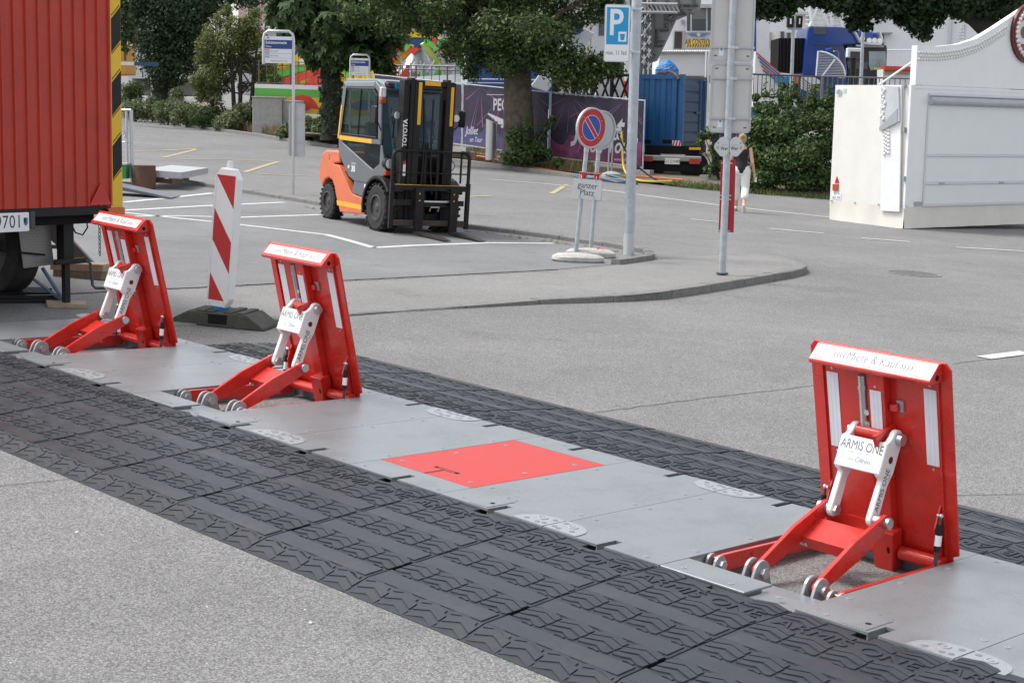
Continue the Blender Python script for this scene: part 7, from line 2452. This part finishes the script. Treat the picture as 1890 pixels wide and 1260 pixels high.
# ================================================================ trees, shrubs, grass
def leaf_cloud(name, m, parent, clumps, n, size, seed, palm=False, shell=.55, up=.35, aspect=.55, droop=0., kind=None):
    """many small folded leaves spread through ellipsoid clumps; each leaf its own island"""
    rs = np.random.RandomState(seed)
    C_ = np.array([c[:3] for c in clumps], float)
    R__ = np.array([c[3:6] for c in clumps], float)
    wgt = (R__[:, 0] * R__[:, 1] + R__[:, 1] * R__[:, 2] + R__[:, 0] * R__[:, 2])
    idx = rs.choice(len(clumps), n, p=wgt / wgt.sum())
    d = rs.normal(size=(n, 3))
    d /= np.linalg.norm(d, axis=1)[:, None]
    rad = np.where(rs.rand(n) < shell, rs.uniform(.72, 1.12, n), rs.uniform(.15, 1.05, n) ** .5)
    pos = C_[idx] + d * R__[idx] * rad[:, None] + rs.normal(size=(n, 3)) * R__[idx] * .13
    nrm = d * .8 + rs.normal(size=(n, 3)) * .55 + np.array([0, 0, up])
    nrm /= np.linalg.norm(nrm, axis=1)[:, None]
    t = rs.normal(size=(n, 3)) + np.array([0, 0, -droop])
    t -= nrm * (t * nrm).sum(1)[:, None]
    t /= np.linalg.norm(t, axis=1)[:, None]
    b = np.cross(nrm, t)
    s = size * rs.uniform(.6, 1.35, n)[:, None]
    if not palm:
        q = np.stack([pos - t * s * .5, pos + b * s * aspect * .5 + nrm * s * .08, pos + t * s * .55, pos - b * s * aspect * .5 + nrm * s * .08], 1)
        vs_ = q.reshape(-1, 3)
        k = n
    else:
        parts = []
        for a in (-1.25, -.62, 0, .62, 1.25):
            tt = t * math.cos(a) + b * math.sin(a)
            bb = -t * math.sin(a) + b * math.cos(a)
            ln = s * (1 - .22 * abs(a))
            parts.append(np.stack([pos, pos + tt * ln * .6 + bb * ln * .17 - nrm * ln * .05, pos + tt * ln - nrm * ln * .22, pos + tt * ln * .6 - bb * ln * .17 - nrm * ln * .05], 1))
        vs_ = np.stack(parts, 1).reshape(-1, 3)
        k = n * 5
    me = bpy.data.meshes.new(name)
    me.vertices.add(4 * k)
    me.vertices.foreach_set('co', vs_.astype(np.float32).ravel())
    me.loops.add(4 * k)
    me.loops.foreach_set('vertex_index', np.arange(4 * k, dtype=np.int32))
    me.polygons.add(k)
    me.polygons.foreach_set('loop_start', np.arange(0, 4 * k, 4, dtype=np.int32))
    me.polygons.foreach_set('loop_total', np.full(k, 4, np.int32))
    me.update(calc_edges=True)
    me.validate()
    me.materials.append(m)
    o = linked(name, me, parent)
    if kind:
        o['kind'] = kind
    return o
bark = mat('bark', (.085, .07, .052), .95, var=.6, vscale=5, bump=1.0, bscale=9, dirt=.8, dscale=2.5, dcol=(.09, .095, .035))
bark_dark = mat('bark_dark', (.035, .03, .025), .95, var=.3, vscale=7, bump=1.0, bscale=14)
g_oak = leaf_mat('leaf_mid', (.023, .047, .016), (.098, .150, .044), (.221, .273, .085))
g_chest = leaf_mat('leaf_chestnut', (.023, .052, .018), (.078, .137, .044), (.169, .247, .078))
g_ivy = leaf_mat('leaf_ivy', (.016, .036, .018), (.047, .091, .039), (.117, .182, .091))
g_con = leaf_mat('leaf_conifer', (.065, .086, .023), (.182, .215, .055), (.260, .286, .078))
g_hedge = leaf_mat('leaf_hedge', (.026, .057, .017), (.098, .169, .049), (.195, .273, .091))
g_shrub = leaf_mat('leaf_shrub', (.065, .098, .036), (.195, .227, .111), (.312, .312, .156))
g_dark = leaf_mat('leaf_plane', (.013, .029, .012), (.039, .072, .023), (.078, .117, .039))
g_dry = leaf_mat('leaf_dry', (.18, .13, .06), (.30, .24, .12), (.14, .16, .05))
g_grass = leaf_mat('blade_green', (.05, .08, .02), (.12, .16, .05), (.22, .21, .09))
def clumps_px(fr, spots, depth, rs):
    """clump list from photo spots (px, py, radius px, depth offset) on a frame"""
    out = []
    for (px, py, rp, y) in spots:
        x_, z_ = fr.px(px, py, y)
        x2, _ = fr.px(px + rp, py, y)
        r_ = abs(x2 - x_)
        out.append((x_, y, z_, r_, r_ * depth, r_ * .85))
    return out
def branches(parent, m, root_pts, radii, tips, rn, r0=.09):
    mb = MB()
    mb.tube(root_pts, radii, 12)
    t = mb.build('trunk', m, parent, smooth=True)
    for tp in tips:
        s = V(root_pts[-1]).lerp(V(root_pts[-2]), rn.uniform(0, .8))
        mid = s.lerp(V(tp), .5) + Vector((rn.uniform(-.2, .2), rn.uniform(-.2, .2), rn.uniform(.0, .4)))
        MB().tube([s, mid, V(tp)], [r0, r0 * .6, r0 * .25], 8).build('limb', m, t, smooth=True)
    return t
rn = random.Random(11)
# --- big tree behind the bollard
b0 = D(957, 294, 47.9)
fT = Frame(b0, 0)
t = thing('broadleaf_tree', 'big broadleaf tree with thick mossy trunk in front of the purple hoardings', 'tree', m=fT.m)
spots = []
for (px, py, rp, y) in [(700, 18, 34, .5), (735, 40, 32, -.6), (772, 22, 40, .8), (815, 12, 40, -1), (850, 36, 36, .6), (860, 72, 32, -.8), (835, 92, 26, .6), (868, 108, 26, -.3), (795, 50, 26, -.4),
                        (885, 15, 44, 1), (910, 55, 42, -1.2), (900, 95, 38, .6), (925, 118, 30, -1), (940, 25, 46, .2), (975, 60, 44, -1.3), (965, 100, 36, -.9), (1000, 20, 46, .8), (1020, 70, 40, -.6), (1010, 112, 36, -.8),
                        (1050, 40, 32, .8), (1065, 115, 36, -.4), (1095, 128, 34, .2), (1120, 118, 28, -.5), (1040, 145, 26, -.9), (1080, 150, 24, -.7), (1100, 20, 30, .5), (1135, 128, 20, .2), (1130, 10, 24, .6), (650, 28, 24, .3),
                        (890, -40, 60, 0), (980, -45, 60, .5), (1060, -40, 55, .3), (800, -40, 60, .2), (720, -30, 50, -.2), (1140, -30, 36, .3), (870, 135, 18, .0)]:
    spots.append((px, py, rp, y))
cl = clumps_px(fT, spots, 1.0, None)
tips = [(c[0], c[1], c[2]) for c in cl[::2]]
x1, z1 = fT.px(955, 130, 0)
x2, z2 = fT.px(940, 40, 0)
tk_ = branches(t, bark, [(0.0, 0, -.1), (.0, 0, .25), (x1 * .3, 0, z1 * .35), (x1, 0, z1), (x2, .1, z2)], [.62, .50, .44, .40, .26], tips, rn, .12)
leaf_cloud('crown', g_oak, t, cl, 44000, .125, 21, shell=.35, aspect=.5)
# --- ivy clad chestnut behind the forklift
b1 = D(612, 248, 56.0)
b1.z = max(b1.z, .1)
fC = Frame(b1, 0)
t = thing('chestnut_tree', 'chestnut tree with ivy covered trunk and large leaves behind the forklift cab', 'tree', m=fC.m)
spots = [(530, -10, 36, 0), (560, 20, 34, -.5), (545, 55, 26, .4), (590, 10, 40, .6), (615, 50, 36, -.8), (580, 80, 28, .0), (640, 20, 40, -.5), (650, 62, 34, .5), (610, 95, 28, -.8), (680, 45, 34, -.3), (690, 85, 30, .5), (655, 98, 26, -.6),
         (705, 110, 22, -.2), (700, 15, 36, .4), (720, 65, 28, .2), (556, -40, 50, 0), (630, -45, 60, .4), (700, -40, 50, .2), (520, 25, 24, .2), (720, 130, 10, -.2), (625, 118, 14, -.8), (580, 108, 14, -.6)]
cl = clumps_px(fC, spots, 1.0, None)
x1, z1 = fC.px(612, 110)
branches(t, bark_dark, [(0, 0, -.2), (0, 0, .3), (x1 * .4, 0, z1 * .5), (x1, 0, z1), (x1 + .1, 0, z1 + 2.2)], [.40, .36, .32, .30, .2], [(c[0], c[1], c[2]) for c in cl[::2]], rn, .1)
leaf_cloud('crown', g_chest, t, cl, 4300, .36, 22, palm=True, shell=.55, up=.5, droop=.6)
iv = [(x1 * u_, -.12 * 0, z1 * u_, .42, .42, .32) for u_ in np.linspace(.05, 1.0, 12)]
leaf_cloud('ivy', g_ivy, t, iv, 2600, .13, 23, shell=.95)
# --- dark ivy tree at the left
b2 = D(302, 176, 74.0)
b2.z = .25
fD = Frame(b2, 0)
t = thing('ivy_tree', 'tall dark tree densely wrapped in ivy behind the hedge', 'tree', m=fD.m)
spots = [(300, 150, 30, 0), (315, 120, 42, -.4), (290, 105, 40, .4), (330, 85, 46, 0), (285, 65, 44, -.5), (310, 40, 50, .3), (345, 45, 40, -.4), (270, 30, 42, .4), (255, 5, 40, 0), (330, 5, 60, -.3), (290, -10, 60, .5), (365, 20, 34, .2), (375, -5, 44, 0), (420, -14, 36, .5), (360, 70, 28, .3), (300, 170, 20, .2), (262, 60, 30, .6), (345, 115, 24, .2), (460, -10, 30, .3)]
cl = clumps_px(fD, spots, 1.0, None)
_, zt2 = fD.px(300, 60)
branches(t, bark_dark, [(0, 0, -.2), (0, 0, 1), (.2, 0, zt2 * .6), (.3, 0, zt2)], [.45, .4, .35, .2], [(c[0], c[1], c[2]) for c in cl[::3]], rn, .12)
leaf_cloud('crown', g_ivy, t, cl, 26000, .165, 24, shell=.6)
# --- paler broadleaf twigs hanging beside the truck
b3 = D(205, 190, 66.0)
b3.z = .2
fE = Frame(b3, 0)
t = thing('maple_tree', 'loose light green tree partly hidden by the striped truck edge', 'tree', m=fE.m)
spots = [(222, 15, 18, 0), (232, 45, 16, .3), (225, 70, 14, -.2), (240, 62, 10, .2), (232, 90, 8, .1), (205, 30, 24, 0), (200, 70, 22, .3), (218, -20, 26, .2), (247, 75, 6, 0)]
cl = clumps_px(fE, spots, 1.0, None)
_, zt2 = fE.px(205, 60)
branches(t, bark, [(-.4, 0, -.2), (-.4, 0, 1), (-.3, 0, zt2 * .6), (-.2, 0, zt2)], [.2, .18, .15, .1], [(c[0], c[1], c[2]) for c in cl], rn, .05)
leaf_cloud('crown', leaf_mat('leaf_maple', (.039, .072, .026), (.098, .150, .052)), t, cl, 1800, .24, 25, shell=.5)
# --- olive coloured conifer shrub
b4 = D(443, 196, 67.0)
b4.z = .2
fF = Frame(b4, 0)
t = thing('conifer', 'olive green bushy conifer with bare stems in front of the ride', 'tree', m=fF.m)
spots = [(418, 18, 12, 0), (412, 35, 18, .2), (436, 50, 22, -.2), (470, 25, 14, .2), (462, 45, 20, 0), (395, 62, 22, .3), (425, 75, 26, -.3), (460, 75, 24, .3), (382, 85, 20, 0), (405, 105, 26, .2), (440, 105, 24, .4), (478, 70, 16, -.2), (375, 110, 16, .2), (390, 135, 24, -.2), (420, 135, 20, .5), (365, 150, 16, 0), (380, 165, 18, .2), (410, 160, 16, .3), (372, 178, 14, .1), (395, 182, 14, -.1), (490, 110, 18, .4), (505, 95, 14, .3), (480, 140, 16, .3), (500, 125, 14, .2), (465, 120, 18, .5), (510, 150, 14, .3), (450, 160, 12, .4)]
cl = clumps_px(fF, spots, .9, None)
tips = [(c[0], c[1], c[2]) for c in cl]
for k_, px in enumerate((433, 443, 462)):
    x0, z0 = fF.px(px, 196, .1 * k_)
    x1, z1 = fF.px(px - 8 + 10 * k_, 90, .1 * k_)
    tr_ = MB().tube([(x0, .1 * k_, -.3), (x0, .1 * k_, .3), ((x0 + x1) / 2, .1 * k_, (z0 + z1) / 2), (x1, .1 * k_, z1)], [.12, .1, .08, .04], 8).build('trunk', bark_dark, t, smooth=True)
    for tp in tips[k_::3]:
        s = Vector((x0, .1 * k_, z0)).lerp(Vector((x1, .1 * k_, z1)), rn.uniform(.15, .9))
        MB().tube([s, s.lerp(V(tp), .6) + Vector((0, 0, .1)), V(tp)], [.035, .025, .01], 5).build('limb', bark_dark, tr_)
leaf_cloud('crown', g_con, t, cl, 15000, .15, 26, shell=.45, up=.8, aspect=.35)
# --- tree overhanging the kiosk, trunk behind it
b5 = D(1900, 330, 46.0)
b5.z = 0
fG = Frame(b5, 0)
t = thing('plane_tree', 'dark leafed tree with a thick leaning limb above the kiosk', 'tree', m=fG.m)
spots = [(1420, 2, 34, 0), (1400, 20, 20, .3), (1450, 10, 24, .2), (1470, -5, 26, -.2), (1392, 5, 20, .2), (1430, 30, 14, .2), (1530, -8, 30, .2), (1560, 0, 30, -.3), (1585, 28, 24, .2), (1578, 45, 16, 0), (1600, 8, 30, .3), (1600, 48, 12, .1), (1640, 2, 34, -.3), (1630, 22, 20, .2),
         (1670, 15, 30, .2), (1700, 5, 36, 0), (1690, 45, 22, -.2), (1705, 62, 16, .2), (1720, 30, 26, .3), (1740, -10, 40, 0), (1780, -5, 40, -.3), (1820, 0, 42, .2), (1860, -5, 40, 0), (1770, 18, 22, .5), (1810, 28, 16, .3), (1500, -25, 40, .3), (1400, -35, 46, 0), (1600, -40, 56, 0), (1700, -40, 60, 0), (1800, -45, 60, 0), (1545, 18, 14, 0), (1660, 40, 10, .1), (1850, 22, 14, .2)]
cl = clumps_px(fG, spots, 1.0, None)
P = [fG.px(a, b, .4) for a, b in ((1890, 150), (1850, 75), (1800, 30), (1755, 5), (1700, -20))]
branches(t, bark_dark, [(P[0][0] + .4, .4, -.2), (P[0][0] + .25, .4, 1.5), (P[0][0], .4, P[0][1])] + [(a, .4, b) for a, b in P[1:]], [.5, .45, .42, .36, .3, .26, .2], [(c[0], c[1], c[2]) for c in cl[::2]], rn, .07)
leaf_cloud('crown', g_dark, t, cl, 20000, .165, 27, shell=.45)
# --- roadside hedge at the right, in front of the railing
hb = D(1460, 362, 43.0)
fH = Frame(Vector((hb.x, hb.y, .1)), 0)
hspots = [(1395, 330, 26, 0), (1420, 320, 34, .2), (1400, 280, 32, .3), (1440, 290, 40, -.2), (1400, 235, 30, .2), (1435, 240, 38, .1), (1475, 330, 36, 0), (1480, 280, 40, -.3), (1470, 225, 38, .3), (1515, 325, 34, .1), (1515, 270, 36, .3), (1510, 220, 32, .2), (1545, 330, 30, .4), (1545, 270, 34, .5), (1540, 215, 28, .5), (1420, 205, 20, .3), (1450, 190, 18, .4), (1400, 200, 14, .4), (1490, 195, 20, .4), (1525, 190, 16, .5), (1360, 330, 22, .3), (1350, 300, 18, .4), (1370, 270, 16, .4), (1395, 180, 8, .4), (1475, 178, 8, .4), (1500, 182, 8, .4), (1413, 175, 6, .4)]
# three bushes grown together
for k_, (lo_x, hi_x, lab) in enumerate(((1300, 1436, 'green hedge bush right behind the walking person'), (1436, 1500, 'green hedge bush between the walking person and the kiosk'), (1500, 1600, 'green hedge bush tucked against the kiosk wall'))):
    sel = [s for s in hspots if lo_x <= s[0] < hi_x]
    t = thing('hedge_bush', lab, 'bush', m=fH.m)
    cl = clumps_px(fH, sel, 1.2, None)
    spr = []
    for _ in range(16):
        c_ = cl[rn.randrange(len(cl))]
        spr.append((c_[0] + rn.uniform(-.5, .5), c_[1] - .3 * rn.random(), c_[2] + c_[5] * rn.uniform(.6, 1.3), .09, .09, rn.uniform(.15, .4)))
    cl = [(c[0], c[1], c[2], c[3] * rn.uniform(.7, 1.0), c[4], c[5] * rn.uniform(.7, 1.0)) for c in cl]
    leaf_cloud('foliage', g_hedge, t, cl, 3000 * len(sel) // 3, .10, 30 + k_, shell=.35)
    leaf_cloud('shoots', g_hedge, t, spr, 900, .09, 40 + k_, shell=.2)
    st_ = None
    for j in range(4):
        x0, z0 = fH.px((lo_x + hi_x) / 2 + rn.uniform(-25, 25), 350)
        tp = cl[j % len(cl)]
        MB().tube([(x0, .5, -.1), ((x0 + tp[0]) / 2, .5, tp[2] * .5), tp[:3]], [.03, .02, .008], 5).build('stem', bark_dark, t)
# wisps in front of the container
fW = Frame(D(1320, 330, 45.2), 0)
t = thing('hedge_bush', 'loose leafy twigs hanging over the dark hoarding next to the container', 'bush', m=fW.m)
cl = clumps_px(fW, [(1312, 245, 14, 0), (1325, 275, 16, .1), (1300, 250, 10, 0), (1330, 300, 16, .2), (1290, 262, 8, 0), (1345, 260, 16, .3), (1352, 285, 16, .2), (1310, 315, 12, .2)], 1.0, None)
leaf_cloud('foliage', g_hedge, t, cl, 1500, .11, 36, shell=.4)
for c in cl[::2]:
    MB().tube([(cl[3][0], .2, -.1), ((c[0] + cl[3][0]) / 2, .1, c[2] * .5), c[:3]], [.025, .015, .006], 5).build('stem', bark_dark, t)
# --- shrubs along the left verge
shr = [(250, 200, 34, 72), (280, 185, 30, 73), (310, 200, 28, 70), (345, 205, 30, 68), (385, 205, 30, 67), (420, 215, 26, 65.5), (455, 200, 26, 66), (245, 165, 26, 76), (335, 180, 22, 72), (535, 238, 22, 59.5), (565, 240, 24, 58.5), (595, 240, 20, 57.6), (560, 222, 18, 59.5), (590, 218, 18, 58.6), (636, 246, 20, 56.8)]
kinds = [g_shrub, g_hedge, g_shrub]
names_ = ['between the truck edge and the pale building', 'below the pale building', 'below the dark ivy tree', 'just right of the dark ivy tree', 'below the olive conifer', 'in front of the conifer stems', 'against the concrete block', 'in front of the amber vehicle', 'under the ivy tree crown', 'right beside the concrete block', 'below the timetable board', 'left of the ivy covered trunk', 'under the flame painted ride front', 'at the ivy covered trunk', 'between the ivy covered trunk and forklift']
for i, ((px, py, rp, Y_), nm) in enumerate(zip(shr, names_)):
    ky = kerb_y(px)
    f_ = Frame(Vector((D(px, ky, Y_).x, Y_, .15)), 0)
    x_, z_ = f_.px(px, py)
    r_ = abs(f_.px(px + rp, py)[0] - x_)
    z_ = max(z_, r_ * .45)
    cl = [(x_ + rn.uniform(-.6, .6) * r_, rn.uniform(-.5, .5) * r_, z_ * rn.uniform(.35, 1.15), r_ * rn.uniform(.4, .75), r_ * rn.uniform(.4, .7), r_ * rn.uniform(.35, .6)) for _ in range(7)]
    t = thing('roadside_shrub', ['feathery grey green shrub ', 'leafy green shrub ', 'dusty olive shrub '][i % 3] + nm, 'shrub', m=f_.m, group='shrubs along the road')
    leaf_cloud('foliage', kinds[i % 3], t, cl, 2000, .14, 50 + i, shell=.4, aspect=.4)
    for c in cl[:4]:
        MB().tube([(x_, 0, -.2), ((x_ + c[0]) / 2, c[1] / 2, c[2] * .6), c[:3]], [.02, .014, .005], 5).build('stem', bark, t)
# shrub and dry grass at the foot of the big tree
fS = Frame(D(965, 303, 47.2), 0)
t = thing('roadside_shrub', 'light green shrub growing around the foot of the big tree', 'shrub', m=fS.m)
cl = clumps_px(fS, [(955, 255, 20, 0), (985, 270, 18, .2), (965, 285, 22, -.2), (940, 290, 14, -.2), (1000, 250, 10, .3), (1018, 222, 8, .2), (1008, 235, 8, .2), (1005, 285, 14, .2), (1030, 300, 10, -.2), (975, 232, 10, .1)], 1.0, None)
leaf_cloud('foliage', leaf_mat('leaf_fresh', (.04, .08, .025), (.10, .16, .05), (.16, .2, .07)), t, cl, 2600, .12, 61, shell=.4)
for c in cl:
    MB().tube([(0, 0, -.1), (c[0] / 2, c[1] / 2, c[2] * .5), c[:3]], [.02, .014, .005], 5).build('stem', bark, t)
def grass(name, pts, n, h, m, seed, z0=.1):
    """blades over a ground patch given by photo pixels"""
    rs = np.random.RandomState(seed)
    P_ = [G(*p) for p in pts]
    vs_, fs_ = [], []
    for _ in range(n):
        u_ = rs.rand() * (len(P_) // 2 - 1)
        i = int(u_)
        u_ -= i
        k = len(P_) // 2
        a = P_[i].lerp(P_[i + 1], u_)
        b = P_[2 * k - 1 - i].lerp(P_[2 * k - 2 - i], u_)
        p = a.lerp(b, rs.rand())
        hh = h * rs.uniform(.4, 1.3)
        th = rs.uniform(0, 6.28)
        w_ = .012
        dx, dy = math.cos(th) * w_, math.sin(th) * w_
        lx_, ly_ = rs.normal() * .25 * hh, rs.normal() * .25 * hh
        k0 = len(vs_)
        vs_ += [(p.x - dx, p.y - dy, z0), (p.x + dx, p.y + dy, z0), (p.x + dx * .7 + lx_ * .4, p.y + dy * .7 + ly_ * .4, z0 + hh * .6), (p.x - dx * .7 + lx_ * .4, p.y - dy * .7 + ly_ * .4, z0 + hh * .6), (p.x + lx_, p.y + ly_, z0 + hh)]
        fs_ += [(k0, k0 + 1, k0 + 2, k0 + 3), (k0 + 3, k0 + 2, k0 + 4)]
    o = MB().add(vs_, fs_).build(name, m)
    o['kind'] = 'stuff'
    return o
tag(grass('dry_grass', [(872, 302), (920, 307), (980, 315), (1030, 321), (1090, 329), (1090, 318), (1040, 306), (980, 298), (920, 292), (872, 294)], 6000, .34, g_dry, 71), 'dry yellow grass around the foot of the big tree', 'grass')
tag(grass('verge_grass', [(1225, 343), (1285, 350), (1350, 355), (1420, 361), (1540, 371), (1540, 362), (1420, 352), (1350, 346), (1285, 338), (1225, 334)], 5000, .13, g_grass, 72, .015), 'short green grass along the hedge foot', 'grass')
tag(grass('dry_grass', [(235, 212), (300, 224), (390, 238), (465, 248), (540, 259), (620, 271), (620, 266), (540, 254), (465, 243), (390, 233), (300, 219), (235, 207)], 5000, .35, g_dry, 73), 'dry grass fringe along the kerb of the shrub bed', 'grass')
def litter(seed, n):
    rs = random.Random(seed)
    mb = MB()
    for _ in range(n):
        px = rs.uniform(560, 1200)
        c_ = G(px, np.interp(px, [560, 720, 870, 1060, 1200], [379, 402, 424, 448, 473]) + rs.uniform(2, 6))
        a = rs.uniform(0, 6.28)
        s = rs.uniform(.02, .05)
        e = Vector((math.cos(a), math.sin(a), rs.uniform(-.2, .3))) * s
        g_2 = Vector((-math.sin(a), math.cos(a), rs.uniform(-.2, .3))) * s * .6
        c_ = c_ + Z * .015
        mb.add([c_ - e, c_ + g_2, c_ + e, c_ - g_2], [(0, 1, 2, 3)])
    return tag(mb.build('fallen_leaves', g_dry), 'scattered dry leaves along the low kerb of the lot', 'leaves', kind='stuff')
litter(5, 160)
